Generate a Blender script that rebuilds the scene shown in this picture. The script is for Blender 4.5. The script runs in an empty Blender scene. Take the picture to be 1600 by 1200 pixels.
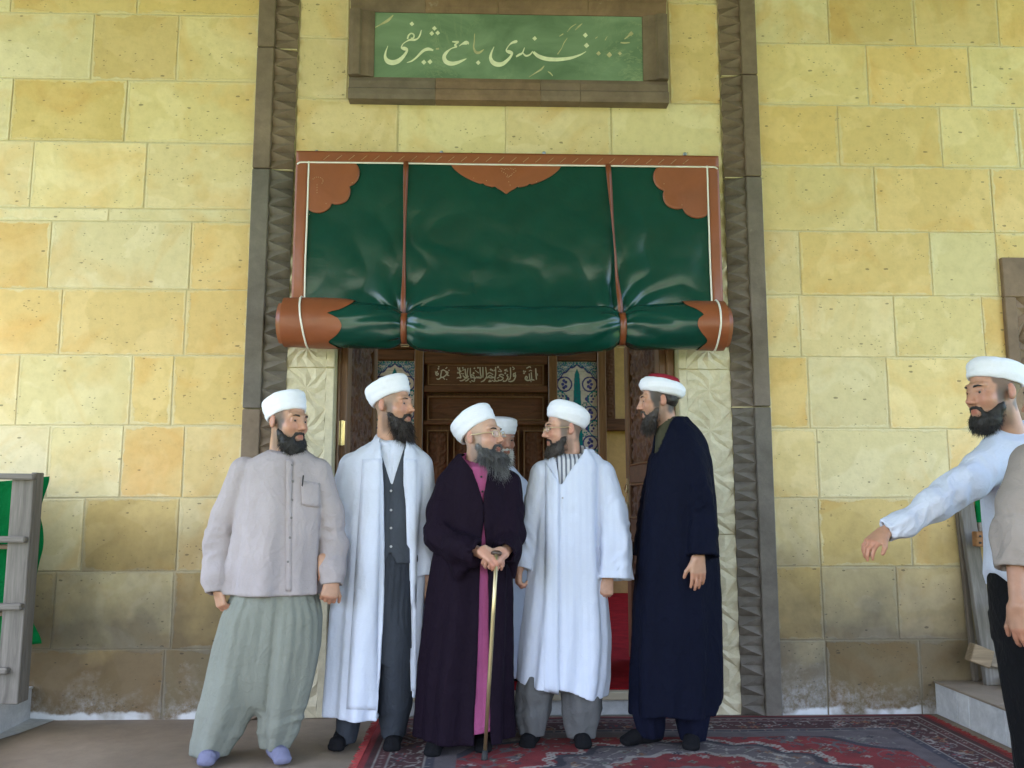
import bpy, bmesh, math, random
import numpy as np
from mathutils import Vector, Matrix

random.seed(7)
np.random.seed(7)
SC = bpy.context.scene
COL = SC.collection
R = math.radians

# ------------------------------------------------------------------ camera
F_PX, PITCH, YAW = 1386.0, R(7.7), R(1.8)
CAM = np.array([0.0, -5.25, 1.2])
cam = bpy.data.cameras.new('camera')
cam.sensor_width = 36.0
cam.lens = 36.0 * F_PX / 1600.0
cam.clip_start = 0.05
cam.clip_end = 2000
cam_o = bpy.data.objects.new('camera', cam)
COL.objects.link(cam_o)
cam_o.location = CAM
cam_o.rotation_euler = (math.pi / 2 + PITCH, 0, -YAW)
SC.camera = cam_o

# ------------------------------------------------------------------ sky, sun, exposure
SUN_EL, SUN_AZ = R(63), R(205)      # azimuth: the compass direction the light comes from, clockwise from +y
world = bpy.data.worlds.new('World')
SC.world = world
world.use_nodes = True
wn = world.node_tree
sky = wn.nodes.new('ShaderNodeTexSky')
sky.sky_type = 'NISHITA'
sky.sun_disc = False
sky.sun_elevation = SUN_EL
sky.sun_rotation = SUN_AZ
sky.air_density = 1.0
sky.dust_density = 2.5
bgn = wn.nodes['Background']
bgn.inputs['Strength'].default_value = 0.15
wn.links.new(sky.outputs[0], bgn.inputs[0])
sun = bpy.data.lights.new('sun', 'SUN')
sun.energy = 3.0
sun.angle = R(0.5)
sun.color = (1.0, 0.95, 0.87)
sun_o = bpy.data.objects.new('sun', sun)
COL.objects.link(sun_o)
sd = Vector((math.sin(SUN_AZ) * math.cos(SUN_EL), math.cos(SUN_AZ) * math.cos(SUN_EL), math.sin(SUN_EL)))
sun_o.rotation_euler = sd.to_track_quat('Z', 'Y').to_euler()
sun_o.location = (0, -12, 20)
SC.view_settings.view_transform = 'Standard'
SC.view_settings.look = 'None'
SC.view_settings.gamma = 1.0
SC.view_settings.use_curve_mapping = False
SC.view_settings.exposure = 2.95
SC.render.engine = 'CYCLES'
SC.cycles.use_denoising = True
SC.cycles.max_bounces = 8
SC.cycles.diffuse_bounces = 5
SC.cycles.sample_clamp_indirect = 6.0
SC.cycles.caustics_reflective = False
SC.cycles.caustics_refractive = False

# ------------------------------------------------------------------ pixel -> place (photo pixels, 1600 x 1200)
_f = np.array([math.sin(YAW) * math.cos(PITCH), math.cos(YAW) * math.cos(PITCH), math.sin(PITCH)])
_r = np.array([math.cos(YAW), -math.sin(YAW), 0.0])
_u = np.cross(_r, _f)
def ray(px, py):
    return _r * ((px - 800) / F_PX) - _u * ((py - 600) / F_PX) + _f
def at_y(px, py, Y):
    d = ray(px, py)
    return CAM + d * ((Y - CAM[1]) / d[1])
def at_z(px, py, Z):
    d = ray(px, py)
    return CAM + d * ((Z - CAM[2]) / d[2])
def at_x(px, py, X):
    d = ray(px, py)
    return CAM + d * ((X - CAM[0]) / d[0])

# ------------------------------------------------------------------ objects
def tag(o, label=None, cat=None, group=None, kind=None):
    if label: o['label'] = label
    if cat: o['category'] = cat
    if group: o['group'] = group
    if kind: o['kind'] = kind
    return o
def origin_of(p):
    v = np.zeros(3)
    while p is not None:
        v += np.array(p.location)
        p = p.parent
    return v
def thing(name, loc, label, cat, group=None):
    o = bpy.data.objects.new(name, None)
    o.empty_display_size = 0.1
    o.location = loc
    COL.objects.link(o)
    return tag(o, label, cat, group)
def mesh_np(name, V, Fs, smooth=False):
    """V (n,3); Fs list of face arrays, each (m,k)"""
    me = bpy.data.meshes.new(name)
    V = np.asarray(V, dtype=np.float32)
    me.vertices.add(len(V))
    me.vertices.foreach_set('co', V.ravel())
    Fs = [np.asarray(f, dtype=np.int32) for f in Fs if len(f)]
    nl = sum(f.size for f in Fs); nf = sum(len(f) for f in Fs)
    me.loops.add(nl); me.polygons.add(nf)
    me.loops.foreach_set('vertex_index', np.concatenate([f.ravel() for f in Fs]))
    st, off = [], 0
    for f in Fs:
        st.append(off + np.arange(len(f)) * f.shape[1]); off += f.size
    me.polygons.foreach_set('loop_start', np.concatenate(st).astype(np.int32))
    me.polygons.foreach_set('use_smooth', np.full(nf, smooth))
    me.update(calc_edges=True)
    return me
def link(name, me, mat, parent=None, loc=None):
    o = bpy.data.objects.new(name, me)
    COL.objects.link(o)
    if mat is not None:
        for m in (mat if isinstance(mat, (list, tuple)) else [mat]):
            me.materials.append(m)
    if parent is not None: o.parent = parent
    if loc is not None: o.location = loc
    return o
def vcol(me, C, name='Col'):
    a = me.color_attributes.new(name, 'FLOAT_COLOR', 'POINT')
    C = np.asarray(C, dtype=np.float32)
    if C.shape[1] == 3: C = np.concatenate([C, np.ones((len(C), 1), np.float32)], 1)
    a.data.foreach_set('color', C.ravel())

class MB:
    """collects simple shapes in world metres into one mesh"""
    def __init__(s): s.v = []; s.f = []
    def add(s, vs, fs):
        n = len(s.v); s.v += [tuple(map(float, v)) for v in vs]; s.f += [tuple(i + n for i in f) for f in fs]; return s
    def box(s, lo, hi, bev=0.0):
        x0, y0, z0 = lo; x1, y1, z1 = hi
        if bev <= 0:
            return s.add([(x0,y0,z0),(x1,y0,z0),(x1,y1,z0),(x0,y1,z0),(x0,y0,z1),(x1,y0,z1),(x1,y1,z1),(x0,y1,z1)],
                         [(0,3,2,1),(4,5,6,7),(0,1,5,4),(1,2,6,5),(2,3,7,6),(3,0,4,7)])
        bm = bmesh.new()
        bmesh.ops.create_cube(bm, size=1)
        for v in bm.verts:
            v.co = ((x0+x1)/2 + v.co.x*(x1-x0), (y0+y1)/2 + v.co.y*(y1-y0), (z0+z1)/2 + v.co.z*(z1-z0))
        bmesh.ops.bevel(bm, geom=bm.edges[:], offset=bev, segments=1, affect='EDGES')
        return s.bm(bm)
    def bm(s, bm):
        bm.verts.index_update()
        s.add([v.co[:] for v in bm.verts], [[v.index for v in f.verts] for f in bm.faces]); bm.free(); return s
    def beam(s, a, b, w, t, up=(0, -1, 0), bev=0.004):
        """board from a to b: w wide across, t thick along 'up'"""
        a = Vector(a); b = Vector(b); d = b - a; L = d.length; d.normalize()
        n = Vector(up); n = (n - d * n.dot(d)).normalized(); q = d.cross(n)
        m = MB().box((-w/2, -t/2, 0), (w/2, t/2, L), bev)
        vs = [a + q * v[0] + n * v[1] + d * v[2] for v in m.v]
        return s.add(vs, m.f)
    def tube(s, pts, r, n=8, closed=False, caps=True):
        P = [Vector(p) for p in pts]; m = len(P)
        rr = r if isinstance(r, (list, tuple)) else [r] * m
        vs, fs = [], []
        prev = None
        for i, p in enumerate(P):
            if closed: t = P[(i+1) % m] - P[i-1]
            else: t = P[min(i+1, m-1)] - P[max(i-1, 0)]
            t.normalize()
            if prev is None:
                a = Vector((0, 0, 1)) if abs(t.z) < 0.9 else Vector((1, 0, 0))
                nrm = t.cross(a).normalized()
            else: nrm = (prev - t * prev.dot(t)).normalized()
            prev = nrm; bi = t.cross(nrm)
            for k in range(n):
                an = 2 * math.pi * k / n
                vs.append(p + (nrm * math.cos(an) + bi * math.sin(an)) * rr[i])
        seg = m if closed else m - 1
        for i in range(seg):
            j = (i + 1) % m
            for k in range(n):
                l = (k + 1) % n
                fs.append((i*n+k, i*n+l, j*n+l, j*n+k))
        if caps and not closed:
            fs.append(tuple(range(n-1, -1, -1))); fs.append(tuple((m-1)*n + k for k in range(n)))
        return s.add(vs, fs)
    def obj(s, name, mat, parent=None, smooth=False, own=None):
        """own: give the mesh its own origin there (world)"""
        base = origin_of(parent) if parent is not None else np.zeros(3)
        o0 = np.array(own) if own is not None else base
        me = bpy.data.meshes.new(name)
        me.from_pydata([(v[0]-o0[0], v[1]-o0[1], v[2]-o0[2]) for v in s.v], [], s.f)
        if smooth: me.polygons.foreach_set('use_smooth', [True] * len(me.polygons))
        return link(name, me, mat, parent, tuple(o0 - base) if own is not None else None)

def grid_faces(nu, nv, wrap_u=False):
    """vertices index = j*nu + i"""
    i = np.arange(nu if wrap_u else nu - 1); j = np.arange(nv - 1)
    I, J = np.meshgrid(i, j); I = I.ravel(); J = J.ravel(); I2 = (I + 1) % nu
    return np.stack([J*nu+I, J*nu+I2, (J+1)*nu+I2, (J+1)*nu+I], 1)

# ------------------------------------------------------------------ numpy noise
def _h(i, j, k):
    n = (i.astype(np.int64) * 374761393 + j.astype(np.int64) * 668265263 + k.astype(np.int64) * 2147483647) & 0x7fffffff
    n = ((n ^ (n >> 13)) * 1274126177) & 0x7fffffff
    n = ((n ^ (n >> 15)) * 2246822519) & 0x7fffffff
    return ((n ^ (n >> 16)) & 0xffff) / 32767.5 - 1.0
def vnoise(P):
    P = np.asarray(P, dtype=np.float64)
    i = np.floor(P).astype(np.int64); f = P - i; f = f * f * (3 - 2 * f)
    r = 0
    for a in (0, 1):
        for b in (0, 1):
            for c in (0, 1):
                w = (f[:, 0] if a else 1 - f[:, 0]) * (f[:, 1] if b else 1 - f[:, 1]) * (f[:, 2] if c else 1 - f[:, 2])
                r = r + w * _h(i[:, 0] + a, i[:, 1] + b, i[:, 2] + c)
    return r
def fbm(P, o=3):
    P = np.asarray(P); s = 0; a = 1.0
    for k in range(o):
        s = s + a * vnoise(P * (2 ** k) + 17.3 * k); a *= 0.5
    return s
def sstep(a, b, x):
    t = np.clip((x - a) / (b - a), 0, 1); return t * t * (3 - 2 * t)

# ------------------------------------------------------------------ materials
class NT:
    def __init__(s, name):
        s.m = bpy.data.materials.new(name); s.m.use_nodes = True
        s.t = s.m.node_tree; s.b = s.t.nodes['Principled BSDF']
    def n(s, typ, **kw):
        nd = s.t.nodes.new(typ)
        for k, v in kw.items():
            if k.startswith('_'): nd.inputs[k[1:].replace('_', ' ')].default_value = v
            else: setattr(nd, k, v)
        return nd
    def l(s, a, b): s.t.links.new(a, b)
    def coord(s, out='Object', scale=(1, 1, 1)):
        tc = s.n('ShaderNodeTexCoord'); mp = s.n('ShaderNodeMapping'); mp.inputs['Scale'].default_value = scale
        s.l(tc.outputs[out], mp.inputs['Vector']); return mp.outputs[0]
    def wpos(s, scale=(1, 1, 1)):
        g = s.n('ShaderNodeNewGeometry'); mp = s.n('ShaderNodeMapping'); mp.inputs['Scale'].default_value = scale
        s.l(g.outputs['Position'], mp.inputs['Vector']); return mp.outputs[0]
    def noise(s, vec, scale, detail=4, rough=0.55, dist=0.0, out='Fac'):
        nd = s.n('ShaderNodeTexNoise'); s.l(vec, nd.inputs['Vector'])
        nd.inputs['Scale'].default_value = scale; nd.inputs['Detail'].default_value = detail
        nd.inputs['Roughness'].default_value = rough; nd.inputs['Distortion'].default_value = dist
        return nd.outputs[out]
    def ramp(s, fac, stops, interp='LINEAR'):
        nd = s.n('ShaderNodeValToRGB'); cr = nd.color_ramp; cr.interpolation = interp
        while len(cr.elements) < len(stops): cr.elements.new(0.5)
        for e, (p, c) in zip(cr.elements, stops):
            e.position = p; e.color = (c, c, c, 1) if isinstance(c, (int, float)) else (*c, 1)
        s.l(fac, nd.inputs[0]); return nd.outputs[0]
    def mix(s, fac, a, b, blend='MIX'):
        nd = s.n('ShaderNodeMix', data_type='RGBA', blend_type=blend)
        for sock, v in ((nd.inputs[0], fac), (nd.inputs[6], a), (nd.inputs[7], b)):
            if isinstance(v, (int, float)): sock.default_value = v
            elif isinstance(v, (tuple, list)): sock.default_value = (*v, 1) if len(v) == 3 else v
            else: s.l(v, sock)
        return nd.outputs[2]
    def math(s, op, a, b=None, clamp=False):
        nd = s.n('ShaderNodeMath', operation=op); nd.use_clamp = clamp
        for i, v in enumerate((a, b)):
            if v is None: continue
            if isinstance(v, (int, float)): nd.inputs[i].default_value = v
            else: s.l(v, nd.inputs[i])
        return nd.outputs[0]
    def bump(s, h, strength=0.3, dist=0.01, prev=None):
        nd = s.n('ShaderNodeBump'); s.l(h, nd.inputs['Height'])
        nd.inputs['Strength'].default_value = strength; nd.inputs['Distance'].default_value = dist
        if prev is not None: s.l(prev, nd.inputs['Normal'])
        return nd.outputs[0]
    def out(s, col=None, rough=None, normal=None, **kw):
        for nm, v in (('Base Color', col), ('Roughness', rough), ('Normal', normal)):
            if v is None: continue
            if isinstance(v, (int, float)): s.b.inputs[nm].default_value = v
            elif isinstance(v, tuple): s.b.inputs[nm].default_value = (*v, 1)
            else: s.l(v, s.b.inputs[nm])
        for k, v in kw.items(): s.b.inputs[k.replace('_', ' ')].default_value = v
        return s.m

def m_plain(name, col, rough=0.6, var=0.12, scale=12, bump=0.15, bdist=0.004, stretch=(1, 1, 1), **kw):
    t = NT(name); c = t.coord('Object', stretch)
    n = t.noise(c, scale, 5)
    lo = tuple(x * (1 - var) for x in col); hi = tuple(min(1, x * (1 + var)) for x in col)
    cc = t.ramp(n, [(0.3, lo), (0.7, hi)])
    n2 = t.noise(c, scale * 8, 3)
    return t.out(cc, rough, t.bump(n2, bump, bdist), **kw)

def m_cloth(name, col, rough=0.85, var=0.06, weave=420, wb=0.25, stripes=None, sheen=0.0, crease=1.0):
    t = NT(name); c = t.coord('Object')
    n = t.noise(c, 5, 4)
    lo = tuple(x * (1 - var) for x in col); hi = tuple(min(1, x * (1 + var)) for x in col)
    cc = t.ramp(n, [(0.3, lo), (0.7, hi)])
    slub = t.noise(t.coord('Object', (1, 1, 8)), 60, 3)
    cc = t.mix(0.10, cc, t.ramp(slub, [(0.35, tuple(x * 0.75 for x in col)), (0.65, tuple(min(1, x * 1.15) for x in col))]))
    if stripes:
        w = t.n('ShaderNodeTexWave', wave_type='BANDS', bands_direction='X'); t.l(t.coord('Object'), w.inputs['Vector'])
        w.inputs['Scale'].default_value = stripes[0]; w.inputs['Distortion'].default_value = 0.3
        cc = t.mix(t.ramp(w.outputs['Fac'], [(0.55, 0), (0.65, 1)]), cc, stripes[1])
    wv = t.noise(c, weave, 2)
    cr = t.noise(c, 16, 4, 0.6, 0.6)
    k1 = t.math('ABSOLUTE', t.math('SUBTRACT', t.noise(t.coord('Object', (1, 1, 0.55)), 7.5, 2, 0.5, 0.8), 0.5))
    k2 = t.math('ABSOLUTE', t.math('SUBTRACT', t.noise(t.coord('Object', (1, 1, 0.8)), 15, 2, 0.5, 0.8), 0.5))
    kr = t.math('ADD', t.ramp(k1, [(0.0, 1), (0.10, 0)]), t.math('MULTIPLY', t.ramp(k2, [(0.0, 1), (0.08, 0)]), 0.5))
    nm = t.bump(wv, wb, 0.0012)
    nm = t.bump(cr, 0.30, 0.012, nm)
    nm = t.bump(kr, 0.28 * crease, 0.010, nm)
    t.b.inputs['Sheen Weight'].default_value = sheen
    t.b.inputs['Specular IOR Level'].default_value = 0.10
    return t.out(cc, rough, nm)

# yellow sandstone blocks: tint per block (object colour), pits, worn patches, smeared joints, damp and salt at the foot of the wall
def m_sandstone():
    t = NT('sandstone'); w = t.wpos()
    oi = t.n('ShaderNodeObjectInfo'); base = oi.outputs['Color']
    rnd = t.n('ShaderNodeVectorMath', operation='ADD'); t.l(w, rnd.inputs[0])
    sc_ = t.math('MULTIPLY', oi.outputs['Random'], 37.0)
    cx = t.n('ShaderNodeCombineXYZ'); t.l(sc_, cx.inputs[0]); t.l(sc_, cx.inputs[2]); t.l(cx.outputs[0], rnd.inputs[1])
    p = rnd.outputs[0]
    patch = t.ramp(t.noise(p, 2.6, 3, 0.5, 0.8), [(0.50, 0), (0.535, 1)])
    c1 = t.mix(t.math('MULTIPLY', patch, 0.40), base, t.mix(1.0, base, (1.18, 1.22, 1.42), 'MULTIPLY'))
    patch2 = t.ramp(t.noise(p, 1.9, 4, 0.55, 1.2), [(0.50, 0), (0.66, 1)])
    c1 = t.mix(t.math('MULTIPLY', patch2, 0.60), c1, t.mix(1.0, base, (0.97, 0.80, 0.60), 'MULTIPLY'))
    mott = t.noise(p, 14, 6, 0.7)
    c1 = t.mix(0.55, c1, t.mix(1.0, c1, t.ramp(mott, [(0.25, 0.74), (0.5, 0.98), (0.75, 1.12)]), 'MULTIPLY'))
    # dark pits, mostly flat lens shapes
    pv = t.n('ShaderNodeTexVoronoi'); t.l(t.wpos((1, 1, 2.2)), pv.inputs['Vector']); pv.inputs['Scale'].default_value = 17; pv.inputs['Randomness'].default_value = 1
    gate = t.ramp(t.noise(w, 4.5, 2), [(0.50, 0), (0.56, 1)])
    sep = t.n('ShaderNodeSeparateColor'); t.l(pv.outputs['Color'], sep.inputs[0])
    size = t.math('MULTIPLY', t.math('POWER', sep.outputs[0], 8.0), 0.24)
    dj = t.math('ADD', pv.outputs['Distance'], t.math('MULTIPLY', t.math('SUBTRACT', t.noise(w, 45, 4), 0.5), 0.34))
    pit = t.math('MULTIPLY', t.math('LESS_THAN', dj, size), 0.62)
    pv2 = t.n('ShaderNodeTexVoronoi'); t.l(t.wpos((1, 1, 1.6)), pv2.inputs['Vector']); pv2.inputs['Scale'].default_value = 42
    sep2 = t.n('ShaderNodeSeparateColor'); t.l(pv2.outputs['Color'], sep2.inputs[0])
    pit2 = t.math('MULTIPLY', t.math('MULTIPLY', t.math('LESS_THAN', pv2.outputs['Distance'], t.math('MULTIPLY', t.math('POWER', sep2.outputs[1], 7.0), 0.26)), gate), 0.6)
    pits = t.math('MAXIMUM', pit, pit2)
    c1 = t.mix(pits, c1, (0.10, 0.075, 0.04))
    # mortar smeared over the edges (uv in metres from the block centre, second uv = half size)
    u1 = t.n('ShaderNodeUVMap', uv_map='UVMap'); u2 = t.n('ShaderNodeUVMap', uv_map='size')
    ab = t.n('ShaderNodeVectorMath', operation='ABSOLUTE'); t.l(u1.outputs[0], ab.inputs[0])
    df = t.n('ShaderNodeVectorMath', operation='SUBTRACT'); t.l(u2.outputs[0], df.inputs[0]); t.l(ab.outputs[0], df.inputs[1])
    sx = t.n('ShaderNodeSeparateXYZ'); t.l(df.outputs[0], sx.inputs[0])
    ed = t.math('MINIMUM', sx.outputs[0], sx.outputs[1])
    wob = t.math('MULTIPLY', t.math('SUBTRACT', t.noise(w, 5.5, 6, 0.68), 0.42), 0.105)
    sm = t.math('SUBTRACT', wob, ed)
    smear = t.ramp(t.math('ADD', t.math('MULTIPLY', sm, 60.0), 0.48), [(0.15, 0), (0.6, 1)])
    mcol = t.ramp(t.noise(w, 30, 4), [(0.3, (0.56, 0.48, 0.28)), (0.7, (0.66, 0.585, 0.38))])
    c1 = t.mix(t.math('MULTIPLY', smear, t.ramp(t.noise(w, 1.6, 3), [(0.35, 0.25), (0.65, 0.75)])), c1, mcol)
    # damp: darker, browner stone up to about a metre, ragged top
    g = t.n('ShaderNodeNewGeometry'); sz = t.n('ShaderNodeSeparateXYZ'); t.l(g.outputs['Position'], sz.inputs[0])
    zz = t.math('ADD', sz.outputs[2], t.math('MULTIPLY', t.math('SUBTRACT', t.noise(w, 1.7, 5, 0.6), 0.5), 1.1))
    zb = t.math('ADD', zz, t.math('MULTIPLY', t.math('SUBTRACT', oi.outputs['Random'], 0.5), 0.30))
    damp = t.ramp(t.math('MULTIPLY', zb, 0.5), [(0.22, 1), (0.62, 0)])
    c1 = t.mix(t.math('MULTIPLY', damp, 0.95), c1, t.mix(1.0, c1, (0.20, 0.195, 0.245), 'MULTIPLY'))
    salt_h = t.math('SUBTRACT', sz.outputs[2], t.math('MULTIPLY', t.math('SUBTRACT', t.noise(w, 1.7, 8, 0.70, 0.7), 0.45), 0.95))
    salt = t.ramp(t.math('ADD', salt_h, 0.5), [(0.40, 1), (0.62, 0)])
    salt = t.math('MULTIPLY', salt, t.ramp(t.noise(w, 26, 6, 0.75), [(0.42, 0.03), (0.70, 0.60)]))
    c1 = t.mix(salt, c1, (0.52, 0.52, 0.54))
    crust = t.ramp(t.math('ADD', t.math('SUBTRACT', sz.outputs[2], t.math('MULTIPLY', t.noise(w, 9, 4, 0.6), 0.075)), 0.5), [(0.49, 1), (0.505, 0)])
    c1 = t.mix(t.math('MULTIPLY', crust, t.ramp(t.noise(w, 3, 3), [(0.40, 0), (0.5, 0.85)])), c1, (0.66, 0.67, 0.70))
    h = t.math('SUBTRACT', t.math('ADD', t.math('MULTIPLY', t.noise(w, 90, 5, 0.7), 0.30), t.math('MULTIPLY', smear, 0.5)), pits)
    nm = t.bump(h, 0.55, 0.006)
    nm = t.bump(t.noise(w, 6, 3), 0.35, 0.02, nm)
    return t.out(c1, 0.88, nm)

def m_stone(name, c_lo, c_hi, scale=5, rough=0.85, pits=True, salt=None, tint=False, damp=False):
    t = NT(name); w = t.wpos()
    n = t.noise(w, scale, 6, 0.65, 0.4)
    c = t.ramp(n, [(0.28, c_lo), (0.72, c_hi)])
    if tint:
        oi = t.n('ShaderNodeObjectInfo'); c = t.mix(1.0, c, oi.outputs['Color'], 'MULTIPLY')
    c = t.mix(0.4, c, t.mix(1.0, c, t.ramp(t.noise(w, scale * 7, 5, 0.7), [(0.3, 0.7), (0.7, 1.25)]), 'MULTIPLY'))
    if salt:
        sp = t.ramp(t.noise(w, 9, 6, 0.7), [(0.66, 0), (0.74, 1)])
        c = t.mix(t.math('MULTIPLY', sp, 0.45), c, salt)
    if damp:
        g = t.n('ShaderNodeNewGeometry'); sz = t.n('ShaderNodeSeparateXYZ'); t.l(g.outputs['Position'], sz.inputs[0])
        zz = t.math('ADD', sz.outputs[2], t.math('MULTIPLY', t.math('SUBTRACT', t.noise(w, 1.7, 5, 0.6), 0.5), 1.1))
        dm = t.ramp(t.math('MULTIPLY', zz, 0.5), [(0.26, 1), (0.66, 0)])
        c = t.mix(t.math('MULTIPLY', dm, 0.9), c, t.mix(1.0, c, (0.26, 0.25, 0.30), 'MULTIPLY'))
    h = t.noise(w, 70, 5, 0.7)
    return t.out(c, rough, t.bump(h, 0.45, 0.004))

def m_wood(name, c1, c2, axis='Z', rough=0.5, scale=1.0, coat=0.0, tint=False):
    t = NT(name)
    st = {'Z': (14, 14, 0.9), 'X': (0.9, 14, 14), 'Y': (14, 0.9, 14)}[axis]
    c = t.wpos(tuple(s * scale for s in st))
    g = t.noise(c, 1.6, 6, 0.62, 1.4)
    cc = t.ramp(g, [(0.25, c1), (0.5, tuple((a + b) / 2 for a, b in zip(c1, c2))), (0.75, c2)])
    if tint:
        oi = t.n('ShaderNodeObjectInfo'); cc = t.mix(1.0, cc, oi.outputs['Color'], 'MULTIPLY')
    fine = t.noise(c, 9, 4, 0.6, 0.5)
    cc = t.mix(0.35, cc, t.mix(1.0, cc, t.ramp(fine, [(0.3, 0.55), (0.6, 1.1)]), 'MULTIPLY'))
    t.b.inputs['Specular IOR Level'].default_value = 0.3; t.b.inputs['Coat Weight'].default_value = coat
    t.b.inputs['Coat Roughness'].default_value = 0.3
    return t.out(cc, rough, t.bump(fine, 0.3, 0.002))

def m_vcol(name, rough=0.9, bump=0.4, bscale=300, bdist=0.002, mult=None, **kw):
    t = NT(name)
    a = t.n('ShaderNodeVertexColor', layer_name='Col')
    c = t.coord('Object')
    cc = t.mix(0.5, a.outputs[0], t.mix(1.0, a.outputs[0], t.ramp(t.noise(c, bscale * 0.4, 3), [(0.3, 0.75), (0.7, 1.2)]), 'MULTIPLY'))
    return t.out(cc, rough, t.bump(t.noise(c, bscale, 3), bump, bdist), **kw)

MAT = {}
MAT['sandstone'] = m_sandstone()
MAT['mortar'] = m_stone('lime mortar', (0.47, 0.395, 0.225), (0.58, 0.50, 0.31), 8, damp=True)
MAT['basalt'] = m_stone('brown tuff', (0.092, 0.074, 0.059), (0.195, 0.160, 0.128), 3.0, 0.8, salt=(0.34, 0.29, 0.24), tint=True)
MAT['cream'] = m_stone('cream carved stone', (0.46, 0.40, 0.27), (0.62, 0.56, 0.41), 4, 0.8)
MAT['floor'] = m_stone('worn floor screed', (0.155, 0.117, 0.085), (0.300, 0.234, 0.175), 1.1, 0.7)
MAT['white_stone'] = m_stone('whitewashed stone', (0.36, 0.36, 0.37), (0.60, 0.60, 0.60), 5, 0.85)
MAT['plaster'] = m_stone('yellow plaster', (0.42, 0.25, 0.09), (0.52, 0.32, 0.125), 2, 0.85)
MAT['porch_ceiling'] = m_stone('porch ceiling plaster', (0.13, 0.155, 0.085), (0.18, 0.205, 0.12), 2, 0.9)
MAT['wood_dark'] = m_wood('carved walnut', (0.050, 0.018, 0.007), (0.155, 0.060, 0.025), 'Z', 0.62, coat=0.0)
MAT['wood_dark_x'] = m_wood('carved walnut rail', (0.050, 0.018, 0.007), (0.150, 0.058, 0.025), 'X', 0.6, coat=0.0)
MAT['wood_mid'] = m_wood('varnished wood', (0.09, 0.038, 0.015), (0.22, 0.105, 0.045), 'Z', 0.4, coat=0.3)
MAT['wood_grey'] = m_wood('weathered boards', (0.17, 0.15, 0.13), (0.36, 0.325, 0.29), 'Z', 0.85, tint=True)
MAT['wood_grey_x'] = m_wood('weathered rails', (0.17, 0.15, 0.13), (0.36, 0.325, 0.29), 'X', 0.85, tint=True)
MAT['brass'] = m_plain('brass', (0.75, 0.6, 0.28), 0.3, 0.15, 20, 0.1, Metallic=1.0)
MAT['gold'] = m_plain('gilt metal', (0.62, 0.50, 0.30), 0.32, 0.1, 30, 0.05, Metallic=1.0)
MAT['steel'] = m_plain('zinc screw', (0.4, 0.45, 0.52), 0.35, 0.1, 30, 0.05, Metallic=0.8)
MAT['black'] = m_plain('black rubber', (0.015, 0.015, 0.016), 0.7, 0.2, 30, 0.1)
MAT['carpet_red'] = m_plain('red wool carpet', (0.235, 0.010, 0.013), 1.0, 0.25, 9, 0.5, 0.004, Specular_IOR_Level=0.05)
MAT['grass'] = m_plain('lawn', (0.085, 0.15, 0.03), 0.9, 0.4, 3, 0.5, 0.02)
MAT['paving'] = m_stone('sunlit paving', (0.24, 0.22, 0.18), (0.34, 0.31, 0.25), 2, 0.9)
# ================================================================== GROUND AND PORCH
def sheet(name, x0, x1, y0, y1, z, mat, kind='structure'):
    m = MB(); m.add([(x0, y0, z), (x1, y0, z), (x1, y1, z), (x0, y1, z)], [(0, 1, 2, 3)])
    return tag(m.obj(name, mat), kind=kind)
sheet('ground', -400, 400, -400, 400, -0.010, MAT['grass'])
sheet('courtyard_paving', -9, 9, -15, -7.2, -0.005, MAT['paving'])
sheet('porch_floor', -5.2, 5.2, -7.2, 0.02, 0.0, MAT['floor'])
m = MB().box((-5.2, -6.8, 5.25), (5.2, 0.0, 5.45))
tag(m.obj('porch_ceiling', MAT['porch_ceiling']), kind='structure')
# unseen beam and pillars behind the camera, added to block high sky light
arc = thing('added_porch_front', (0, -6.9, 0), 'added stone beam on square pillars behind the camera, blocking the high sky', 'porch')
MB().box((-5.2, -7.1, 3.15), (5.2, -6.801, 5.45)).obj('beam', MAT['mortar'], arc)
for xx in (-5.0, -2.3, 2.3, 5.0): MB().box((xx - .2, -7.1, 0.001), (xx + .2, -6.801, 3.149), .01).obj('added_pillar', MAT['mortar'], arc)

# ================================================================== FACADE OF STONE BLOCKS
def zrow(px, py): return at_y(px, py, 0)[2]
XL_PIL = (at_y(404, 20, 0)[0] + at_y(390, 550, 0)[0]) / 2          # outer edges of the two pilasters
XR_PIL = (at_y(1175, 20, 0)[0] + at_y(1193, 550, 0)[0] + at_y(1223, 1100, 0)[0]) / 3
XL_IN = (at_y(467, 60, 0)[0] + at_y(448, 600, 0)[0]) / 2           # their inner edges
XR_IN = (at_y(1121, 60, 0)[0] + at_y(1141, 600, 0)[0] + at_y(1159, 1100, 0)[0]) / 3
XL_DOOR = at_y(521, 640, 0)[0]
XR_DOOR = at_y(1061, 620, 0)[0]
Z_HEAD = 2.62
facade = thing('mosque_front_wall', (0, 0, 0), 'long wall of big yellow sandstone blocks with pale joints, damp and salt-stained at its foot', 'wall')
ZT = 5.25
core = MB()
core.box((-5.2, 0.0035, 0), (XL_DOOR, 0.42, ZT)); core.box((XR_DOOR, 0.0035, 0), (5.2, 0.42, ZT)); core.box((XL_DOOR, 0.0036, Z_HEAD), (XR_DOOR, 0.42, ZT))
core.obj('mortar_bed', MAT['mortar'], facade)

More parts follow.
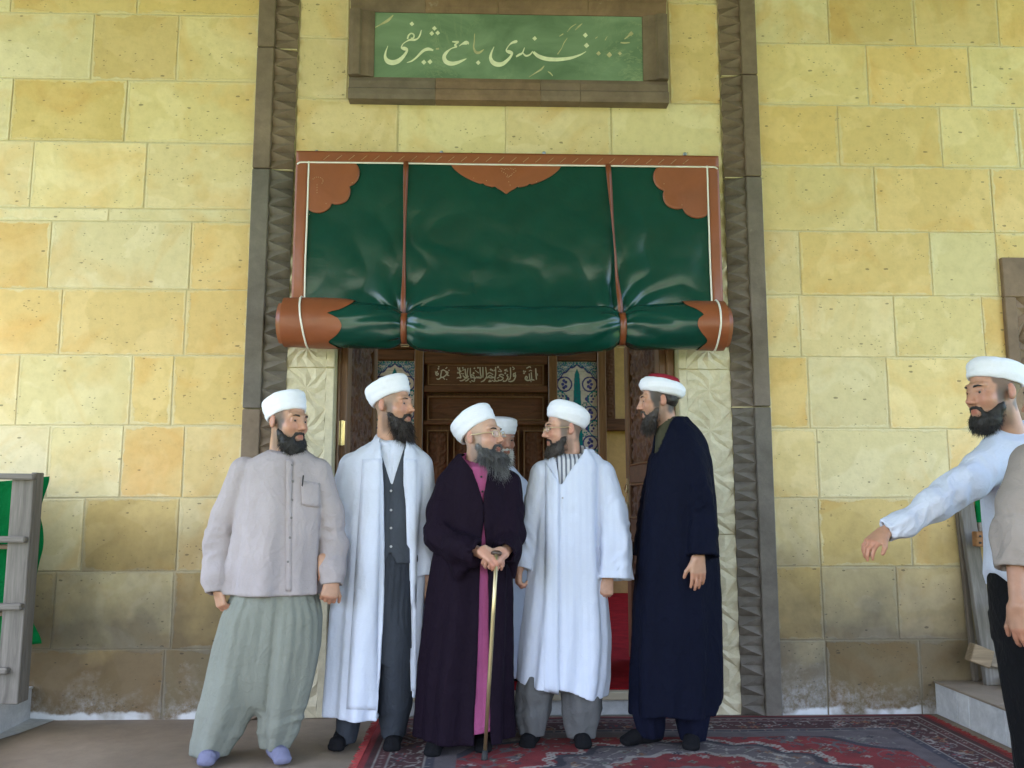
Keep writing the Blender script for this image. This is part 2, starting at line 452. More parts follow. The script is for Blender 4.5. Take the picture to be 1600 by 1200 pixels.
TINTS = [(0.61, 0.455, 0.195), (0.63, 0.49, 0.235), (0.60, 0.435, 0.185), (0.61, 0.49, 0.25), (0.63, 0.445, 0.18), (0.60, 0.485, 0.25), (0.64, 0.515, 0.27)]
DARK, PALE = (0.56, 0.41, 0.165), (0.615, 0.515, 0.29)
rb = random.Random(3)
def block(x0, x1, z0, z1, tint=None):
    g = 0.0035
    x0 += g; x1 -= g; z0 += g; z1 -= g
    if x1 - x0 < 0.02: return
    cx, cz = (x0 + x1) / 2, (z0 + z1) / 2
    hw, hh = (x1 - x0) / 2, (z1 - z0) / 2
    y = -rb.uniform(0.0, 0.003); b = 0.004
    J = lambda: rb.uniform(-0.0025, 0.0025)
    out = [(-hw + J(), -hh + J()), (hw + J(), -hh + J()), (hw + J(), hh + J()), (-hw + J(), hh + J())]
    inn = [(px - math.copysign(b, px), pz - math.copysign(b, pz)) for px, pz in out]
    V = [(px, 0.04, pz) for px, pz in out] + [(px, y + 0.0025, pz) for px, pz in out] + [(px, y, pz) for px, pz in inn]
    Fs = [(8, 9, 10, 11)]
    for a in range(4):
        c = (a + 1) % 4
        Fs += [(4 + a, 4 + c, 8 + c, 8 + a), (a, c, 4 + c, 4 + a)]
    me = bpy.data.meshes.new('stone_block'); me.from_pydata(V, [], Fs)
    uv = me.uv_layers.new(name='UVMap'); sz = me.uv_layers.new(name='size')
    for lp in me.loops:
        v = V[lp.vertex_index]; uv.data[lp.index].uv = (v[0], v[2]); sz.data[lp.index].uv = (hw, hh)
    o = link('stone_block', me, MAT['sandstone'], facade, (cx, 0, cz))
    t = tint or rb.choice(TINTS); k = rb.uniform(0.94, 1.06)
    o.color = (t[0] * k, t[1] * k, t[2] * k * rb.uniform(0.92, 1.08), 1)
def course(py0, py1, ref, xs, tints=()):
    z1 = ZT if py0 is None else zrow(ref, py0); z0 = zrow(ref, py1)
    for i in range(len(xs) - 1):
        block(xs[i], xs[i + 1], z0, z1, tints[i] if i < len(tints) else None)
def X(px, py): return at_y(px, py, 0)[0]
D, P_, N_ = DARK, PALE, None
left = [(None, -80, [-60, 130, 300], ()), (-80, 22, [20, 217], (P_, D, N_)), (22, 125, [145, 278], (P_, D, N_)), (125, 222, [18, 197], (P_, D, N_)), (222, 326, [50, 228], ()),
        (346, 452, [78, 298], (D, P_, N_)), (452, 555, [95, 290], (N_, D, N_)), (555, 665, [28, 205, 270], (N_, P_, (0.60, 0.44, 0.17), N_)), (665, 778, [75, 190, 287], (P_, P_, N_, N_)),
        (778, 893, [130, 278], (P_, D, N_)), (893, 1015, [84, 270], (N_, P_, D)), (1015, 1131, [-60, 255], ())]
for py0, py1, js, tn in left:
    pm = ((py0 if py0 is not None else -140) + py1) / 2
    xs = [X(p, pm) for p in js]
    lead = []
    x = xs[0] - 0.62
    while x > -5.2: lead.append(x); x -= rb.uniform(0.5, 0.75)
    xs2 = [-5.2] + lead[::-1] + xs + [XL_PIL - 0.001]
    k = len(lead)
    course(py0, py1, 200, xs2, [None] * k + list(tn))
course(326, 346, 200, [-5.2, -3.9, X(170, 336), XL_PIL - 0.001], [PALE] * 3)     # thin pale levelling course
right = [(None, -30, [1250, 1400, 1540], ()), (-30, 70, [1293, 1427], (P_, D, D)), (70, 165, [1355, 1515], ()), (165, 260, [1310, 1470, 1590], ()), (260, 362, [1367, 1550], ()),
         (362, 462, [1250, 1455, 1558], (N_, N_, PALE, N_)), (462, 558, [1250, 1398], ()), (558, 670, [1263, 1387], (N_, P_, N_)), (670, 778, [1278, 1483], (N_, P_, N_)),
         (778, 885, [1280], (N_, D)), (885, 1000, [1285, 1402], (D, N_, N_)), (1000, 1120, [1292], (P_, D))]
for py0, py1, js, tn in right:
    pm = ((py0 if py0 is not None else -100) + py1) / 2
    xs = [X(p, pm) for p in js]
    tail = []
    x = xs[-1] + 0.55
    while x < 5.1: tail.append(x); x += rb.uniform(0.45, 0.75)
    course(py0, py1, 1350, [XR_PIL + 0.001] + xs + tail + [5.2], tn)
# between the pilasters, above the curtain
zc0, zc1 = zrow(800, 300), zrow(800, 158)
xs = [XL_IN + 0.001, X(622, 200), X(790, 200), X(955, 200), XR_IN - 0.001]
for a, b, tn in zip(xs[:-1], xs[1:], [TINTS[1], PALE, TINTS[3], PALE]): block(a, b, zc0, zc1, tn)
PLQ = (X(545, 80), X(1045, 80))
z_t = zrow(800, -12)
block(XL_IN + 0.001, PLQ[0], zc1, zrow(500, 60), TINTS[5]); block(XL_IN + 0.001, PLQ[0], zrow(500, 60), z_t, TINTS[3])
block(PLQ[1], XR_IN - 0.001, zc1, zrow(1080, 5), TINTS[0]); block(PLQ[1], XR_IN - 0.001, zrow(1080, 5), z_t, TINTS[3])
for a, b in ((XL_IN + .001, -0.5), (-0.5, 0.3), (0.3, XR_IN - .001)): block(a, b, z_t, ZT)

# ================================================================== CARVED STONE
def pleat(mb, x_band, x_edge, z0, z1, n, yb, ye, dep):
    """n cells of folded fans between the flat band (x_band, depth yb) and the far edge (x_edge, depth ye)"""
    h = (z1 - z0) / n; xm = (x_band + x_edge) / 2
    for i in range(n):
        a, b = z0 + i * h, z0 + (i + 1) * h; c = (a + b) / 2
        jit = lambda: rb.uniform(-0.004, 0.004)
        S = (x_band, yb + dep * 0.8, c)
        P = [(x_band, yb, a), (xm + jit(), (yb + ye) / 2 + dep * 0.5, a), (x_edge, ye + dep * 0.6, a), (x_edge, ye - dep * 0.6 , c + jit()), (x_edge, ye + dep * 0.6, b), (xm + jit(), (yb + ye) / 2 + dep * 0.5, b), (x_band, yb, b)]
        Q1 = (xm + jit(), (yb + ye) / 2 - dep * 0.55, a + h * 0.25); Q2 = (xm + jit(), (yb + ye) / 2 - dep * 0.55, a + h * 0.75)
        vs = [S] + P + [Q1, Q2]
        fs = [(0, 1, 8), (1, 2, 8), (2, 3, 8), (3, 4, 8), (0, 8, 4), (0, 4, 9), (4, 5, 9), (5, 6, 9), (6, 7, 9), (7, 0, 9)]
        if x_edge > x_band: fs = [f[::-1] for f in fs]
        mb.add(vs, fs)
def star(mb, x0, x1, z0, z1, n, y, dep):
    h = (z1 - z0) / n
    for i in range(n):
        a = z0 + i * h; b = a + h; c = ((x0 + x1) / 2, y - dep * 0.3, (a + b) / 2)
        per = []
        for k in range(4):
            per += [(x0 + (x1 - x0) * k / 4, a)]
        for k in range(4): per += [(x1, a + h * k / 4)]
        for k in range(4): per += [(x1 - (x1 - x0) * k / 4, b)]
        for k in range(4): per += [(x0, b - h * k / 4)]
        vs = [c] + [(p[0], y - (dep if k % 2 else 0) - (dep * .25 if k % 4 == 2 else 0), p[1]) for k, p in enumerate(per)]
        mid = [((c[0] + v[0]) / 2, y - (0 if k % 2 else dep * .9), (c[2] + v[2]) / 2) for k, v in enumerate(vs[1:])]
        vs += mid
        fs = []
        for k in range(16):
            l = (k + 1) % 16
            fs += [(0, 17 + k, 17 + l), (17 + k, 1 + k, 1 + l), (17 + k, 1 + l, 17 + l)]
        mb.add(vs, fs)
TONE = {'warm': (1.12, 0.98, 0.86, 1), 'grey': (0.86, 0.90, 0.94, 1), 'mid': (0.98, 0.96, 0.96, 1), 'pale': (1.25, 1.2, 1.15, 1)}
def pilaster(xo, xs_, xi, joints, tones, label):
    cxx = (xo + xi) / 2
    root = thing('carved_pilaster', (cxx, 0, 0), label, 'pilaster', 'carved brown stone pilasters beside the door')
    zs = [0.0] + joints + [ZT]
    for a, b, tn in zip(zs[:-1], zs[1:], tones):
        a2, b2 = a + 0.003, b - 0.003
        m = MB()
        yb = -0.055
        bx0, bx1 = min(xo, xs_), max(xo, xs_)
        m.box((bx0, yb, a2), (bx1, 0.06, b2), 0.005)
        ix0, ix1 = min(xs_, xi), max(xs_, xi)
        n = max(1, round((b2 - a2) / 0.112))
        pleat(m, xs_, xi, a2, b2, n, yb + 0.010, -0.016, 0.026)
        m.box((ix0 + .001, 0.02, a2), (ix1, 0.06, b2))
        if b < ZT:      # mortar in the joint comes with the lower stone
            pass
        o = m.obj('carved_stone', MAT['basalt'], root, own=(cxx, 0, a))
        o.color = TONE[tn]
    for z in joints: MB().box((min(xo, xi) + .004, -0.028, z - 0.0028), (max(xo, xi) - .004, 0.05, z + 0.0028)).obj('mortar_joint', MAT['mortar'], root)
    return root
XL_SP = (at_y(426, 60, -.05)[0] + at_y(412, 600, -.05)[0]) / 2
XR_SP = (at_y(1161, 60, -.05)[0] + at_y(1175, 600, -.05)[0] + at_y(1191, 1000, -.05)[0]) / 3
pilaster(XL_PIL, XL_SP, XL_IN, [zrow(415, 640), zrow(430, 268), zrow(430, 80)], ['warm', 'grey', 'warm', 'warm'], 'brown stone pilaster carved with folded fans, left of the door behind the beige-shirted man')
pilaster(XR_PIL, XR_SP, XR_IN, [zrow(1200, 637), zrow(1150, 280), zrow(1150, 122)], ['grey', 'mid', 'warm', 'warm'], 'brown stone pilaster carved with folded fans, right of the door and the man in navy')
def jamb(x_out, x_in, strip, label):
    sgn = 1 if x_in > x_out else -1
    root = thing('carved_door_jamb', ((x_out + x_in) / 2, 0, 0), label, 'door jamb', 'cream carved stone door jambs')
    for a, b in ((0.004, 1.02), (1.026, 2.0), (2.006, 2.70)):
        m = MB()
        xe = x_in - sgn * strip
        x0, x1 = min(x_out, xe), max(x_out, xe)
        star(m, x0, x1, a, b, max(1, round((b - a) / 0.24)), 0.000, 0.015)
        s0, s1 = min(xe, x_in), max(xe, x_in)
        m.box((s0, -0.012, a), (s1, 0.011, b), 0.004)
        m.obj('carved_stone', MAT['cream'], root, own=((x_out + x_in) / 2, 0, a))
    return root
jamb(XL_IN, XL_DOOR, 0.05, 'cream door jamb carved with star folds, beside the brass hinge')
jamb(XR_IN, XR_DOOR, 0.05, 'cream door jamb carved with star folds, behind the man in the navy robe')

# brown carved surround at the right edge of the photo
xw = at_y(1566, 420, -.03)[0]
zt_ = at_y(1580, 402, -.03)[2]
root = thing('carved_window_surround', (xw + .3, 0, 0), 'brown carved stone surround let into the yellow wall at the far right', 'stone surround')
for x0, x1, z0, z1 in ((xw, xw + .28, 1.15, zt_ - .25), (xw + .28, xw + 1.3, zt_ - .25, zt_), (xw + 1.3, xw + 1.58, 1.15, zt_ - .25), (xw, xw + .28, zt_ - .25, zt_), (xw + 1.3, xw + 1.58, zt_ - .25, zt_)):
    m = MB()
    m.box((x0, -0.03, z0), (x1, 0.05, z1), 0.006)
    if z1 - z0 > .5:
        m.v = []; m.f = []
        inner = x0 + .075 if x0 < xw + .5 else x1 - .075
        m.box((min(inner, x0), -0.03, z0), (max(inner, x0), 0.05, z1), 0.006) if x0 < xw + .5 else m.box((inner, -0.03, z0), (x1, 0.05, z1), 0.006)
        star(m, (inner if x0 < xw + .5 else x0), (x1 if x0 < xw + .5 else inner), z0, z1, max(1, round((z1 - z0) / .24)), -0.006, 0.022)
    o = m.obj('carved_stone', MAT['basalt'], root); o.color = (1.25, 1.0, 0.8, 1)
m = MB().box((xw + .281, -0.008, 1.15), (xw + 1.299, 0.0, zt_ - .251)); m.obj('window_shutter', MAT['wood_dark'], root)

# ================================================================== INSCRIPTION PANEL
def strokes_mesh(strokes, conv, y, wscale, name, mat, parent, th=0.003):
    m = MB()
    for st in strokes:
        P = np.array(st, float)
        if len(P) == 1:                        # diamond dot
            x, yy, w = P[0]; d = w * 1.0
            c = [conv(x - d, yy), conv(x + d * .1, yy - d), conv(x + d, yy + d * .1), conv(x, yy + d)]
            fr = [(p[0], y - th, p[1]) for p in c]; bk = [(p[0], y, p[1]) for p in c]
            m.add(fr + bk, [(0, 1, 2, 3)] + [(i, (i + 1) % 4, 4 + (i + 1) % 4, 4 + i) for i in range(4)])
            continue
        T = []
        Q = np.vstack([2 * P[0] - P[1], P, 2 * P[-1] - P[-2]])
        for i in range(1, len(Q) - 2):
            for u in np.linspace(0, 1, 6, endpoint=(i == len(Q) - 3)):
                a, b, c, d = Q[i - 1], Q[i], Q[i + 1], Q[i + 2]
                T.append(0.5 * ((2 * b) + (-a + c) * u + (2 * a - 5 * b + 4 * c - d) * u * u + (-a + 3 * b - 3 * c + d) * u ** 3))
        T = np.array(T)
        dx = np.gradient(T[:, :2], axis=0); ln = np.maximum(np.hypot(dx[:, 0], dx[:, 1]), 1e-6)
        nx, ny = -dx[:, 1] / ln, dx[:, 0] / ln
        w = np.maximum(T[:, 2], 4) * 0.58
        vs, fs = [], []
        for k in range(len(T)):
            p = conv(T[k, 0] + nx[k] * w[k], T[k, 1] + ny[k] * w[k]); q = conv(T[k, 0] - nx[k] * w[k], T[k, 1] - ny[k] * w[k])
            vs += [(p[0], y, p[1]), (p[0], y - th, p[1]), (q[0], y - th, q[1]), (q[0], y, q[1])]
        for k in range(len(T) - 1):
            a, b = 4 * k, 4 * k + 4
            fs += [(a, b, b + 1, a + 1), (a + 1, b + 1, b + 2, a + 2), (a + 2, b + 2, b + 3, a + 3)]
        fs += [(0, 1, 2, 3), tuple(4 * (len(T) - 1) + q for q in (3, 2, 1, 0))]
        m.add(vs, fs)
    return m.obj(name, mat, parent)

t = NT('green marble')
w = t.wpos()
c = t.ramp(t.noise(t.wpos((0.8, 1, 1.6)), 2.4, 5, 0.6, 1.2), [(0.3, (0.100, 0.165, 0.100)), (0.5, (0.150, 0.230, 0.145)), (0.75, (0.215, 0.31, 0.205))])
vein = t.ramp(t.noise(t.wpos((1.6, 1, -1.0)), 2.2, 7, 0.7, 2.0), [(0.485, 0), (0.50, 1), (0.515, 0)])
gate = t.ramp(t.noise(w, 1.3, 2), [(0.5, 0), (0.62, 1)])
c = t.mix(t.math('MULTIPLY', t.math('MULTIPLY', vein, gate), 0.8), c, (0.30, 0.36, 0.22))
MAT['green_marble'] = t.out(c, 0.32, None)
MAT['letter'] = m_plain('pale cut lettering', (0.66, 0.69, 0.50), 0.6, 0.12, 20)
MAT['letter_worn'] = m_plain('worn tan lettering', (0.44, 0.42, 0.25), 0.6, 0.2, 30)
plq = thing('inscription_panel', (0.15, 0, zrow(800, 73)), 'green marble panel with a pale Arabic inscription in a brown stone frame above the curtain', 'inscription')
ypl = -0.045
px0, px1 = at_y(585, 75, ypl)[0], at_y(1004, 75, ypl)[0]
pz0, pz1 = at_y(795, 124, ypl)[2], at_y(795, 23, ypl)[2]
MB().box((px0, ypl, pz0), (px1, 0.03, pz1)).obj('marble_slab', MAT['green_marble'], plq)
yf = -0.085
ox0, ox1 = at_y(545, 80, yf)[0], at_y(1044, 80, yf)[0]
oz0 = at_y(795, 157, yf)[2]; oz1 = pz1 + (pz0 - oz0)
def molded(x0, x1, z0, z1, side):
    """outer fillet + inner hollow of the frame, inner side towards the panel"""
    m = MB()
    if side in 'tb':
        zo, zi = (z1, z0) if side == 't' else (z0, z1)
        prof = [(zo, 0.0), (zo, yf), (zo + (zi - zo) * .18, yf - 0.006), (zo + (zi - zo) * .42, yf - .004), (zo + (zi - zo) * .5, yf + .012), (zo + (zi - zo) * .8, yf + .018), (zi, yf + .034), (zi, 0.0)]
        vs = [(x0, p[1], p[0]) for p in prof] + [(x1, p[1], p[0]) for p in prof]
    else:
        xo, xi = (x0, x1) if side == 'l' else (x1, x0)
        prof = [(xo, 0.0), (xo, yf), (xo + (xi - xo) * .18, yf - 0.006), (xo + (xi - xo) * .42, yf - .004), (xo + (xi - xo) * .5, yf + .012), (xo + (xi - xo) * .8, yf + .018), (xi, yf + .034), (xi, 0.0)]
        vs = [(p[0], p[1], z0) for p in prof] + [(p[0], p[1], z1) for p in prof]
    n = len(prof)
    m.add(vs, [(i, i + 1, n + i + 1, n + i) for i in range(n - 1)] + [tuple(range(n)), tuple(range(2 * n - 1, n - 1, -1))])
    return m
def fr(px): return at_y(px, 140, yf)[0]
for a, b, tn in ((ox0 + .002, fr(680) - .001, 'grey'), (fr(680) + .001, fr(845) - .001, 'warm'), (fr(845) + .001, fr(907) - .001, 'mid'), (fr(907) + .001, ox1 - .002, 'mid')):
    o = molded(a, b, oz0, pz0 - .001, 'b').obj('frame_stone', MAT['basalt'], plq); o.color = (TONE[tn][0] * 1.25, TONE[tn][1] * 1.1, TONE[tn][2] * .98, 1)
for a, b, tn in ((ox0 + .002, fr(662) - .001, 'mid'), (fr(662) + .001, fr(778) - .001, 'warm'), (fr(778) + .001, fr(921) - .001, 'warm'), (fr(921) + .001, ox1 - .002, 'warm')):
    o = molded(a, b, pz1 + .001, oz1, 't').obj('frame_stone', MAT['basalt'], plq); o.color = (TONE[tn][0] * 1.1, TONE[tn][1] * .95, TONE[tn][2] * .8, 1)
for a, b, s in ((ox0, px0 - .001, 'l'), (px1 + .001, ox1, 'r')):
    o = molded(a, b, pz0, pz1, s).obj('frame_stone', MAT['basalt'], plq); o.color = TONE['warm']
def cv1(x, y):
    p = at_y(580 + x / 7.27, 10 + y / 7.27, ypl); return p[0], p[2]
def cv2(x, y):
    p = at_y(790 + x / 7.27, 10 + y / 7.27, ypl); return p[0], p[2]
A1 = [[(190,450,4),(165,520,14),(160,580,28),(190,625,45),(245,640,48),(310,620,42),(365,570,30),(400,520,22),(405,490,25),(375,480,35),(345,470,15),(360,430,8),(400,400,8),(440,382,16),(490,382,18),(530,365,12),(555,325,14),(570,270,6)],
      [(412,370,14),(425,330,14),(455,308,12),(485,325,14),(480,360,12),(450,362,8)], [(462,200,26)],
      [(405,640,4),(460,622,12),(510,585,16),(555,540,22),(600,500,26),(650,487,30),(705,500,14)],
      [(718,250,26)], [(688,308,26)], [(755,302,26)], [(598,635,28)], [(668,630,28)],
      [(920,402,8),(960,405,16),(990,405,14),(950,440,14),(968,460,16),(910,480,8),(850,530,26),(828,580,36),(850,630,42),(910,652,40),(980,640,30),(1040,615,18),(1082,595,5)],
      [(1000,452,6),(1030,430,12),(1075,415,36),(1098,418,26),(1106,432,4)], [(1215,640,26)],
      [(1395,460,5),(1365,530,18),(1357,590,30),(1385,640,42),(1440,662,44),(1500,650,36),(1560,600,26),(1590,560,20),(1596,530,26),(1565,518,34),(1535,500,14),(1560,450,8),(1600,415,18),(1645,400,26),(1655,388,8)]]
A2 = [[(120,572,14),(155,550,20),(190,530,14),(215,470,6)], [(195,530,10),(230,562,16),(275,550,12),(308,512,8)],
      [(315,520,22),(370,565,34),(450,595,38),(550,605,36),(650,600,32),(750,585,26),(850,550,14),(912,515,4)],
      [(330,365,26)], [(905,328,28)], [(918,445,30)]]
W1 = [[(1175,310,6),(1170,400,10),(1165,470,14),(1190,520,24),(1230,525,22),(1280,490,6)], [(735,485,12),(770,480,16)], [(45,240,5),(110,205,12),(190,160,26),(250,100,8)]]
W2 = [[(1350,372,8),(1385,345,14),(1415,315,20)], [(1425,310,28)], [(1305,412,10),(1350,416,16),(1410,412,8)], [(1055,535,26)], [(1178,550,32)], [(1298,535,22)], [(265,805,4),(350,750,10),(405,715,16),(440,675,5)], [(590,545,10),(640,470,6),(660,420,8),(700,360,5)], [(700,290,4),(740,240,8),(800,200,4)], [(790,270,6),(830,230,14),(870,195,5)], [(610,340,6),(655,312,10)], [(1130,385,8),(1155,340,4)], [(1020,365,10),(1045,345,6)], [(480,740,6),(510,760,10),(535,790,6)]]
for SS, cvx, nm, mt in ((A1, cv1, 'letter_stroke', 'letter'), (A2, cv2, 'letter_stroke', 'letter'), (W1, cv1, 'worn_stroke', 'letter_worn'), (W2, cv2, 'worn_stroke', 'letter_worn')):
    for q in SS: strokes_mesh([q], cvx, ypl, 1, nm, MAT[mt], plq, .003 if mt == 'letter' else .002)

# ================================================================== PRAYER ROOM SEEN THROUGH THE DOOR
ZI = 0.14                                        # its floor
YB = 5.6
sheet('prayer_room_floor', -3.5, 3.5, 0.43, YB, ZI, MAT['carpet_red'])
# threshold: grey riser, pale sill board, carpet lapping over it
th = thing('door_threshold', (0.0, 0.2, 0), 'grey stone door step with a pale wooden sill board under red carpet', 'door step')
MB().box((XL_DOOR + .001, 0.012, 0.0), (XR_DOOR - .001, 0.44, 0.085), 0.006).obj('stone_riser', MAT['white_stone'], th)
MB().box((XL_DOOR + .001, -0.002, 0.088), (XR_DOOR - .001, 0.10, 0.132), 0.004).obj('sill_board', m_plain('pale sill board', (0.50, 0.42, 0.30), 0.6, 0.15, 8, stretch=(0.3, 1, 1)), th)
MB().box((XL_DOOR + .01, 0.06, 0.133), (XR_DOOR - .01, 0.44, 0.143)).obj('carpet_edge', MAT['carpet_red'], th)
iw = thing('prayer_room_walls', (0, 4, ZI), 'yellow plastered back and side walls of the prayer room inside', 'wall')
MB().box((-3.5, YB, ZI), (3.5, YB + .2, 4.6)).obj('back_wall', MAT['plaster'], iw)
# unseen side walls; the tall openings are added to let daylight in
for sx in (-1, 1):
    m = MB()
    xa, xb = (3.5, 3.7) if sx > 0 else (-3.7, -3.5)
    ys = [0.43, 0.9, 2.5, 2.9, 5.2, YB]
    for i, (a, b) in enumerate(zip(ys[:-1], ys[1:])):
        if i % 2 == 0: m.box((xa, a, ZI), (xb, b, 4.6))
        else: m.box((xa, a, ZI), (xb, b, 0.6)); m.box((xa, a, 4.2), (xb, b, 4.6))
    m.obj('side_wall', MAT['plaster'], iw)
m = MB()
m.box((-3.7, 0.43, 4.6), (3.7, YB + .2, 4.8))
tag(m.obj('prayer_room_ceiling', MAT['porch_ceiling']), kind='structure')

# carved wooden prayer niche at the back wall, with two tile panels and an inscription
YM = 5.42
def M(px, py, dy=0.0): return at_y(px, py, YM + dy)
mx = lambda px: at_y(px, 620, YM)[0]
mz = lambda py: at_y(760, py, YM)[2]
niche = thing('prayer_niche', (mx(762), YM, ZI), 'dark carved wooden prayer niche with an Arabic inscription and two tile panels', 'prayer niche')
def bx(name, x0, x1, z0, z1, y0, y1, mat, parent=niche, bev=0.008):
    return MB().box((x0, y0, z0), (x1, y1, z1), bev).obj(name, mat, parent)
ztop = mz(470)
bx('back_board', mx(578), mx(947), ZI, ztop, YM + .06, YB - .005, MAT['wood_dark'])
for a, b in ((578, 584), (647, 661), (857, 871), (934, 947)):
    bx('stile', mx(a), mx(b), ZI, mz(546), YM - .02, YM + .06, MAT['wood_mid'])
bx('rail', mx(578), mx(947), mz(545.5), mz(541), YM - .03, YM + .06, MAT['wood_dark_x'])
bx('cornice', mx(576), mx(949), mz(540.5), mz(512), YM - .05, YM + .06, MAT['wood_dark_x'])
bx('cornice', mx(572), mx(953), mz(511), mz(470), YM - .09, YM + .06, MAT['wood_dark_x'])
for a, b in ((584.5, 646.5), (871.5, 933.5)):
    bx('rail', mx(a), mx(b), mz(563), mz(546.5), YM - .005, YM + .06, MAT['wood_dark_x'])
def tile_panel(x0, x1, z0, z1):
    nu, nv = 110, 420
    u, v = np.meshgrid(np.linspace(0, 1, nu), np.linspace(0, 1, nv)); u = u.ravel(); v = v.ravel()   # v from the top
    W, H = x1 - x0, z1 - z0
    X_, Z_ = (u - .5) * W, v * H
    C = np.tile(np.array([0.50, 0.44, 0.40]), (len(u), 1))
    nz = fbm(np.stack([u * 9, v * 40, 0 * u], 1), 2); C *= (1 + .06 * nz)[:, None]
    NAVY, TURQ, BLUE = np.array([0.035, 0.035, 0.16]), np.array([0.0, 0.15, 0.17]), np.array([0.03, 0.12, 0.26])
    def put(mask, c): C[mask] = c
    ax = np.abs(X_)
    per = 0.36
    for k in range(8):
        zc = 0.28 + per * k; s = 1 if k % 2 else -1
        rr = np.hypot(ax - .155, Z_ - zc)
        put(np.abs(rr - .088) < .009, NAVY * 1.1)
        for a in range(5):
            an = a * 1.257 + k
            put(np.hypot(ax - .155 - .034 * np.cos(an) * .6, Z_ - zc - .045 * np.sin(an)) < .020, NAVY if a % 2 else NAVY * 1.6)
        put(np.hypot((ax - .12), (Z_ - zc - per / 2)) < .026, NAVY)
        for a in range(6):
            an = a * 1.047
            put(np.hypot(ax - .155 - .04 * np.cos(an), Z_ - zc - per / 2 - .04 * np.sin(an)) < .014, NAVY * 1.3)
            put(np.hypot(ax - .21 - .03 * np.cos(an + .4), Z_ - zc - per * .32 - .03 * np.sin(an + .4)) < .011, TURQ)
            put(np.hypot(ax - .09 - .026 * np.cos(an + .2), Z_ - zc - per * .7 - .026 * np.sin(an)) < .010, TURQ)
        put(np.abs(np.hypot(ax - .235, Z_ - zc - per / 2) - .10) < .006, TURQ * 1.2)
    # cypress
    wc = np.interp(Z_, [.085, .11, .16, .3, .7, 1.4, 2.2, 3], [0, .012, .030, .040, .055, .075, .085, .09])
    cyp = ax < wc
    put(cyp, TURQ); sp = fbm(np.stack([X_ * 60, Z_ * 60, 0 * u], 1), 2) > .35; put(cyp & sp, TURQ * .6 + NAVY * .3)
    # spandrels above a cusped arch
    arch = .035 + .62 * (ax / (W / 2)) ** 1.5 * .3 + .02 * np.abs(np.sin(ax * 38))
    spd = Z_ < arch
    put(spd, np.array([0.42, 0.40, 0.42]))
    sw = np.sin(ax * 95 + 5 * np.sin(Z_ * 60)) + np.sin(Z_ * 110 + 3 * np.cos(ax * 50))
    put(spd & (sw > .35), BLUE); put(spd & (sw < -.75), TURQ)
    put(np.abs(Z_ - arch) < .011, NAVY)
    # tile joints
    jm = (np.abs((Z_ % .24) - .12) < .0022) | (np.abs(X_) < .0018); C[jm] *= .7
    V = np.stack([x0 + u * W, np.full_like(u, YM + .045), z1 - v * H], 1) - origin_of(niche)
    me = mesh_np('tile_panel', V, [grid_faces(nu, nv)[:, ::-1]]); vcol(me, C)
    link('tile_panel', me, MAT['tile'], niche)
MAT['tile'] = m_vcol('glazed tile', 0.22, 0.1, 60)
for a, b in ((584.5, 646.5), (871.5, 933.5)): tile_panel(mx(a), mx(b), ZI + .15, mz(563.5))
def relief_panel(x0, x1, z0, z1, y, fn, name, mat, parent, res=0.011, dep=0.012):
    nu, nv = max(8, int((x1 - x0) / res)), max(8, int((z1 - z0) / res))
    u, v = np.meshgrid(np.linspace(0, 1, nu), np.linspace(0, 1, nv)); u = u.ravel(); v = v.ravel()
    h = fn(u, v, x1 - x0, z1 - z0)
    V = np.stack([x0 + u * (x1 - x0), y - dep * h, z0 + v * (z1 - z0)], 1) - origin_of(parent)
    me = mesh_np(name, V, [grid_faces(nu, nv)], True)
    return link(name, me, mat, parent)
def scroll(u, v, W, H, per=0.16):
    """arabesque: spiral tendrils laid out on a jittered lattice"""
    x, z = u * W, v * H
    h = np.zeros_like(x); rg = random.Random(5)
    nx, nz = max(1, round(W / per)), max(1, round(H / per))
    for i in range(nx):
        for j in range(nz):
            cx, cz = (i + .5) * W / nx + rg.uniform(-.01, .01), (j + .5) * H / nz + rg.uniform(-.01, .01)
            s = 1 if (i + j) % 2 else -1
            r = np.hypot(x - cx, z - cz); a = np.arctan2(z - cz, x - cx) * s
            R0 = per * .62
            m = r < R0
            sp = 0.5 + 0.5 * np.cos(a + rg.uniform(0, 6) - r / R0 * 9.5)
            h[m] = np.maximum(h[m], sstep(.45, .8, sp[m]) * sstep(R0, R0 * .8, r[m]))
    edge = np.minimum(np.minimum(u, 1 - u) * W, np.minimum(v, 1 - v) * H)
    return h * sstep(0.004, .012, edge)
def cartouche(u, v, W, H):
    h = 0
    for cx in (.27, .73):
        q = np.abs((u - cx) * W / (W * .21)) ** 1.3 + np.abs((v - .5) * H / (H * .36)) ** 1.5
        h = h + np.exp(-((q - 1) / .09) ** 2) + np.exp(-((q - .72) / .07) ** 2) * .7 + (q < .6) * .6 * np.clip(fbm(np.stack([u * W * 24, v * H * 24, 0 * u], 1), 2), 0, 1)
    return np.clip(h, 0, 1)
bx('inscription_board', mx(668), mx(850), mz(601), mz(570), YM + .01, YM + .06, MAT['wood_dark_x'])
for a, b, y0, y1 in ((661.5, 856.5, 569, 547), (661.5, 856.5, 613, 602), (661.5, 856.5, 664, 657)):
    bx('rail', mx(a), mx(b), mz(y0), mz(y1), YM - .008, YM + .06, MAT['wood_dark_x'])
def bead(x0, x1, z0, z1, parent=niche, y=None, mat='wood_mid', t=0.014):
    y = YM - .004 if y is None else y
    m = MB()
    m.box((x0, y, z0), (x1, y + .03, z0 + t)); m.box((x0, y, z1 - t), (x1, y + .03, z1)); m.box((x0, y, z0 + t), (x0 + t, y + .03, z1 - t)); m.box((x1 - t, y, z0 + t), (x1, y + .03, z1 - t))
    return m.obj('panel_moulding', MAT[mat], parent)
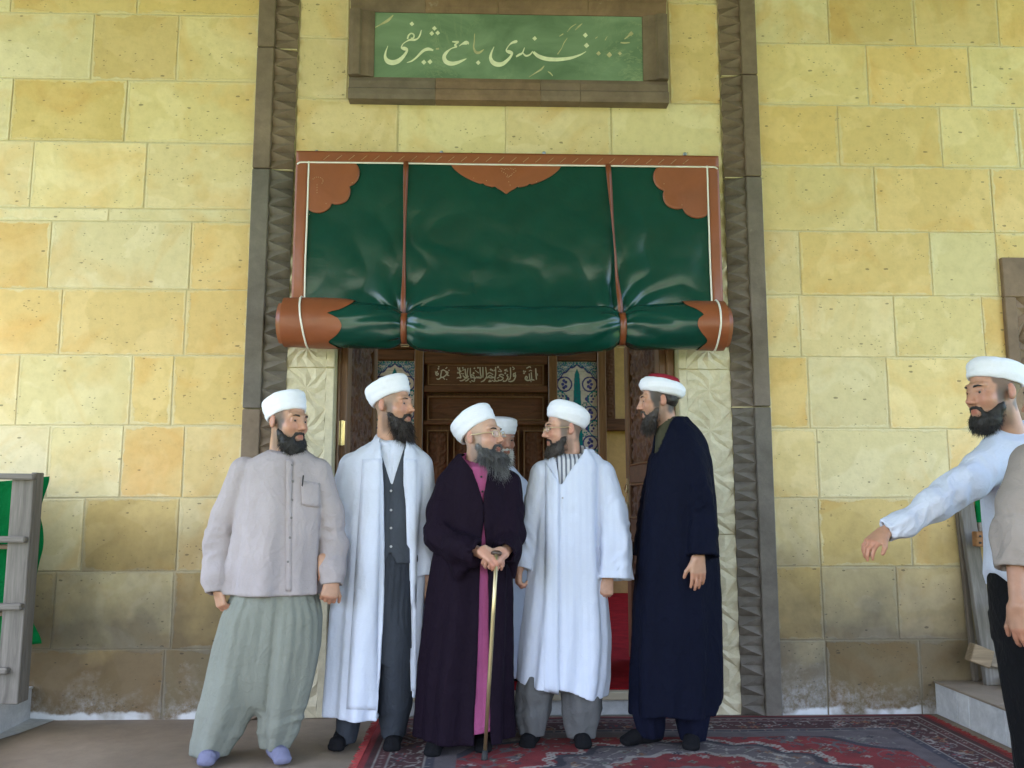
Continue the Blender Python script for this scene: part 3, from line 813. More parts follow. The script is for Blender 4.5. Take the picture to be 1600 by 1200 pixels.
bead(mx(668), mx(850), mz(602), mz(569.5)); bead(mx(668), mx(850), mz(656.5), mz(619))
relief_panel(mx(669), mx(849), mz(655.5), mz(620), YM + .03, cartouche, 'carved_panel', MAT['wood_dark_x'], niche, 0.014)
for a, b in ((668, 701), (709, 759), (767, 811), (818, 850)):
    bead(mx(a), mx(b), ZI + .3, mz(672)); relief_panel(mx(a + 1.5), mx(b - 1.5), ZI + .32, mz(674), YM + .03, lambda u, v, W, H: scroll(u, v, W, H, .13), 'carved_panel', MAT['wood_dark'], niche, 0.014)
# raised pale inscription: photo crop coordinates (8 x)
def cvm(x, y):
    p = at_y(655 + x / 8, 560 + y / 8, YM + .01); return p[0], p[2]
W_ = 13
def L(*p): return [(x, y, w) for x, y, w in p]
INS = [ # Allah
 L((1455,125,12),(1460,200,14),(1465,265,10)), L((1440,275,6),(1425,268,12),(1408,262,12),(1400,175,10)), L((1405,265,12),(1385,270,12),(1375,190,10)), L((1385,272,12),(1350,275,14),(1325,255,13),(1335,225,12),(1350,240,12),(1338,272,10)), L((1395,285,6),(1400,296,10)), L((1340,125,10),(1380,105,12),(1395,120,6)), [(1310,185,13)], [(1325,165,11)], [(1305,160,10)], L((1372,160,7),(1392,150,9),(1410,160,7)), L((1475,190,8),(1480,215,6)),
 # verse
 L((1205,175,8),(1195,215,13),(1180,225,13),(1178,195,11),(1195,190,11),(1205,225,12),(1180,275,13),(1140,290,12),(1110,280,8)), L((1165,105,9),(1190,130,8),(1170,140,8)), L((1140,115,11),(1143,200,13),(1135,255,12),(1110,262,9)), L((1110,200,10),(1095,215,12),(1110,235,12),(1085,280,12),(1050,290,7)), [(1075,185,14)], L((1100,135,8),(1065,150,10),(1110,160,8)), L((1060,215,10),(1030,200,12),(1000,215,12),(1050,245,12),(1020,275,12),(985,270,8)), L((1045,290,9),(1060,275,8)), L((1000,130,8),(1030,165,9),(985,160,8)), [(985,110,15)], L((955,110,12),(955,200,13),(945,265,13),(965,285,11),(1000,280,7)), L((930,160,8),(960,130,8)),
 L((940,235,12),(900,245,13),(870,235,12),(850,245,12),(885,215,10),(925,240,12)), L((905,285,10),(870,290,12),(890,270,10)), [(895,140,15)], [(915,150,12)], L((830,110,11),(840,190,12),(842,245,12),(830,235,9)), L((845,200,9),(880,180,10),(925,205,8)), L((830,250,12),(805,280,13),(770,295,7)), L((795,110,12),(797,200,13),(795,240,12)), L((760,110,12),(765,190,13),(775,240,13),(745,245,11)), L((750,225,9),(735,245,12),(720,230,9),(705,248,12),(690,235,10),(670,245,12)), [(735,118,12)], [(690,125,12)], [(680,185,15)], L((700,150,8),(745,185,8)), L((670,245,12),(640,210,12),(680,215,12),(690,285,11),(650,275,8)), L((640,120,11),(640,200,13),(650,250,12)), L((625,250,12),(600,275,13),(575,285,8)), L((610,120,8),(600,200,11),(615,235,12)), L((575,130,11),(580,200,13),(600,245,13),(570,235,12),(545,215,11),(575,255,12),(530,280,10),(505,278,6)), L((540,150,9),(565,140,9)), [(545,120,12)], L((505,115,12),(508,190,13),(520,240,13),(490,240,12),(470,250,8)), [(485,180,14)], L((480,110,8),(490,150,9)), [(520,160,11)], L((630,290,8),(650,298,8)), L((905,270,6),(930,285,9),(950,290,6)), L((1000,235,8),(970,250,9)), L((560,190,8),(540,195,9),(525,185,8)),
 # Muhammad
 L((375,215,8),(350,205,12),(360,175,12),(330,165,12),(345,195,12),(300,235,13),(270,225,12),(280,160,12)), L((280,230,12),(245,260,13),(215,255,8)), L((300,240,12),(320,265,9)), L((270,160,9),(300,145,12),(330,160,9)), L((350,110,8),(330,130,9)), [(240,130,13)], [(245,105,11)], [(215,180,13)], [(235,190,12)], [(225,165,10)], L((200,160,6),(215,210,11),(245,200,7)), L((335,260,7),(350,268,7)), [(372,150,9)]]
MAT['ivory'] = m_plain('ivory lettering', (0.50, 0.43, 0.33), 0.6, 0.15, 20)
strokes_mesh(INS, cvm, YM + .008, 1, 'lettering', MAT['ivory'], niche, 0.008)['kind'] = 'stuff'
for nm in ('',):
    pass
# dark carved trim on the yellow wall right of the niche
tr = thing('wall_trim', (mx(955), YB - .05, ZI), 'dark carved wooden corner trim on the yellow wall right of the tile panel', 'wall trim')
bx('trim_post', mx(948), mx(963), mz(668), mz(440), YB - .09, YB - .003, MAT['wood_dark'], tr)
bx('trim_rail', mx(948), mx(1010), mz(671.5), mz(652.5), YB - .10, YB - .003, MAT['wood_dark_x'], tr)
relief_panel(mx(949), mx(962), mz(650), mz(445), YB - .092, lambda u, v, W, H: scroll(u, v, W, H, .08), 'carving', MAT['wood_dark'], tr, .012, .01)

# ================================================================== DOOR: casing and two carved leaves folded inwards
dw = thing('door_frame', (0, .2, ZI), 'brown wooden door casing inside the cream stone jambs', 'door frame')
YD = 0.10
xcl, xcr = at_y(530, 640, YD)[0], at_y(1043, 620, YD)[0]
for x0, x1 in ((XL_DOOR + .002, xcl), (xcr, XR_DOOR - .002)):
    MB().box((x0, YD, ZI), (x1, YD + .16, Z_HEAD - .002), 0.006).obj('casing_post', MAT['wood_mid'], dw)
MB().box((XL_DOOR + .002, YD, Z_HEAD - .12), (XR_DOOR - .002, YD + .16, Z_HEAD - .003), 0.006).obj('casing_head', MAT['wood_mid'], dw)
# reveal lining stone strip seen on the right
def leaf(hinge, free, label, group, handle):
    a = Vector((hinge[0], hinge[1], 0)); b = Vector((free[0], free[1], 0)); d = (b - a); Wd = d.length; d.normalize()
    n = Vector((d.y, -d.x, 0))
    if n.dot(Vector((0, -5, 0)) - a) < 0 and False: n = -n
    if (Vector((0.1, 0.8, 0)) - a).dot(n) < 0: n = -n                      # carved face looks into the doorway
    root = thing('door_leaf', (a.x, a.y, ZI), label, 'door', group)
    base = np.array((a.x, a.y, ZI))
    z0, z1 = ZI + .02, Z_HEAD - .13
    def slab(name, s0, s1, za, zb, t0, t1, mat, parent=root):
        m = MB().box((s0, t0, za), (s1, t1, zb), 0.005)
        vs = [a + d * v[0] + n * v[1] + Vector((0, 0, v[2])) for v in m.v]
        q = MB().add(vs, m.f)
        return q.obj(name, mat, parent)
    slab('core_board', 0.004, Wd - .004, z0, z1, -.03, .0, MAT['wood_dark'])
    st = .10
    for s0, s1 in ((0, st), (Wd - st, Wd)): slab('stile', s0, s1, z0, z1, -.035, .028, MAT['wood_mid'])
    zs = [z0, z0 + .14, z0 + .80, z0 + .94, z0 + 1.18, z0 + 1.30, z1 - .12, z1]
    for i in (0, 2, 4, 6): slab('rail', st + .001, Wd - st - .001, zs[i], zs[i + 1], .0005, .024, MAT['wood_dark_x'])
    for i in (1, 3, 5):
        za, zb = zs[i], zs[i + 1]
        W, H = Wd - 2 * st, zb - za
        nu, nv = int(W / .011), int(H / .011)
        u, v = np.meshgrid(np.linspace(0, 1, nu), np.linspace(0, 1, nv)); u = u.ravel(); v = v.ravel()
        h = scroll(u, v, W, H, .14) * .016
        V = np.array(a)[None] + np.array(d)[None] * (st + u * W)[:, None] + np.array(n)[None] * (.002 + h)[:, None]
        V[:, 2] = za + v * H
        me = mesh_np('carved_panel', V - base, [grid_faces(nu, nv)], True)
        link('carved_panel', me, MAT['wood_dark'], root)
        for s0, s1, q0, q1 in ((st, Wd - st, za, za + .016), (st, Wd - st, zb - .016, zb), (st, st + .016, za + .016, zb - .016), (Wd - st - .016, Wd - st, za + .016, zb - .016)):
            slab('moulding', s0, s1, q0, q1, .001, .027, MAT['wood_mid'])
    hz = at_y(975, 815, free[1])[2]
    if handle:
        pl = slab('handle_plate', Wd - .075, Wd - .025, hz - .30, hz + .30, .028, .034, MAT['gold'])
        q = MB()
        c0 = a + d * (Wd - .05) + n * .034 + Vector((0, 0, hz))
        q.tube([c0, c0 + n * .05], .009); q.tube([c0 + n * .05, c0 + n * .055 - d * .05, c0 + n * .05 - d * .12], [.010, .009, .007])
        q.obj('door_handle', MAT['gold'], pl, True)
        q = MB()
        for s in (-1, 1):
            for k in range(2):
                pts = []
                for i in range(26):
                    tt = i / 25; r = .045 * (1 - tt); an = tt * 8.5
                    pts.append(c0 + Vector((0, 0, s * (.10 + .12 * k))) + d * (r * math.cos(an) * s) + Vector((0, 0, r * math.sin(an))) + n * .004)
                q.tube(pts, .005, 5)
        q.obj('scroll_ornament', MAT['gold'], pl, True)
    hg = []
    for k, hzz in enumerate((at_y(527, 676, .1)[2], .55)):
        q = MB()
        c = a + Vector((0, 0, hzz))
        q.tube([c + Vector((0, -.012, -.075)), c + Vector((0, -.012, .075))], .011)
        sx = 1 if a.x < 0 else -1
        q.box((a.x - .022 if sx > 0 else a.x - .020, a.y - .010, hzz - .072), (a.x + .020 if sx > 0 else a.x + .022, a.y - .004, hzz + .072))
        q.obj('hinge', MAT['brass'], root)
    return root
hl = (xcl + .012, YD + .0); hr = (xcr - .012, YD + .0)
leaf((xcl + .014, YD + .03), at_y(583, 640, 1.02)[:2], 'carved walnut door leaf folded inwards on the left, brass hinge showing', 'carved door leaves', False)
leaf((xcr - .014, YD + .03), at_y(982, 640, 1.02)[:2], 'carved walnut door leaf with a gilt handle, folded inwards behind the man in navy', 'carved door leaves', True)
# ================================================================== LEATHER DOOR CURTAIN, ROLLED UP
def m_leather(name, col, rough, var=0.12, spec=0.5):
    t = NT(name); w = t.wpos()
    c = t.ramp(t.noise(w, 5, 4, .6, .5), [(0.3, tuple(x * (1 - var) for x in col)), (0.7, tuple(x * (1 + var) for x in col))])
    rg = t.ramp(t.noise(w, 9, 4), [(0.3, rough * .85), (0.7, rough * 1.25)])
    v = t.n('ShaderNodeTexVoronoi'); t.l(w, v.inputs['Vector']); v.inputs['Scale'].default_value = 420
    nm = t.bump(v.outputs['Distance'], 0.10, 0.0015)
    nm = t.bump(t.noise(w, 11, 4, .6, 1.0), 0.16, 0.010, nm)
    return t.out(c, rg, nm)
MAT['leather_green'] = m_leather('green leather', (0.0035, 0.046, 0.034), 0.21)
MAT['leather_brown'] = m_leather('brown leather', (0.235, 0.068, 0.026), 0.42)
MAT['leather_strap'] = m_leather('strap leather', (0.20, 0.055, 0.02), 0.36)
MAT['piping'] = m_plain('white piping', (0.75, 0.72, 0.66), 0.5, 0.05)
YC = -0.075
def C_(px, py, y=YC):
    p = at_y(px, py, y); return p[0], p[2]
xc0, zcT = C_(464, 237); xc1 = C_(1120, 245)[0]
xb0 = (C_(463, 300)[0] + C_(457, 470)[0]) / 2; xb1 = (C_(1121, 300)[0] + C_(1129, 470)[0]) / 2
zcT = (C_(464, 238)[1] + C_(1120, 245)[1]) / 2
zroll = C_(790, 514)[1]; zbot = C_(790, 500)[1]
curtain = thing('door_curtain', ((xb0 + xb1) / 2, YC, zcT), 'glossy green leather door curtain with brown scalloped borders, rolled up and strapped', 'curtain')
xs1 = (C_(634, 300)[0], C_(631, 470)[0]); xs2 = (C_(950, 300)[0], C_(968, 470)[0])
RX0, RX1 = C_(437, 514, -.2)[0], C_(1131, 510, -.2)[0]
def sheet_y(x, z):
    """wrinkled surface of the hanging part: folds run from the straps and the roll upwards"""
    x = np.asarray(x); z = np.asarray(z)
    k = np.clip((zcT - z) / (zcT - zbot), 0, 1)
    P = np.stack([x * 1.5 + z * .9, x * 0 , z * 1.7 - x * .5], -1).reshape(-1, 3)
    n1 = fbm(P * 1.4, 3).reshape(x.shape)
    rid = 1 - np.abs(vnoise(np.stack([x * 2.2 - z * 1.6, 0 * x, z * 1.3 + x * 1.1], -1).reshape(-1, 3) * 1.5 + 5).reshape(x.shape))
    n2 = vnoise(np.stack([(x - z * .55) * 3.2, 0 * x, (z + x * .55) * 7.5], -1).reshape(-1, 3) + 3).reshape(x.shape); n3 = vnoise(np.stack([(x + z * .6) * 3.2, 0 * x + 9, (z - x * .6) * 7.5], -1).reshape(-1, 3)).reshape(x.shape)
    d = 0.009 * n1 * (0.35 + k) + (.0045 * np.where(x < (xs1[1] + xs2[1]) / 2 + .25 * n1, n2, n3)) * (.2 + k)
    for xa, xb in (xs1, xs2):
        xx = xa + (xb - xa) * k
        r = np.hypot((x - xx), (z - zbot)); an = np.arctan2(x - xx, z - zbot + .02)
        d += 0.016 * (1 - 2 * np.abs(np.cos(an * 6 + 2.5 * n1))) * np.exp(-r / .30) * sstep(0, .06, r)
        d += 0.02 * np.exp(-((x - xx) / .05) ** 2) * k ** 2
        d -= 0.035 * np.exp(-(np.hypot((x - xx) / .3, (z - zbot - .07) / .10)) ** 2) * (np.abs(x - xx) > .0)
    mid = (x - (xs1[1] + xs2[1]) / 2) / .45
    d -= 0.045 * np.exp(-mid ** 2) * sstep(.74, .97, k) * (1 + .5 * n1)
    d *= sstep(0, .07, np.minimum(x - xb0, xb1 - x) + .01) * sstep(0, .06, k)
    return YC + d
nu, nv = 230, 90
u, v = np.meshgrid(np.linspace(xb0, xb1, nu), np.linspace(zcT, zbot, nv)); u = u.ravel(); v = v.ravel()
V = np.stack([u, sheet_y(u, v), v], 1) - origin_of(curtain)
o = link('leather_sheet', mesh_np('leather_sheet', V, [grid_faces(nu, nv)[:, ::-1]], True), MAT['leather_green'], curtain)
o.modifiers.new('thick', 'SOLIDIFY').thickness = 0.004
def patch(name, poly_fn, mat, off=0.006, nu=60, nv=20):
    """a patch lying on the sheet; poly_fn(s,t) -> x,z"""
    s, t_ = np.meshgrid(np.linspace(0, 1, nu), np.linspace(0, 1, nv)); s = s.ravel(); t_ = t_.ravel()
    x, z = poly_fn(s, t_)
    y = sheet_y(x, z) - off
    V = np.stack([x, y, z], 1) - origin_of(curtain)
    o = link(name, mesh_np(name, V, [grid_faces(nu, nv)], True), mat, curtain)
    md = o.modifiers.new('thick', 'SOLIDIFY'); md.thickness = 0.004; md.offset = 0
    return o
bt = C_(800, 241)[1] - C_(800, 258)[1]
bw0 = C_(481, 350)[0] - C_(462, 350)[0]; bw1 = C_(1123, 350)[0] - C_(1106, 350)[0]
patch('border', lambda s, t_: (xb0 - .006 + s * (xb1 - xb0 + .012), zcT + .004 - t_ * (bt + .004)), MAT['leather_brown'], .008, 120, 6)
patch('border', lambda s, t_: (xb0 - .006 + s * bw0, zcT - bt - t_ * (zcT - bt - zbot)), MAT['leather_brown'], .007, 6, 60)
patch('border', lambda s, t_: (xb1 + .006 - s * bw1, zcT - bt - t_ * (zcT - bt - zbot)), MAT['leather_brown'], .007, 6, 60)
xin0, xin1, ztop_ = xb0 + bw0, xb1 - bw1, zcT - bt
def scal(a, lobes=6.0):
    """radius of a quarter rosette edge, with cusps between lobes"""
    return 1.02 - .13 * (1 - np.abs(np.sin(a * lobes)) ** .55) - .05 * np.abs(np.cos(2 * a))
def corner(x0, sgn, rx, rz):
    def fn(s, t_):
        a = t_ * np.pi / 2; r = s * scal(a)
        return x0 + sgn * r * rx * np.cos(a), ztop_ - r * rz * np.sin(a)
    return fn
rx = C_(565, 300)[0] - C_(481, 300)[0]; rz = ztop_ - C_(500, 338)[1]
patch('corner_patch', corner(xin0, 1, rx, rz), MAT['leather_brown'], .008, 20, 60)
rx = C_(1107, 300)[0] - C_(1018, 300)[0]; rz = ztop_ - C_(1090, 346)[1]
patch('corner_patch', corner(xin1, -1, rx, rz), MAT['leather_brown'], .008, 20, 60)
cxm = C_(791, 270)[0]; hwm = C_(877, 270)[0] - cxm; hm = ztop_ - C_(791, 304)[1]
def midp(s, t_):
    q = (s - .5) * 2; a = np.abs(q)
    ed = np.clip(1 - a ** 1.9, 0, 1) ** .72
    ed = ed * (.80 + .2 * np.exp(-(a / .10) ** 1.3)) - .05 * np.exp(-((a - .42) / .03) ** 2) - .05 * np.exp(-((a - .2) / .03) ** 2)
    return cxm + q * hwm, ztop_ - t_ * hm * np.clip(ed, 0.002, 1)
patch('centre_patch', midp, MAT['leather_brown'], .008, 100, 16)
def piping(pts, name='piping'):
    q = MB(); q.tube([(x, float(sheet_y(np.array([x]), np.array([z]))[0]) - .011, z) for x, z in pts], .0052, 6); q.obj(name, MAT['piping'], curtain, True)
piping([(xb0 + .002, ztop_ - .012), (xb0 + .015, ztop_ - .002)] + [(x, ztop_) for x in np.linspace(xb0 + .03, xb1 - .03, 60)] + [(xb1 - .015, ztop_ - .002), (xb1 - .002, ztop_ - .012)])
for xx in (xin0, xin1): piping([(xx, z) for z in np.linspace(ztop_ + .006, zbot, 40)])
# tooled dots and the diagonal stitches of the top border
st = MB(); rs = random.Random(1)
for i in range(30):
    x = xb0 + .16 + i * (xb1 - xb0 - .3) / 30; y = float(sheet_y(np.array([x]), np.array([zcT - .03]))[0]) - .0125
    st.tube([(x, y, zcT - .052), (x + .035, y, zcT - .022)], .0011, 4)
def dots(pts):
    for px, py in pts:
        x, z = C_(px, py); y = float(sheet_y(np.array([x]), np.array([z]))[0]) - .012
        st.tube([(x, y + .002, z), (x, y - .001, z)], .0022, 5)
dots([(783 + 2.4 * k, 264 + (k % 3) * .8) for k in range(10)] + [(784 + 3 * k, 268 + 2.2 * k) for k in range(5)] + [(806 - 3 * k, 268 + 2.4 * k) for k in range(5)] + [(795, 285), (797, 290), (792, 277), (799, 275)])
dots([(497 + 14 * math.cos(a) * .6, 284 - 6 * math.sin(a)) for a in np.linspace(-.6, 2.6, 9)] + [(496, 290 + 4 * k) for k in range(4)] + [(551, 287), (510, 319), (484, 336), (1037, 288), (1065, 321), (760, 283), (740, 279), (810, 293), (838, 285)])
st.obj('stitching', m_plain('pale stitching', (0.46, 0.33, 0.2), 0.7), curtain)['kind'] = 'stuff'
# the roll
ROLL_R = (C_(780, 478, -.2)[1] - C_(780, 549, -.2)[1]) / 2 * 1.0
YR = -0.085 - ROLL_R * .85
zr = (C_(780, 478, -.22)[1] + C_(780, 549, -.22)[1]) / 2
sx1, sx2 = C_(631, 514, -.25)[0], C_(973, 514, -.25)[0]
def roll_r(x, a):
    """a: angle, 0 = towards the camera, pi/2 = up"""
    n = fbm(np.stack([x * 3.2, np.cos(a) * .9, np.sin(a) * .9], -1).reshape(-1, 3), 3).reshape(x.shape)
    r = np.full(x.shape, .97) + .055 * n
    for xx in (sx1, sx2):
        dx = x - xx
        r -= .27 * np.exp(-(dx / .05) ** 2) + .10 * np.exp(-(dx / .20) ** 2)
        wr = np.cos(np.arctan2(np.sin(a) * .2 , dx * 1.4) * 0 + a * 8 + 13 * np.abs(dx) + 3 * n) * np.exp(-np.abs(dx) / .15)
        r += .065 * wr * (1 - np.exp(-(dx / .03) ** 2))
    cen = (x - (sx1 + sx2) / 2) / .42
    r += .05 * np.exp(-cen ** 2) * (np.sin(a) > -2)
    return r * ROLL_R
nu, nv = 64, 260
a, xx = np.meshgrid(np.linspace(0, 2 * np.pi, nu, endpoint=False), np.linspace(RX0 + .03, RX1 - .02, nv)); a = a.ravel(); xx = xx.ravel()
def roll_pt(x, a, k=1.0, add=0.0):
    r = roll_r(x, a) * k + add
    ov = 1 + .06 * np.cos(2 * a)
    sag = -.02 * np.cos((x - (RX0 + RX1) / 2) * 2.2) + .012
    return np.stack([x, YR - r * np.cos(a) * .98, zr + r * np.sin(a) / ov * 1.0 + sag], -1)
V = roll_pt(xx, a) - origin_of(curtain)
link('leather_roll', mesh_np('leather_roll', V, [grid_faces(nu, nv, True)], True), MAT['leather_green'], curtain)
def roll_cover(x_end, depth_fn, mat, name):
    nu, nv = 64, 26
    A, s = np.meshgrid(np.linspace(0, 2 * np.pi, nu, endpoint=False), np.linspace(0, 1, nv)); A = A.ravel(); s = s.ravel()
    x = x_end + s * depth_fn(A)
    V = roll_pt(x, A, 1.0, .006) - origin_of(curtain)
    return link(name, mesh_np(name, V, [grid_faces(nu, nv, True)], True), mat, curtain)
wl = C_(521, 520, -.2)[0] - RX0
def dl(A):      # photo: wide at the top, notched at the middle, lobe below
    q = (A + np.pi) % (2 * np.pi) - np.pi
    return wl * (1.02 + .28 * sstep(.3, 1.0, q) - .18 * np.exp(-((q - .30) / .12) ** 2) + .10 * np.exp(-((q + .25) / .35) ** 2) - .16 * np.exp(-((q + 1.0) / .25) ** 2))
wr_ = RX1 - C_(1090, 515, -.2)[0]
def dr(A):
    q = (A + np.pi) % (2 * np.pi) - np.pi
    return -wr_ * (1.0 + .55 * sstep(.35, 1.0, q) - .12 * np.exp(-((q - .30) / .10) ** 2) + .18 * np.exp(-((q + .1) / .35) ** 2) - .25 * np.exp(-((q + .9) / .3) ** 2))
roll_cover(RX0 + .028, dl, MAT['leather_brown'], 'roll_end'); roll_cover(RX1 - .004, dr, MAT['leather_brown'], 'roll_end')
for xe, sg in ((RX0 + .03, -1), (RX1 - .006, 1)):       # inner turns of the roll showing at its ends
    q = MB()
    for k, (rr, ln) in enumerate(((.99, .004), (.86, .03), (.72, .024), (.5, .03), (.28, .02))):
        n = 40; vs = []
        for i in range(n):
            an = 2 * math.pi * i / n
            p = roll_pt(np.array([xe]), np.array([an]))[0]
            c = np.array([xe, YR, zr])
            e = c + (p - c) * rr * (1 + .015 * math.sin(3 * an + k)); e2 = c + (p - c) * (rr - .10) 
            vs += [(xe - sg * .02, e[1], e[2]), (xe + sg * ln, e[1], e[2]), (xe + sg * ln, e2[1], e2[2]), (xe - sg * .02, e2[1], e2[2])]
        fs = []
        for i in range(n):
            j = (i + 1) % n
            for w_ in range(3): fs.append((4 * i + w_, 4 * j + w_, 4 * j + w_ + 1, 4 * i + w_ + 1))
        q.add(vs, fs)
    q.obj('roll_turns', MAT['leather_brown'], curtain, True)
for xe in (C_(471, 514, -.3)[0], C_(1124, 514, -.3)[0]):
    A = np.linspace(0, 2 * np.pi, 48, endpoint=False)
    P = roll_pt(np.full(48, xe) + .022 * -np.sin(A) * (1 if xe < 0 else -.3), A, 1.0, .009)
    MB().tube([tuple(p) for p in P], .0055, 6, closed=True).obj('piping', MAT['piping'], curtain, True)
# straps
for (xt, xb), xr, wid in ((xs1, sx1, .030), (xs2, sx2, .032)):
    pts = []
    for k in np.linspace(0, 1, 16):
        x = xt + (xb - xt) * k if True else 0; z = ztop_ + .01 - (ztop_ - zr - ROLL_R * .55) * k
        y = float(sheet_y(np.array([x]), np.array([max(z, zbot)]))[0]) - .018
        pts.append((x, y, z, math.sin(k * math.pi) * 1.25))
    for an in np.linspace(1.0, -1.75, 16):
        p = roll_pt(np.array([xr]), np.array([an]), 1.0, .008)[0]
        pts.append((p[0], p[1], p[2], 0))
    vs, fs = [], []
    for i, p in enumerate(pts):
        c = math.cos(p[3]); s_ = math.sin(p[3])
        h = wid / 2 * (1.1 if i > 15 else 1)
        vs += [(p[0] - h * c, p[1] - h * s_, p[2]), (p[0] + h * c, p[1] + h * s_ * .2, p[2])]
    for i in range(len(pts) - 1): fs.append((2 * i, 2 * i + 2, 2 * i + 3, 2 * i + 1))
    o = MB().add(vs, fs).obj('strap', MAT['leather_strap'], curtain, True)
    md = o.modifiers.new('thick', 'SOLIDIFY'); md.thickness = .005; md.offset = 0
    e = pts[-1]
    q = MB(); q.tube([(e[0] - .022, e[1] - .004, e[2] - .004), (e[0] + .022, e[1] - .004, e[2] - .004), (e[0] + .022, e[1] + .02, e[2] - .012), (e[0] - .022, e[1] + .02, e[2] - .012)], .004, 6, closed=True)
    q.obj('buckle', MAT['gold'], o, True)
for px in (495, 690, 850, 1070):
    p = at_y(px, 234 + px * .0065, -.004)
    s = thing('wall_screw', tuple(p), {495: 'small grey screw head in the yellow stone above the left end of the curtain', 690: 'small grey screw head above the curtain between its left strap and centre patch', 850: 'small grey screw head above the curtain just right of its centre patch', 1070: 'small grey screw head above the right end of the curtain'}[px], 'screw', 'screws above the curtain')
    MB().tube([(p[0], .01, p[2]), (p[0], -.010, p[2])], .011, 10).tube([(p[0], -.0101, p[2]), (p[0], -.014, p[2])], .006, 6).obj('screw_head', MAT['steel'], s, True)

# ================================================================== RUG
def make_rug():
    x0, x1, y1 = at_z(572, 1168, 0)[0], at_z(1590, 1188, 0)[0], -0.045; y0 = y1 - 2.3
    W, H = x1 - x0, y1 - y0
    nu, nv = int(W / .0085), int(H / .0085)
    u, v = np.meshgrid(np.linspace(0, 1, nu), np.linspace(0, 1, nv)); X_ = (u * W).ravel(); Y_ = (v * H).ravel()
    e = np.minimum(np.minimum(X_, W - X_), np.minimum(Y_, H - Y_))
    RED, MAR, GREY, NAVY, CREAM = map(np.array, ([.17, .012, .016], [.055, .014, .017], [.098, .078, .086], [.026, .022, .034], [.30, .27, .25]))
    C = np.tile(RED, (len(X_), 1))
    cx, cy = W / 2, H / 2
    # field, ogee corners and medallion
    q = (np.abs(X_ - cx) / (W * .44)) ** 1.35 + (np.abs(Y_ - cy) / (H * .44)) ** 1.35
    wob = .035 * np.sin(np.arctan2(Y_ - cy, X_ - cx) * 16)
    C[q + wob > 1.02] = GREY
    C[np.abs(q + wob - 1.02) < .03] = NAVY
    a = np.arctan2((Y_ - cy) / .62, (X_ - cx) / .72)
    md = np.hypot((X_ - cx) / .72, (Y_ - cy) / .62) * (1 + .05 * np.cos(a * 16))
    C[md < 1.0] = GREY * .95; C[(md > .93) & (md < 1.0)] = NAVY; C[md < .62] = RED * .9; C[(md < .66) & (md > .6)] = CREAM * .8; C[md < .3] = GREY
    for lo, hi, c in ((0, .035, RED * 1.1), (.035, .075, MAR), (.075, .082, CREAM * .8), (.082, .13, MAR * 1.3), (.13, .138, CREAM * .7), (.138, .30, MAR * .9), (.30, .308, CREAM * .75), (.308, .35, NAVY * 1.4), (.35, .358, CREAM * .6), (.358, .46, GREY * .9)):
        C[(e >= lo) & (e < hi)] = c
    rg = np.random.RandomState(4)
    G = C.reshape(nv, nu, 3); E = e.reshape(nv, nu); MD = md.reshape(nv, nu); QQ = (q + wob).reshape(nv, nu); XX = X_.reshape(nv, nu); YY = Y_.reshape(nv, nu)
    def motif(mx_, my_, r, kind, c1, c2):
        i0, i1 = max(0, int((mx_ - r) / W * nu)), min(nu, int((mx_ + r) / W * nu) + 2); j0, j1 = max(0, int((my_ - r) / H * nv)), min(nv, int((my_ + r) / H * nv) + 2)
        if i1 <= i0 or j1 <= j0: return
        dx = XX[j0:j1, i0:i1] - mx_; dy = YY[j0:j1, i0:i1] - my_
        rr = np.hypot(dx, dy) / r; aa = np.arctan2(dy, dx)
        sub = G[j0:j1, i0:i1]
        pet = rr < (.62 + .34 * np.cos(aa * kind))
        sub[pet & (rr > .3)] = c1; sub[rr < .3] = c2
    # scrolling stems
    def stem(mask, f1, f2, c, wd):
        s = np.sin(XX * f1 + 2.2 * np.sin(YY * f2)) + np.sin(YY * f1 + 2.2 * np.sin(XX * f2 * 1.1))
        G[mask & (np.abs(s) < wd)] = c
    inb = (E > .145) & (E < .295)
    stem(inb, 34, 30, CREAM * .75, .16)
    stem((E > .46) & (QQ > 1.06), 30, 24, CREAM * .55, .12)
    stem((E > .46) & (QQ < .98) & (MD > 1.16) & (QQ > .70), 26, 22, GREY * .9, .20)
    stem((MD < .9) & (MD > .68), 30, 26, CREAM * .8, .16)
    ring = (np.abs(MD - 1.04 - .03 * np.cos(np.arctan2(YY - cy, XX - cx) * 32)) < .035); G[ring & (np.sin(XX * 160) * np.sin(YY * 160) > -.35)] = CREAM * .95
    for k in range(1500):
        mx_, my_ = rg.rand() * W, rg.rand() * H
        j, i = min(nv - 1, int(my_ / H * nv)), min(nu - 1, int(mx_ / W * nu))
        ee, mm, qq = E[j, i], MD[j, i], QQ[j, i]
        pal = [CREAM * .8, NAVY, GREY * 1.3, MAR * 1.5, np.array([.20, .10, .05]), np.array([.10, .11, .09])]
        if .15 < ee < .29: motif(mx_, my_, rg.uniform(.02, .04), rg.randint(4, 7), pal[rg.choice([0, 1, 2, 4])], RED)
        elif ee > .47:
            if qq < .97 and mm > 1.1 and qq > .66 or mm < .9 or qq > 1.06: motif(mx_, my_, rg.uniform(.012, .030), rg.randint(4, 7), pal[rg.randint(0, 6)], pal[rg.randint(0, 4)])
    for lo in (.105, .328):       # little flowers in the narrow guard bands
        for s in np.arange(.1, W - .1, .045):
            for yy in (lo, H - lo): motif(s, yy, .013, 4, CREAM * .7, RED)
        for s in np.arange(.1, H - .1, .045):
            for xx in (lo, W - lo): motif(xx, s, .013, 4, CREAM * .7, RED)
    C = G.reshape(-1, 3)
    C = C * (1 + .22 * fbm(np.stack([X_ * 18, Y_ * 18, 0 * X_], 1), 2))[:, None]
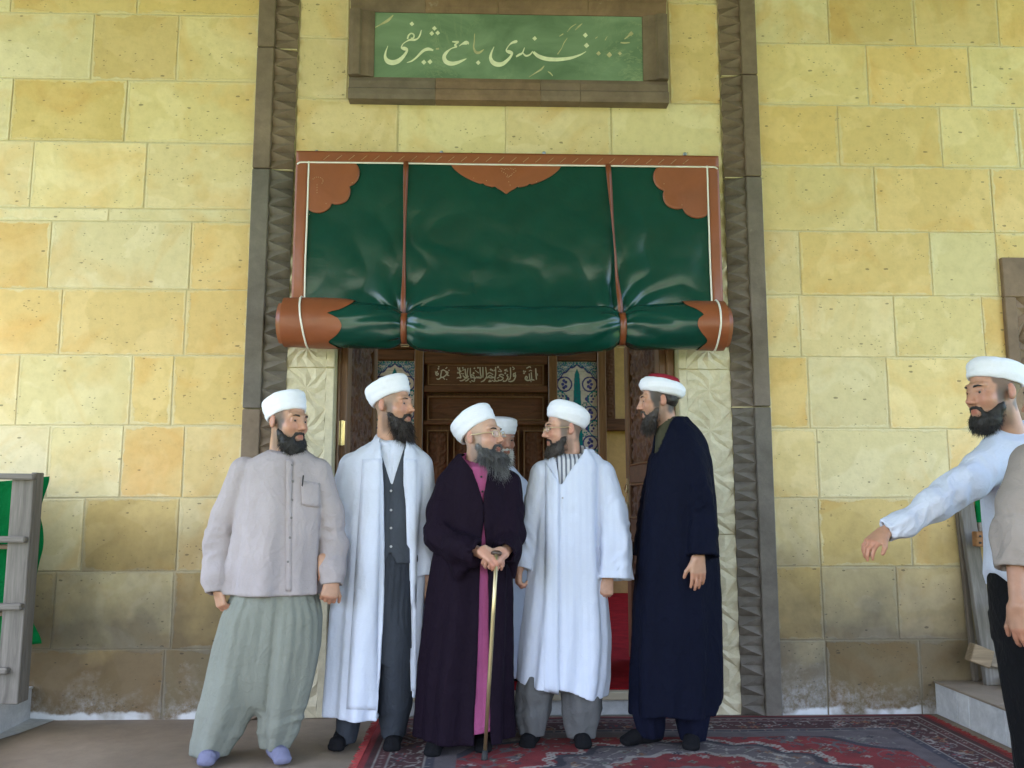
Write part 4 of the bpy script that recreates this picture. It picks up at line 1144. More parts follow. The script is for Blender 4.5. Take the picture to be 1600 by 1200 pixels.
    hgt = .010 + .004 * fbm(np.stack([X_ * 2.5, Y_ * 2.5, 0 * X_], 1), 2) - .008 * sstep(.02, 0, e)
    V = np.stack([x0 + X_ - cx - x0 , y0 + Y_ - cy - y0, hgt], 1)
    me = mesh_np('persian_rug', V, [grid_faces(nu, nv)], True); vcol(me, np.clip(C, 0, 1))
    o = link('persian_rug', me, m_vcol('wool pile', 0.95, 0.6, 260, 0.004), None, (x0 + cx, y0 + cy, 0.0))
    tag(o, 'large red and purple-grey Persian rug with floral borders lying before the door', 'rug')
    fr_ = MB()
    for k in range(220):
        y = y0 + H * (k + .5) / 220
        for xx, s in ((x0, -1), (x1, 1)):
            fr_.tube([(xx + s * -.004, y, .006), (xx + s * (.02 + .02 * rg.rand()), y + rg.uniform(-.01, .01), .004)], .002, 3, caps=False)
    f = fr_.obj('fringe', m_plain('rug fringe', (.30, .04, .04), .95), o)
    f.location = (0, 0, 0); f['kind'] = 'stuff'
    return o
rug = make_rug()

# ================================================================== SIDE PLATFORMS AND SHOE RACKS
xpr = at_y(1463, 1117, 0)[0]; zpr = .185
pr = thing('side_platform', (xpr, 0, 0), 'low whitewashed stone platform under the shoe rack on the right', 'platform', 'low stone platforms along the porch sides')
y = -.004
for k, ln in enumerate((.24, .12, .34, .4, .4, .5, .5)):
    o = MB().box((xpr, y - ln + .004, 0), (xpr + .03, y, zpr - .012), .003).obj('facing_slab', MAT['white_stone'], pr); y -= ln
MB().box((xpr + .0305, y, 0), (5.15, -.004, zpr - .012)).obj('platform_core', MAT['floor'], pr)
y2 = -.004
for k, ln in enumerate((.6, .7, .65, .6)):
    MB().box((xpr - .008, max(y, y2 - ln + .003), zpr - .0115), (xpr + .62, y2, zpr), .003).obj('paving_slab', MAT['floor'], pr); y2 -= ln
MB().box((xpr + .624, y, zpr - .0115), (5.15, -.004, zpr)).obj('paving_slab', MAT['floor'], pr)
xpl = at_y(47, 1132, 0)[0]
pl = thing('side_platform', (xpl, 0, 0), 'low whitewashed stone platform under the shoe rack at the left edge', 'platform', 'low stone platforms along the porch sides')
y = -.004
for k, ln in enumerate((.5, .45, .4, .4, .5, .5)):
    MB().box((xpl - .03, y - ln + .004, 0), (xpl, y, zpr - .012), .003).obj('facing_slab', MAT['white_stone'], pl); y -= ln
MB().box((-5.15, y, 0), (xpl - .0305, -.004, zpr - .012)).obj('platform_core', MAT['floor'], pl)
MB().box((-5.15, y, zpr - .0115), (xpl + .008, -.004, zpr), .003).obj('paving_slab', MAT['white_stone'], pl)
MB().add([(xpl + .001, -.55, .004), (xpl + .09, -.30, .004), (xpl + .14, -.004, .004), (xpl + .001, -.004, .012)], [(0, 1, 2, 3)]).obj('mortar_fillet', MAT['white_stone'], pl)

MAT['green_cloth'] = m_cloth('green cloth', (0.0, 0.13, 0.032), 0.8, 0.2)
rl = thing('shoe_rack', (at_z(35, 1095, zpr)[0], -.43, zpr), 'weathered wooden shoe rack at the left edge with green cloth behind its shelves', 'shoe rack', 'wooden shoe racks beside the wall')
def P3(px, py, y): return at_y(px, py, y)
ypost = -.45
a, b = P3(18 + 18, 1094, ypost), P3(42, 741, ypost); a[2] = zpr; b[0] = a[0]
zt2 = b[2]
wpost = P3(58, 800, ypost)[0] - P3(24, 800, ypost)[0]
xp = P3(27, 900, ypost)[0]
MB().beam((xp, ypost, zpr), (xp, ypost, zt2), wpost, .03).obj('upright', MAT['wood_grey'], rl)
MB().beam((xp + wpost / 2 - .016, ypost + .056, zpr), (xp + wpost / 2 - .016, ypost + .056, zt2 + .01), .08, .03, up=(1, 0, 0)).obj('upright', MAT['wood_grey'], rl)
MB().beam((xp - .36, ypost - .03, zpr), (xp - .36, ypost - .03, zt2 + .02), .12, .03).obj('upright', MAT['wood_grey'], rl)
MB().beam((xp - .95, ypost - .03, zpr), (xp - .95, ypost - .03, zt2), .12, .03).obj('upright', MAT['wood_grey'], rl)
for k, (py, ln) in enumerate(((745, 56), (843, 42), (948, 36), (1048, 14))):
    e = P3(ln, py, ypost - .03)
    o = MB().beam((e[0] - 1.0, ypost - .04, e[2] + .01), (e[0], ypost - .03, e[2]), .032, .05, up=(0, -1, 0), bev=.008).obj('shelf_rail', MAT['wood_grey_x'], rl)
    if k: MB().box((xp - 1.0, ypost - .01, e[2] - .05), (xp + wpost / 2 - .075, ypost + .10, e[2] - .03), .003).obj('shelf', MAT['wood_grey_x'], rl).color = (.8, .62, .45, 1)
# cloth hung behind the rack
def hanging(name, x0, x1, z0, z1, y, amp, label):
    nu, nv = 40, 50
    u, v = np.meshgrid(np.linspace(0, 1, nu), np.linspace(0, 1, nv)); u = u.ravel(); v = v.ravel()
    edge = .045 * fbm(np.stack([v * 5, 0 * v, 0 * v + 3], 1), 2)
    x = x0 + u * (x1 - x0) + edge * u
    yy = y + amp * fbm(np.stack([u * 5 , v * 2, 0 * u], 1), 3)
    c = np.array(((x0 + x1) / 2, y, z0))
    me = mesh_np(name, np.stack([x, yy, z0 + v * (z1 - z0) + .02 * np.sin(u * 7)], 1) - c, [grid_faces(nu, nv)], True)
    o = link(name, me, MAT['green_cloth'], None, tuple(c)); o.modifiers.new('thick', 'SOLIDIFY').thickness = .004
    return tag(o, label, 'cloth')
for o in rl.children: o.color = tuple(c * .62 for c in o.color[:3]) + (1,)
e0 = P3(60, 900, ypost + .12)[0]
hanging('green_cloth', e0 - 1.3, e0, P3(60, 1010, ypost + .12)[2], P3(60, 748, ypost + .12)[2], ypost + .12, .035, 'bright green cloth hanging behind the shoe rack at the left edge')

rr = thing('shoe_rack', (at_y(1551, 1075, -.12)[0], -.12, zpr), 'grey wooden shoe rack with a leaning upright and nailed blocks at the right', 'shoe rack', 'wooden shoe racks beside the wall')
a, b = at_y(1551, 1076, -.14), at_y(1508, 786, -.05); a[2] = zpr
MB().beam(a, b, .085, .04).obj('upright', MAT['wood_grey'], rr).color = (.62, .63, .64, 1)
a2, b2 = at_y(1522, 1000, -.045), at_y(1497, 800, -.03)
MB().beam((a2[0], -.03, zpr), b2, .03, .03).obj('upright', MAT['wood_grey'], rr).color = (.5, .45, .4, 1)
def seg(px0, py0, px1, py1, y, w, t, col, name):
    o = MB().beam(at_y(px0, py0, y), at_y(px1, py1, y), w, t, bev=.005).obj(name, MAT['wood_grey_x'], rr); o.color = (col[0] * .75, col[1] * .75, col[2] * .75, 1); return o
seg(1515, 768, 1600, 770, -.10, .05, .05, (1.5, .85, .42), 'shelf_rail')
seg(1527, 823, 1640, 826, -.06, .05, .03, (1.1, 1.08, 1.05), 'shelf_rail')
blk = seg(1522, 842, 1568, 843, -.19, .085, .05, (1.25, .68, .33), 'nailed_block')
for px, py in ((1532, 838), (1532, 848)):
    p = at_y(px, py, -.22); MB().tube([tuple(p + [0, .01, 0]), tuple(p + [0, -.002, 0])], .006, 8).obj('nail', MAT['black'], blk)
seg(1515, 1018, 1546, 1030, -.18, .10, .07, (1.1, .9, .65), 'nailed_block')
seg(1545, 1032, 1640, 1050, -.16, .06, .05, (1.0, .9, .75), 'shelf_rail')
seg(1545, 930, 1640, 930, -.05, .04, .03, (1.0, 1.0, .95), 'shelf_rail')
for py in (828, 930, 1045):
    e = at_y(1560, py + 6, -.06)
    MB().box((e[0] - .05, -.40, e[2] - .02), (e[0] + 1.1, -.10, e[2]), .003).obj('shelf', MAT['wood_grey_x'], rr).color = (.6, .55, .5, 1)
for dx in (.62, 1.1):
    MB().beam((a[0] + dx, -.14, zpr), (b[0] + dx, -.06, b[2]), .085, .04).obj('upright', MAT['wood_grey'], rr)
e = at_y(1556, 790, -.03)
hanging('green_cloth', at_y(1522, 790, -.03)[0], at_y(1522, 790, -.03)[0] + 1.0, at_y(1540, 822, -.03)[2], at_y(1540, 766, -.03)[2], -.04, .006, 'dark green cloth behind the shoe rack on the right, beside the white shirt')
# ================================================================== PEOPLE: distance fields meshed with surface nets
class Fld:
    def __init__(s, lo, hi, h):
        s.h = h; s.lo = np.array(lo, float)
        s.n = np.maximum(4, np.ceil((np.array(hi) - s.lo) / h).astype(int) + 1)
        s.ax = [s.lo[k] + h * np.arange(s.n[k]) for k in range(3)]
        s.F = np.full(s.n, 1.0, np.float32)
    def sl(s, lo, hi):
        a = np.clip(np.floor((np.array(lo) - s.lo) / s.h).astype(int), 0, s.n - 1); b = np.clip(np.ceil((np.array(hi) - s.lo) / s.h).astype(int) + 1, 1, s.n)
        sl = tuple(slice(int(x), int(max(x + 1, y))) for x, y in zip(a, b))
        g = [s.ax[k][sl[k]].astype(np.float32) for k in range(3)]
        return sl, g[0][:, None, None], g[1][None, :, None], g[2][None, None, :]
    def put(s, fn, lo, hi, k=0.0, op='u'):
        sl, X, Y, Z = s.sl(lo, hi)
        d = fn(X, Y, Z).astype(np.float32); A = s.F[sl]
        if op == 'u':
            if k > 0:
                hh = np.maximum(k - np.abs(A - d), 0) / k
                s.F[sl] = np.minimum(A, d) - hh * hh * k * 0.25
            else: s.F[sl] = np.minimum(A, d)
        elif op == 's':
            if k > 0:
                hh = np.maximum(k - np.abs(A + d), 0) / k
                s.F[sl] = np.maximum(A, -d) + hh * hh * k * 0.25
            else: s.F[sl] = np.maximum(A, -d)
        elif op == 'i': s.F[sl] = np.maximum(A, d)
    def cone(s, a, b, ra, rb, k=0.01, op='u'):
        a = np.array(a, float); b = np.array(b, float); R_ = max(ra, rb) + k + 3 * s.h
        d = b - a; L2 = max(d @ d, 1e-9)
        def fn(X, Y, Z):
            t = np.clip(((X - a[0]) * d[0] + (Y - a[1]) * d[1] + (Z - a[2]) * d[2]) / L2, 0, 1)
            return np.sqrt((X - a[0] - t * d[0]) ** 2 + (Y - a[1] - t * d[1]) ** 2 + (Z - a[2] - t * d[2]) ** 2) - (ra + (rb - ra) * t)
        s.put(fn, np.minimum(a, b) - R_, np.maximum(a, b) + R_, k, op)
    def ell(s, c, r, Rm=None, k=0.01, op='u'):
        c = np.array(c, float); r = np.array(r, float); ext = max(r) + k + 3 * s.h
        M_ = np.eye(3) if Rm is None else np.asarray(Rm)
        def fn(X, Y, Z):
            x, y, z = X - c[0], Y - c[1], Z - c[2]
            q = [(x * M_[0, j] + y * M_[1, j] + z * M_[2, j]) for j in range(3)]
            k0 = np.sqrt(sum((q[j] / r[j]) ** 2 for j in range(3))); k1 = np.sqrt(sum((q[j] / r[j] ** 2) ** 2 for j in range(3)))
            return k0 * (k0 - 1) / np.maximum(k1, 1e-6)
        s.put(fn, c - ext, c + ext, k, op)
    def loft(s, rows, k=0.03, fold=None, n=2.0, cap=0.0, op='u', grow=0.0, seam=None):
        """rows sorted top to bottom: (z, xl, xr, yc, ry)"""
        A = np.array(sorted(rows), float)
        zs = A[:, 0]
        def ip(z, col):
            return np.interp(z, zs, col)
        zz = s.ax[2]
        tab = []
        for c in range(1, 5):
            f = np.interp(zz, zs, A[:, c])
            w = max(1, int(0.045 / s.h)); ker = np.hanning(2 * w + 1); ker /= ker.sum()
            f = np.convolve(np.pad(f, w, mode='edge'), ker, 'valid')
            tab.append(f)
        lo = (A[:, 1].min() - grow - .06, (A[:, 3] - A[:, 4]).min() - grow - .06, zs[0] - .04 - grow); hi = (A[:, 2].max() + grow + .06, (A[:, 3] + A[:, 4]).max() + grow + .06, zs[-1] + .06 + grow)
        def fn(X, Y, Z):
            i0 = int(round((Z[0, 0, 0] - s.lo[2]) / s.h)); m = Z.shape[2]
            xl, xr, yc, ry = (t[i0:i0 + m][None, None, :] for t in tab)
            cx, rx = (xl + xr) / 2, (xr - xl) / 2 + grow
            ry = ry + grow
            qx, qy = (X - cx) / rx, (Y - yc) / ry
            if n == 2.0: r = np.sqrt(qx * qx + qy * qy) + 1e-6
            else: r = (np.abs(qx) ** n + np.abs(qy) ** n) ** (1 / n) + 1e-6
            g = np.sqrt((qx / rx) ** 2 + (qy / ry) ** 2) / r
            d = (r - 1) / np.maximum(g, 1e-4)
            if fold is not None: d = d - fold(np.arctan2(qx, -qy), Z, X, Y)
            if seam is not None: d = d + .007 * np.exp(-((X - np.interp(Z, seam[0], seam[1])) / .007) ** 2) * (Y < yc)
            return np.maximum(np.maximum(d, zs[0] - grow - Z), Z - zs[-1] - grow)
        s.put(fn, lo, hi, k, op)
    def mesh(s):
        F = s.F; h = s.h
        F[0] = F[-1] = 1; F[:, 0] = F[:, -1] = 1; F[:, :, 0] = F[:, :, -1] = 1
        S = F < 0
        c = np.zeros(tuple(s.n - 1), np.uint8)
        for a in (0, 1):
            for b in (0, 1):
                for d in (0, 1): c += S[a:s.n[0]-1+a, b:s.n[1]-1+b, d:s.n[2]-1+d]
        ids = np.argwhere((c > 0) & (c < 8))
        idx = np.full(c.shape, -1, np.int32); i, j, k = ids.T; idx[i, j, k] = np.arange(len(ids))
        off = np.array([(a, b, d) for a in (0, 1) for b in (0, 1) for d in (0, 1)])
        val = np.stack([F[i + o[0], j + o[1], k + o[2]] for o in off], 1)
        acc = np.zeros((len(ids), 3)); cnt = np.zeros(len(ids))
        for p in range(8):
            for q in range(p + 1, 8):
                if np.abs(off[p] - off[q]).sum() != 1: continue
                m = (val[:, p] < 0) != (val[:, q] < 0)
                t = val[m, p] / (val[m, p] - val[m, q])
                acc[m] += off[p] + t[:, None] * (off[q] - off[p]); cnt[m] += 1
        V = s.lo + h * (ids + acc / cnt[:, None])
        faces = []
        for ax in range(3):
            u, w = (ax + 1) % 3, (ax + 2) % 3
            sl0 = [slice(None)] * 3; sl1 = [slice(None)] * 3
            sl0[ax] = slice(0, -1); sl1[ax] = slice(1, None)
            a, b = S[tuple(sl0)], S[tuple(sl1)]
            for flip, m in ((False, a & ~b), (True, b & ~a)):
                e = np.argwhere(m)
                e = e[(e[:, u] > 0) & (e[:, w] > 0) & (e[:, u] < s.n[u] - 1) & (e[:, w] < s.n[w] - 1)]
                if not len(e): continue
                def cell(du, dw):
                    g = e.copy(); g[:, u] += du; g[:, w] += dw
                    return idx[g[:, 0], g[:, 1], g[:, 2]]
                q = np.stack([cell(-1, -1), cell(0, -1), cell(0, 0), cell(-1, 0)], 1)
                faces.append(q[:, ::-1] if flip else q)
        return V, np.concatenate(faces)

def vnormals(V, Fq):
    n = np.cross(V[Fq[:, 2]] - V[Fq[:, 0]], V[Fq[:, 3]] - V[Fq[:, 1]])
    N = np.zeros_like(V)
    for c in range(4): np.add.at(N, Fq[:, c], n)
    return N / np.maximum(np.linalg.norm(N, axis=1, keepdims=True), 1e-9)
def relax(V, Fq, it=1, f=0.5):
    for _ in range(it):
        A = np.zeros_like(V); c = np.zeros(len(V))
        for a, b in ((0, 1), (1, 2), (2, 3), (3, 0)):
            np.add.at(A, Fq[:, a], V[Fq[:, b]]); np.add.at(A, Fq[:, b], V[Fq[:, a]])
            np.add.at(c, Fq[:, a], 1); np.add.at(c, Fq[:, b], 1)
        V = V * (1 - f) + f * A / np.maximum(c, 1)[:, None]
    return V

class Person:
    def __init__(s, Y, foot, label, group=None, z0=0.0, skin=(0.50, 0.29, 0.20)):
        s.Y = Y; s.z0 = z0; s.skin = np.array(skin)
        b = at_y(foot[0], foot[1], Y); b[2] = z0
        s.skin = s.skin * np.array([.84, .80, .76]); s.base = b; s.root = thing('person', tuple(b), label, 'person', group)
    def P(s, px, py, dy=0.0): return at_y(px, py, s.Y + dy)
    def rows(s, rows, dy=0.0):
        """(py, px_left, px_right, half depth [, dy]) -> loft rows"""
        out = []
        for r in rows:
            d = dy + (r[4] if len(r) > 4 else 0)
            a = at_y(r[1], r[0], s.Y + d); b = at_y(r[2], r[0], s.Y + d)
            out.append((a[2], a[0], b[0], s.Y + d, r[3]))
        return out
    def add(s, name, V, Fq, mat, smooth=True):
        me = mesh_np(name, V - s.base, [Fq], smooth)
        return link(name, me, mat, s.root)
    def garment(s, name, mat, fld, disp=None, rel=1):
        V, Fq = fld.mesh()
        if rel: V = relax(V, Fq, rel, .4)
        if disp:
            N = vnormals(V, Fq); V = V + N * disp(V)[:, None]
        o = s.add(name, V, Fq, mat); s.last = (V, Fq)
        return o
    def fld(s, lo_px, hi_px, dy0, dy1, h, zpad=0.06):
        a = at_y(lo_px[0], hi_px[1], s.Y); b = at_y(hi_px[0], lo_px[1], s.Y)
        return Fld((a[0] - .09, s.Y + dy0, max(s.z0 - .04, a[2] - zpad)), (b[0] + .09, s.Y + dy1, b[2] + zpad), h)

def cloth_disp(seed, amp=0.005, vert=1.4, horiz=8.0, fine=0.0015):
    def f(V):
        P_ = V * np.array([horiz, horiz, vert]) + seed
        w = V + .05 * np.stack([vnoise(V * 5 + seed), vnoise(V * 5 + seed + 9), vnoise(V * 5 + seed + 21)], 1)
        return amp * vnoise(w * np.array([horiz, horiz, vert]) + seed) + amp * .5 * vnoise(w * np.array([horiz * 2.2, horiz * 2.2, vert * 2.6]) + seed * 2) + fine * vnoise(V * 26 + seed)
    return f
def crumple(seed, amp=0.006, fr=11):
    """ridged creases for linen and sleeves"""
    def f(V):
        w = V + .04 * np.stack([vnoise(V * 6 + seed), vnoise(V * 6 + seed + 9), vnoise(V * 6 + seed + 21)], 1)
        r = 1 - np.abs(vnoise(w * np.array([fr, fr, fr * .75]) + seed)) * 2
        return amp * (r - .3) * .6 + amp * vnoise(w * np.array([fr * .5, fr * .5, fr * .22]) + seed)
    return f
def folds(z_lo, z_hi, amp_lo, amp_hi, n1=7, n2=13, ph=0.0, sway=0.8):
    """vertical drape folds; amplitude grows from amp_hi (top) to amp_lo (bottom)"""
    def f(th, Z, X, Y):
        A = amp_lo + (amp_hi - amp_lo) * np.clip((Z - z_lo) / (z_hi - z_lo), 0, 1) ** .8
        c = np.cos(n1 * th + ph + sway * np.sin(2.1 * Z + ph))
        return A * (.62 * np.sign(c) * np.abs(c) ** .75 + .38 * np.cos(n2 * th + 1.7 * ph + sway * np.cos(3.1 * Z)))
    return f

# ---------------------------------------------------------------- head, hands
class Head:
    def __init__(s, c, yaw, pitch=0.0, roll=0.0, sc=1.0):
        s.c = np.array(c); s.s = sc
        y, p = R(yaw), R(pitch)
        f = np.array([math.sin(y) * math.cos(p), -math.cos(y) * math.cos(p), math.sin(p)])
        r = np.cross([0, 0, 1.0], f); r /= np.linalg.norm(r); u = np.cross(f, r)
        ro = R(roll); r, u = r * math.cos(ro) + u * math.sin(ro), u * math.cos(ro) - r * math.sin(ro)
        s.M = np.stack([r, -f, u], 1)          # local (right, back, up) -> world
    def w(s, p): return s.c + s.s * (s.M @ np.array(p, float))
    def W(s, P_): return s.c + s.s * (np.asarray(P_) @ s.M.T)
    def l(s, V): return ((V - s.c) @ s.M) / s.s
def add_head(f, H, nose=1.0, k=.012, gap=.0):
    s = H.s
    def E(c, r, k_=.012, op='u'): f.ell(H.w(c), np.array(r) * s, H.M, k_ * s, op)
    def Cn(a, b, ra, rb, k_=.01, op='u'): f.cone(H.w(a), H.w(b), ra * s, rb * s, k_ * s, op)
    E((0, .012, .045), (.076, .097, .088))
    E((0, -.030, -.035), (.063, .066, .082), .03)
    E((0, -.022, -.075), (.054, .058, .048), .03)
    E((0, -.074, -.107), (.026, .022, .020), .03)
    for x in (-1, 1):
        E((x * .041, -.066, -.028), (.024, .022, .020), .025)
        Cn((x * .012, -.094, .028), (x * .045, -.080, .030), .011, .010, .016)
        E((x * .032, -.102, .004), (.017, .016, .012), .014, 's')
        Cn((x * .018, -.0915, .0105), (x * .046, -.0840, .0085), .0060, .0055, .008)
        Cn((x * .019, -.0910, -.0070), (x * .045, -.0840, -.0060), .0052, .0050, .008)
        E((x * .0775, .016, -.004), (.0085, .018, .031), .008)
        E((x * .0790, .008, -.022), (.007, .009, .012), .006)
        E((x * .0860, .009, .001), (.005, .009, .014), .005, 's')
        Cn((x * .019, -.103, -.036), (x * .034, -.086, -.064), .0035, .0035, .008, 's')
        E((x * .0120, -.105, -.037), (.0078, .011, .0075), .009)
    Cn((0, -.093, .020), (0, -.105, -.012), .0095, .0105, .018)
    Cn((0, -.105, -.010), (0, -.1210 * nose, -.032), .0088, .0098, .010)
    Cn((-.020, -.089, -.0655), (.020, -.089, -.0655), .0055, .0055, .010)
    Cn((-.008, -.0945, -.0645), (.008, -.0945, -.0645), .0062, .0062, .010)
    Cn((-.015, -.0915, -.0785 - gap), (.015, -.0915, -.0785 - gap), .0068, .0068, .010)
    if gap > .004: E((0, -.098, -.072 - gap * .5), (.017, .018, gap * .42), .004, 's')
    else: Cn((-.022, -.1015, -.0715), (.022, -.1015, -.0715), .0032, .0032, .004, 's')
def skin_colours(H, V, skin, hair=None, stub=None):
    """vertex colours of a head; hair: (colour, amount) of cropped hair at temples and nape"""
    q = H.l(V); x, y, z = q.T
    C = np.tile(skin, (len(V), 1))
    C *= (1 + .07 * vnoise(V * 70) + .09 * vnoise(V * 22))[:, None]
    inh = (np.abs(x) < .12) & (np.abs(y) < .15) & (z > -.17) & (z < .16)
    def blend(w, c): 
        w = (w * inh)[:, None]; C[:] = C * (1 - w) + np.array(c) * w
    red = skin * np.array([1.05, .72, .70])
    blend(.55 * np.exp(-((np.abs(x) - .04) ** 2 + (z + .025) ** 2) / .0007) * (y < -.03), red)
    blend(.3 * np.exp(-((x) ** 2 + (z + .034) ** 2) / .0003) * (y < -.09), red)
    blend(.6 * (np.abs(x) > .077) * (np.abs(z) < .045) * (np.abs(y - .012) < .03), red)
    lp = np.exp(-((np.abs(x) / .022) ** 4 + ((z + .0715) / .012) ** 4)) * (y < -.082)
    blend(lp * .75, skin * np.array([.85, .42, .42]))
    blend(.45 * np.exp(-(((np.abs(x) - .032) / .02) ** 2 + ((z - .004) / .012) ** 2)) * (y < -.06), skin * np.array([.55, .45, .45]))  # darker round the eyes: shade under the brow painted into the skin colour
    if stub is not None:
        j = sstep(-.012, -.060, z - .45 * np.clip(y, -.09, .01) + .010 * vnoise(V * 35)) * sstep(-.16, -.12, z) * sstep(.045, .015, y)
        j = j * (1 - np.clip(1.3 * np.exp(-((np.abs(x) / .024) ** 4 + ((z + .0715) / .013) ** 4)), 0, 1)) * (1 - np.exp(-((x / .020) ** 4 + ((z + .030) / .022) ** 4)))
        j = j * (1 - .85 * np.exp(-(((np.abs(x) - .036) / .017) ** 2 + ((z + .038) / .02) ** 2)))
        sb = sstep(.045, .056, np.abs(x)) * sstep(-.052, -.034, y) * sstep(.010, -.006, y) * sstep(.03, .0, z) * sstep(-.15, -.12, z)
        blend(np.clip(np.maximum(j, sb), 0, 1) * .58, stub)
    if hair:
        edge = .018 * vnoise(V * 40)
        m = sstep(-.006, .012, z + edge + np.clip(y, -.1, .03) * .0 + .010) * sstep(-.052, -.030, y + edge + .35 * np.clip(z, 0, .05))
        nape = sstep(.02, .05, y + edge) * sstep(-.075, -.045, z + edge)
        side = sstep(.050, .060, np.abs(x)) * sstep(-.05, -.03, z) * sstep(-.045, -.030, y) * sstep(0.0, -.012, y - .0)
        ear = (np.abs(x) > .077) & (np.abs(y - .012) < .024) & (np.abs(z + .002) < .036)
        blend(np.clip(np.maximum(np.maximum(m, nape), side), 0, 1) * hair[1] * ~ear, hair[0])
    return C
def hand(f, wrist, d, nrm, thumb, curl=0.4, sc=1.0, spread=.12, fore=None):
    """d fingers' direction, nrm back of the hand, thumb side vector sign (+1: nrm x d side)"""
    d = np.array(d, float); d /= np.linalg.norm(d); nrm = np.array(nrm, float); nrm -= d * (nrm @ d); nrm /= np.linalg.norm(nrm)
    sd = np.cross(nrm, d) * thumb
    w = np.array(wrist, float)
    rt = lambda v, a: v * math.cos(a) - nrm * 0 if False else v
    for i in range(4):
        o = (1.5 - i) * .0205 * sc
        kn = w + d * (.088 - .005 * abs(i - 1.2)) * sc + sd * o - nrm * .003 * abs(1.5 - i) * sc
        f.cone(w + d * .012 * sc + sd * o * .62, kn, .0155 * sc, .0115 * sc, .014 * sc)
        ln = (.070, .078, .072, .057)[i] * sc
        a = 0; p = kn
        dirv = d + sd * spread * (1.5 - i) * .25; dirv /= np.linalg.norm(dirv)
        for q, (fr, r0, r1) in enumerate(((.44, .0098, .0090), (.31, .0090, .0082), (.25, .0082, .0070))):
            a += curl * (.75, 1.0, .75)[q] * (1 + .10 * i)
            v = dirv * math.cos(a) - nrm * math.sin(a)
            e = p + v * ln * fr
            f.cone(p, e, r0 * sc, r1 * sc, .004 * sc); p = e
    f.cone(w + d * .02 * sc + sd * .020 * sc, w + d * .050 * sc + sd * .036 * sc - nrm * .010 * sc, .016 * sc, .0125 * sc, .014 * sc)
    t0 = w + d * .050 * sc + sd * .037 * sc - nrm * .010 * sc
    v = d * .80 + sd * .55 - nrm * .30; v /= np.linalg.norm(v); t1 = t0 + v * .034 * sc
    v = d * .92 + sd * .18 - nrm * (.35 + .3 * curl); v /= np.linalg.norm(v); t2 = t1 + v * .030 * sc
    f.cone(t0, t1, .0118 * sc, .0102 * sc, .006 * sc); f.cone(t1, t2, .0102 * sc, .0085 * sc, .004 * sc)

SKIN = {}
def m_skin():
    t = NT('skin')
    a = t.n('ShaderNodeVertexColor', layer_name='Col'); c = t.coord('Object')
    cc = t.mix(.35, a.outputs[0], t.mix(1.0, a.outputs[0], t.ramp(t.noise(c, 55, 5, .65), [(.3, .80), (.7, 1.16)]), 'MULTIPLY'))
    nm = t.bump(t.noise(c, 420, 3), .18, .001)
    nm = t.bump(t.noise(c, 60, 4), .12, .003, nm)
    t.b.inputs['Subsurface Weight'].default_value = .12
    t.b.inputs['Subsurface Radius'].default_value = (.012, .005, .003)
    t.b.inputs['Subsurface Scale'].default_value = .6
    return t.out(cc, .48, nm)
MAT['skin'] = m_skin()
MAT['eye'] = m_vcol('eye', .12, 0.0, 50)
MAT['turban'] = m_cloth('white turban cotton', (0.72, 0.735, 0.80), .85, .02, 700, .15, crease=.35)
MAT['hair_black'] = m_plain('black hair', (.012, .009, .008), .55, .4, 60, .2)
MAT['hair_brown'] = m_plain('dark brown hair', (.022, .013, .009), .55, .4, 60, .2)

def body(p, H, arms, legs, hands, pelvis, chest, hair=None, h=.0055, gap=0.0, neck=.055, nose=1.0, stub=(.035, .026, .022)):
    """one continuous body. arms: [(sh, el, wr)], legs: [(hip, knee, ankle, toe)] world points"""
    pts = [H.c + .2, H.c - .2, pelvis, chest] + [q for a in arms for q in a] + [q for a in legs for q in a]
    pts = np.array(pts); lo = pts.min(0) - .13; hi = pts.max(0) + .13
    for hd in hands: lo = np.minimum(lo, np.array(hd['wrist']) - .20); hi = np.maximum(hi, np.array(hd['wrist']) + .20)
    f = Fld(lo, hi, h)
    add_head(f, H, nose, gap=gap)
    nb = H.w((0, .022, -.045)); sb = (np.array(chest) + np.array([0, .02, .10]))
    f.cone(nb, sb, neck * H.s, neck * 1.12 * H.s, .03)
    f.cone(sb - [0, 0, .02], chest, .06, .085, .04); f.cone(chest, pelvis, .085, .080, .04)
    for sh, el, wr in arms:
        f.cone(chest, np.array(sh) + [0, .02, -.015], .06, .036, .03); f.cone(np.array(sh) + [0, .02, -.015], el, .036, .034, .02); f.cone(el, wr, .037, .0255, .01)
    for hip, kn, an, toe in legs:
        f.cone(pelvis, hip, .075, .07, .03); f.cone(hip, kn, .07, .05, .02); f.cone(kn, an, .048, .036, .015); an2 = np.array([an[0], an[1], p.z0 + .045]); f.cone(an, an2, .034, .028, .01); f.cone(an2, np.array([an[0] + (toe[0] - an[0]) * .6, an[1] + (toe[1] - an[1]) * .6, p.z0 + .032]), .022, .016, .01)
    for hd in hands: hand(f, **hd)
    V, Fq = f.mesh()
    V = relax(V, Fq, 1, .25)
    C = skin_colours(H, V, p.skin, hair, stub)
    for hd in hands:
        w = np.array(hd['wrist']); dd = np.array(hd['d'], float); dd /= np.linalg.norm(dd)
        t_ = (V - w) @ dd
        near = (np.linalg.norm(V - w, axis=1) < .21) & (t_ > .05)
        C[near] *= np.where(t_[near, None] > .085, np.array([1.02, .88, .86]), 1)
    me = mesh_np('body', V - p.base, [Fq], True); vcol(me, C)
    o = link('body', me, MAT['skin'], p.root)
    p.bodyV = V; p.H = H
    for x in (-1, 1):
        eye(p, H, x)
    return o
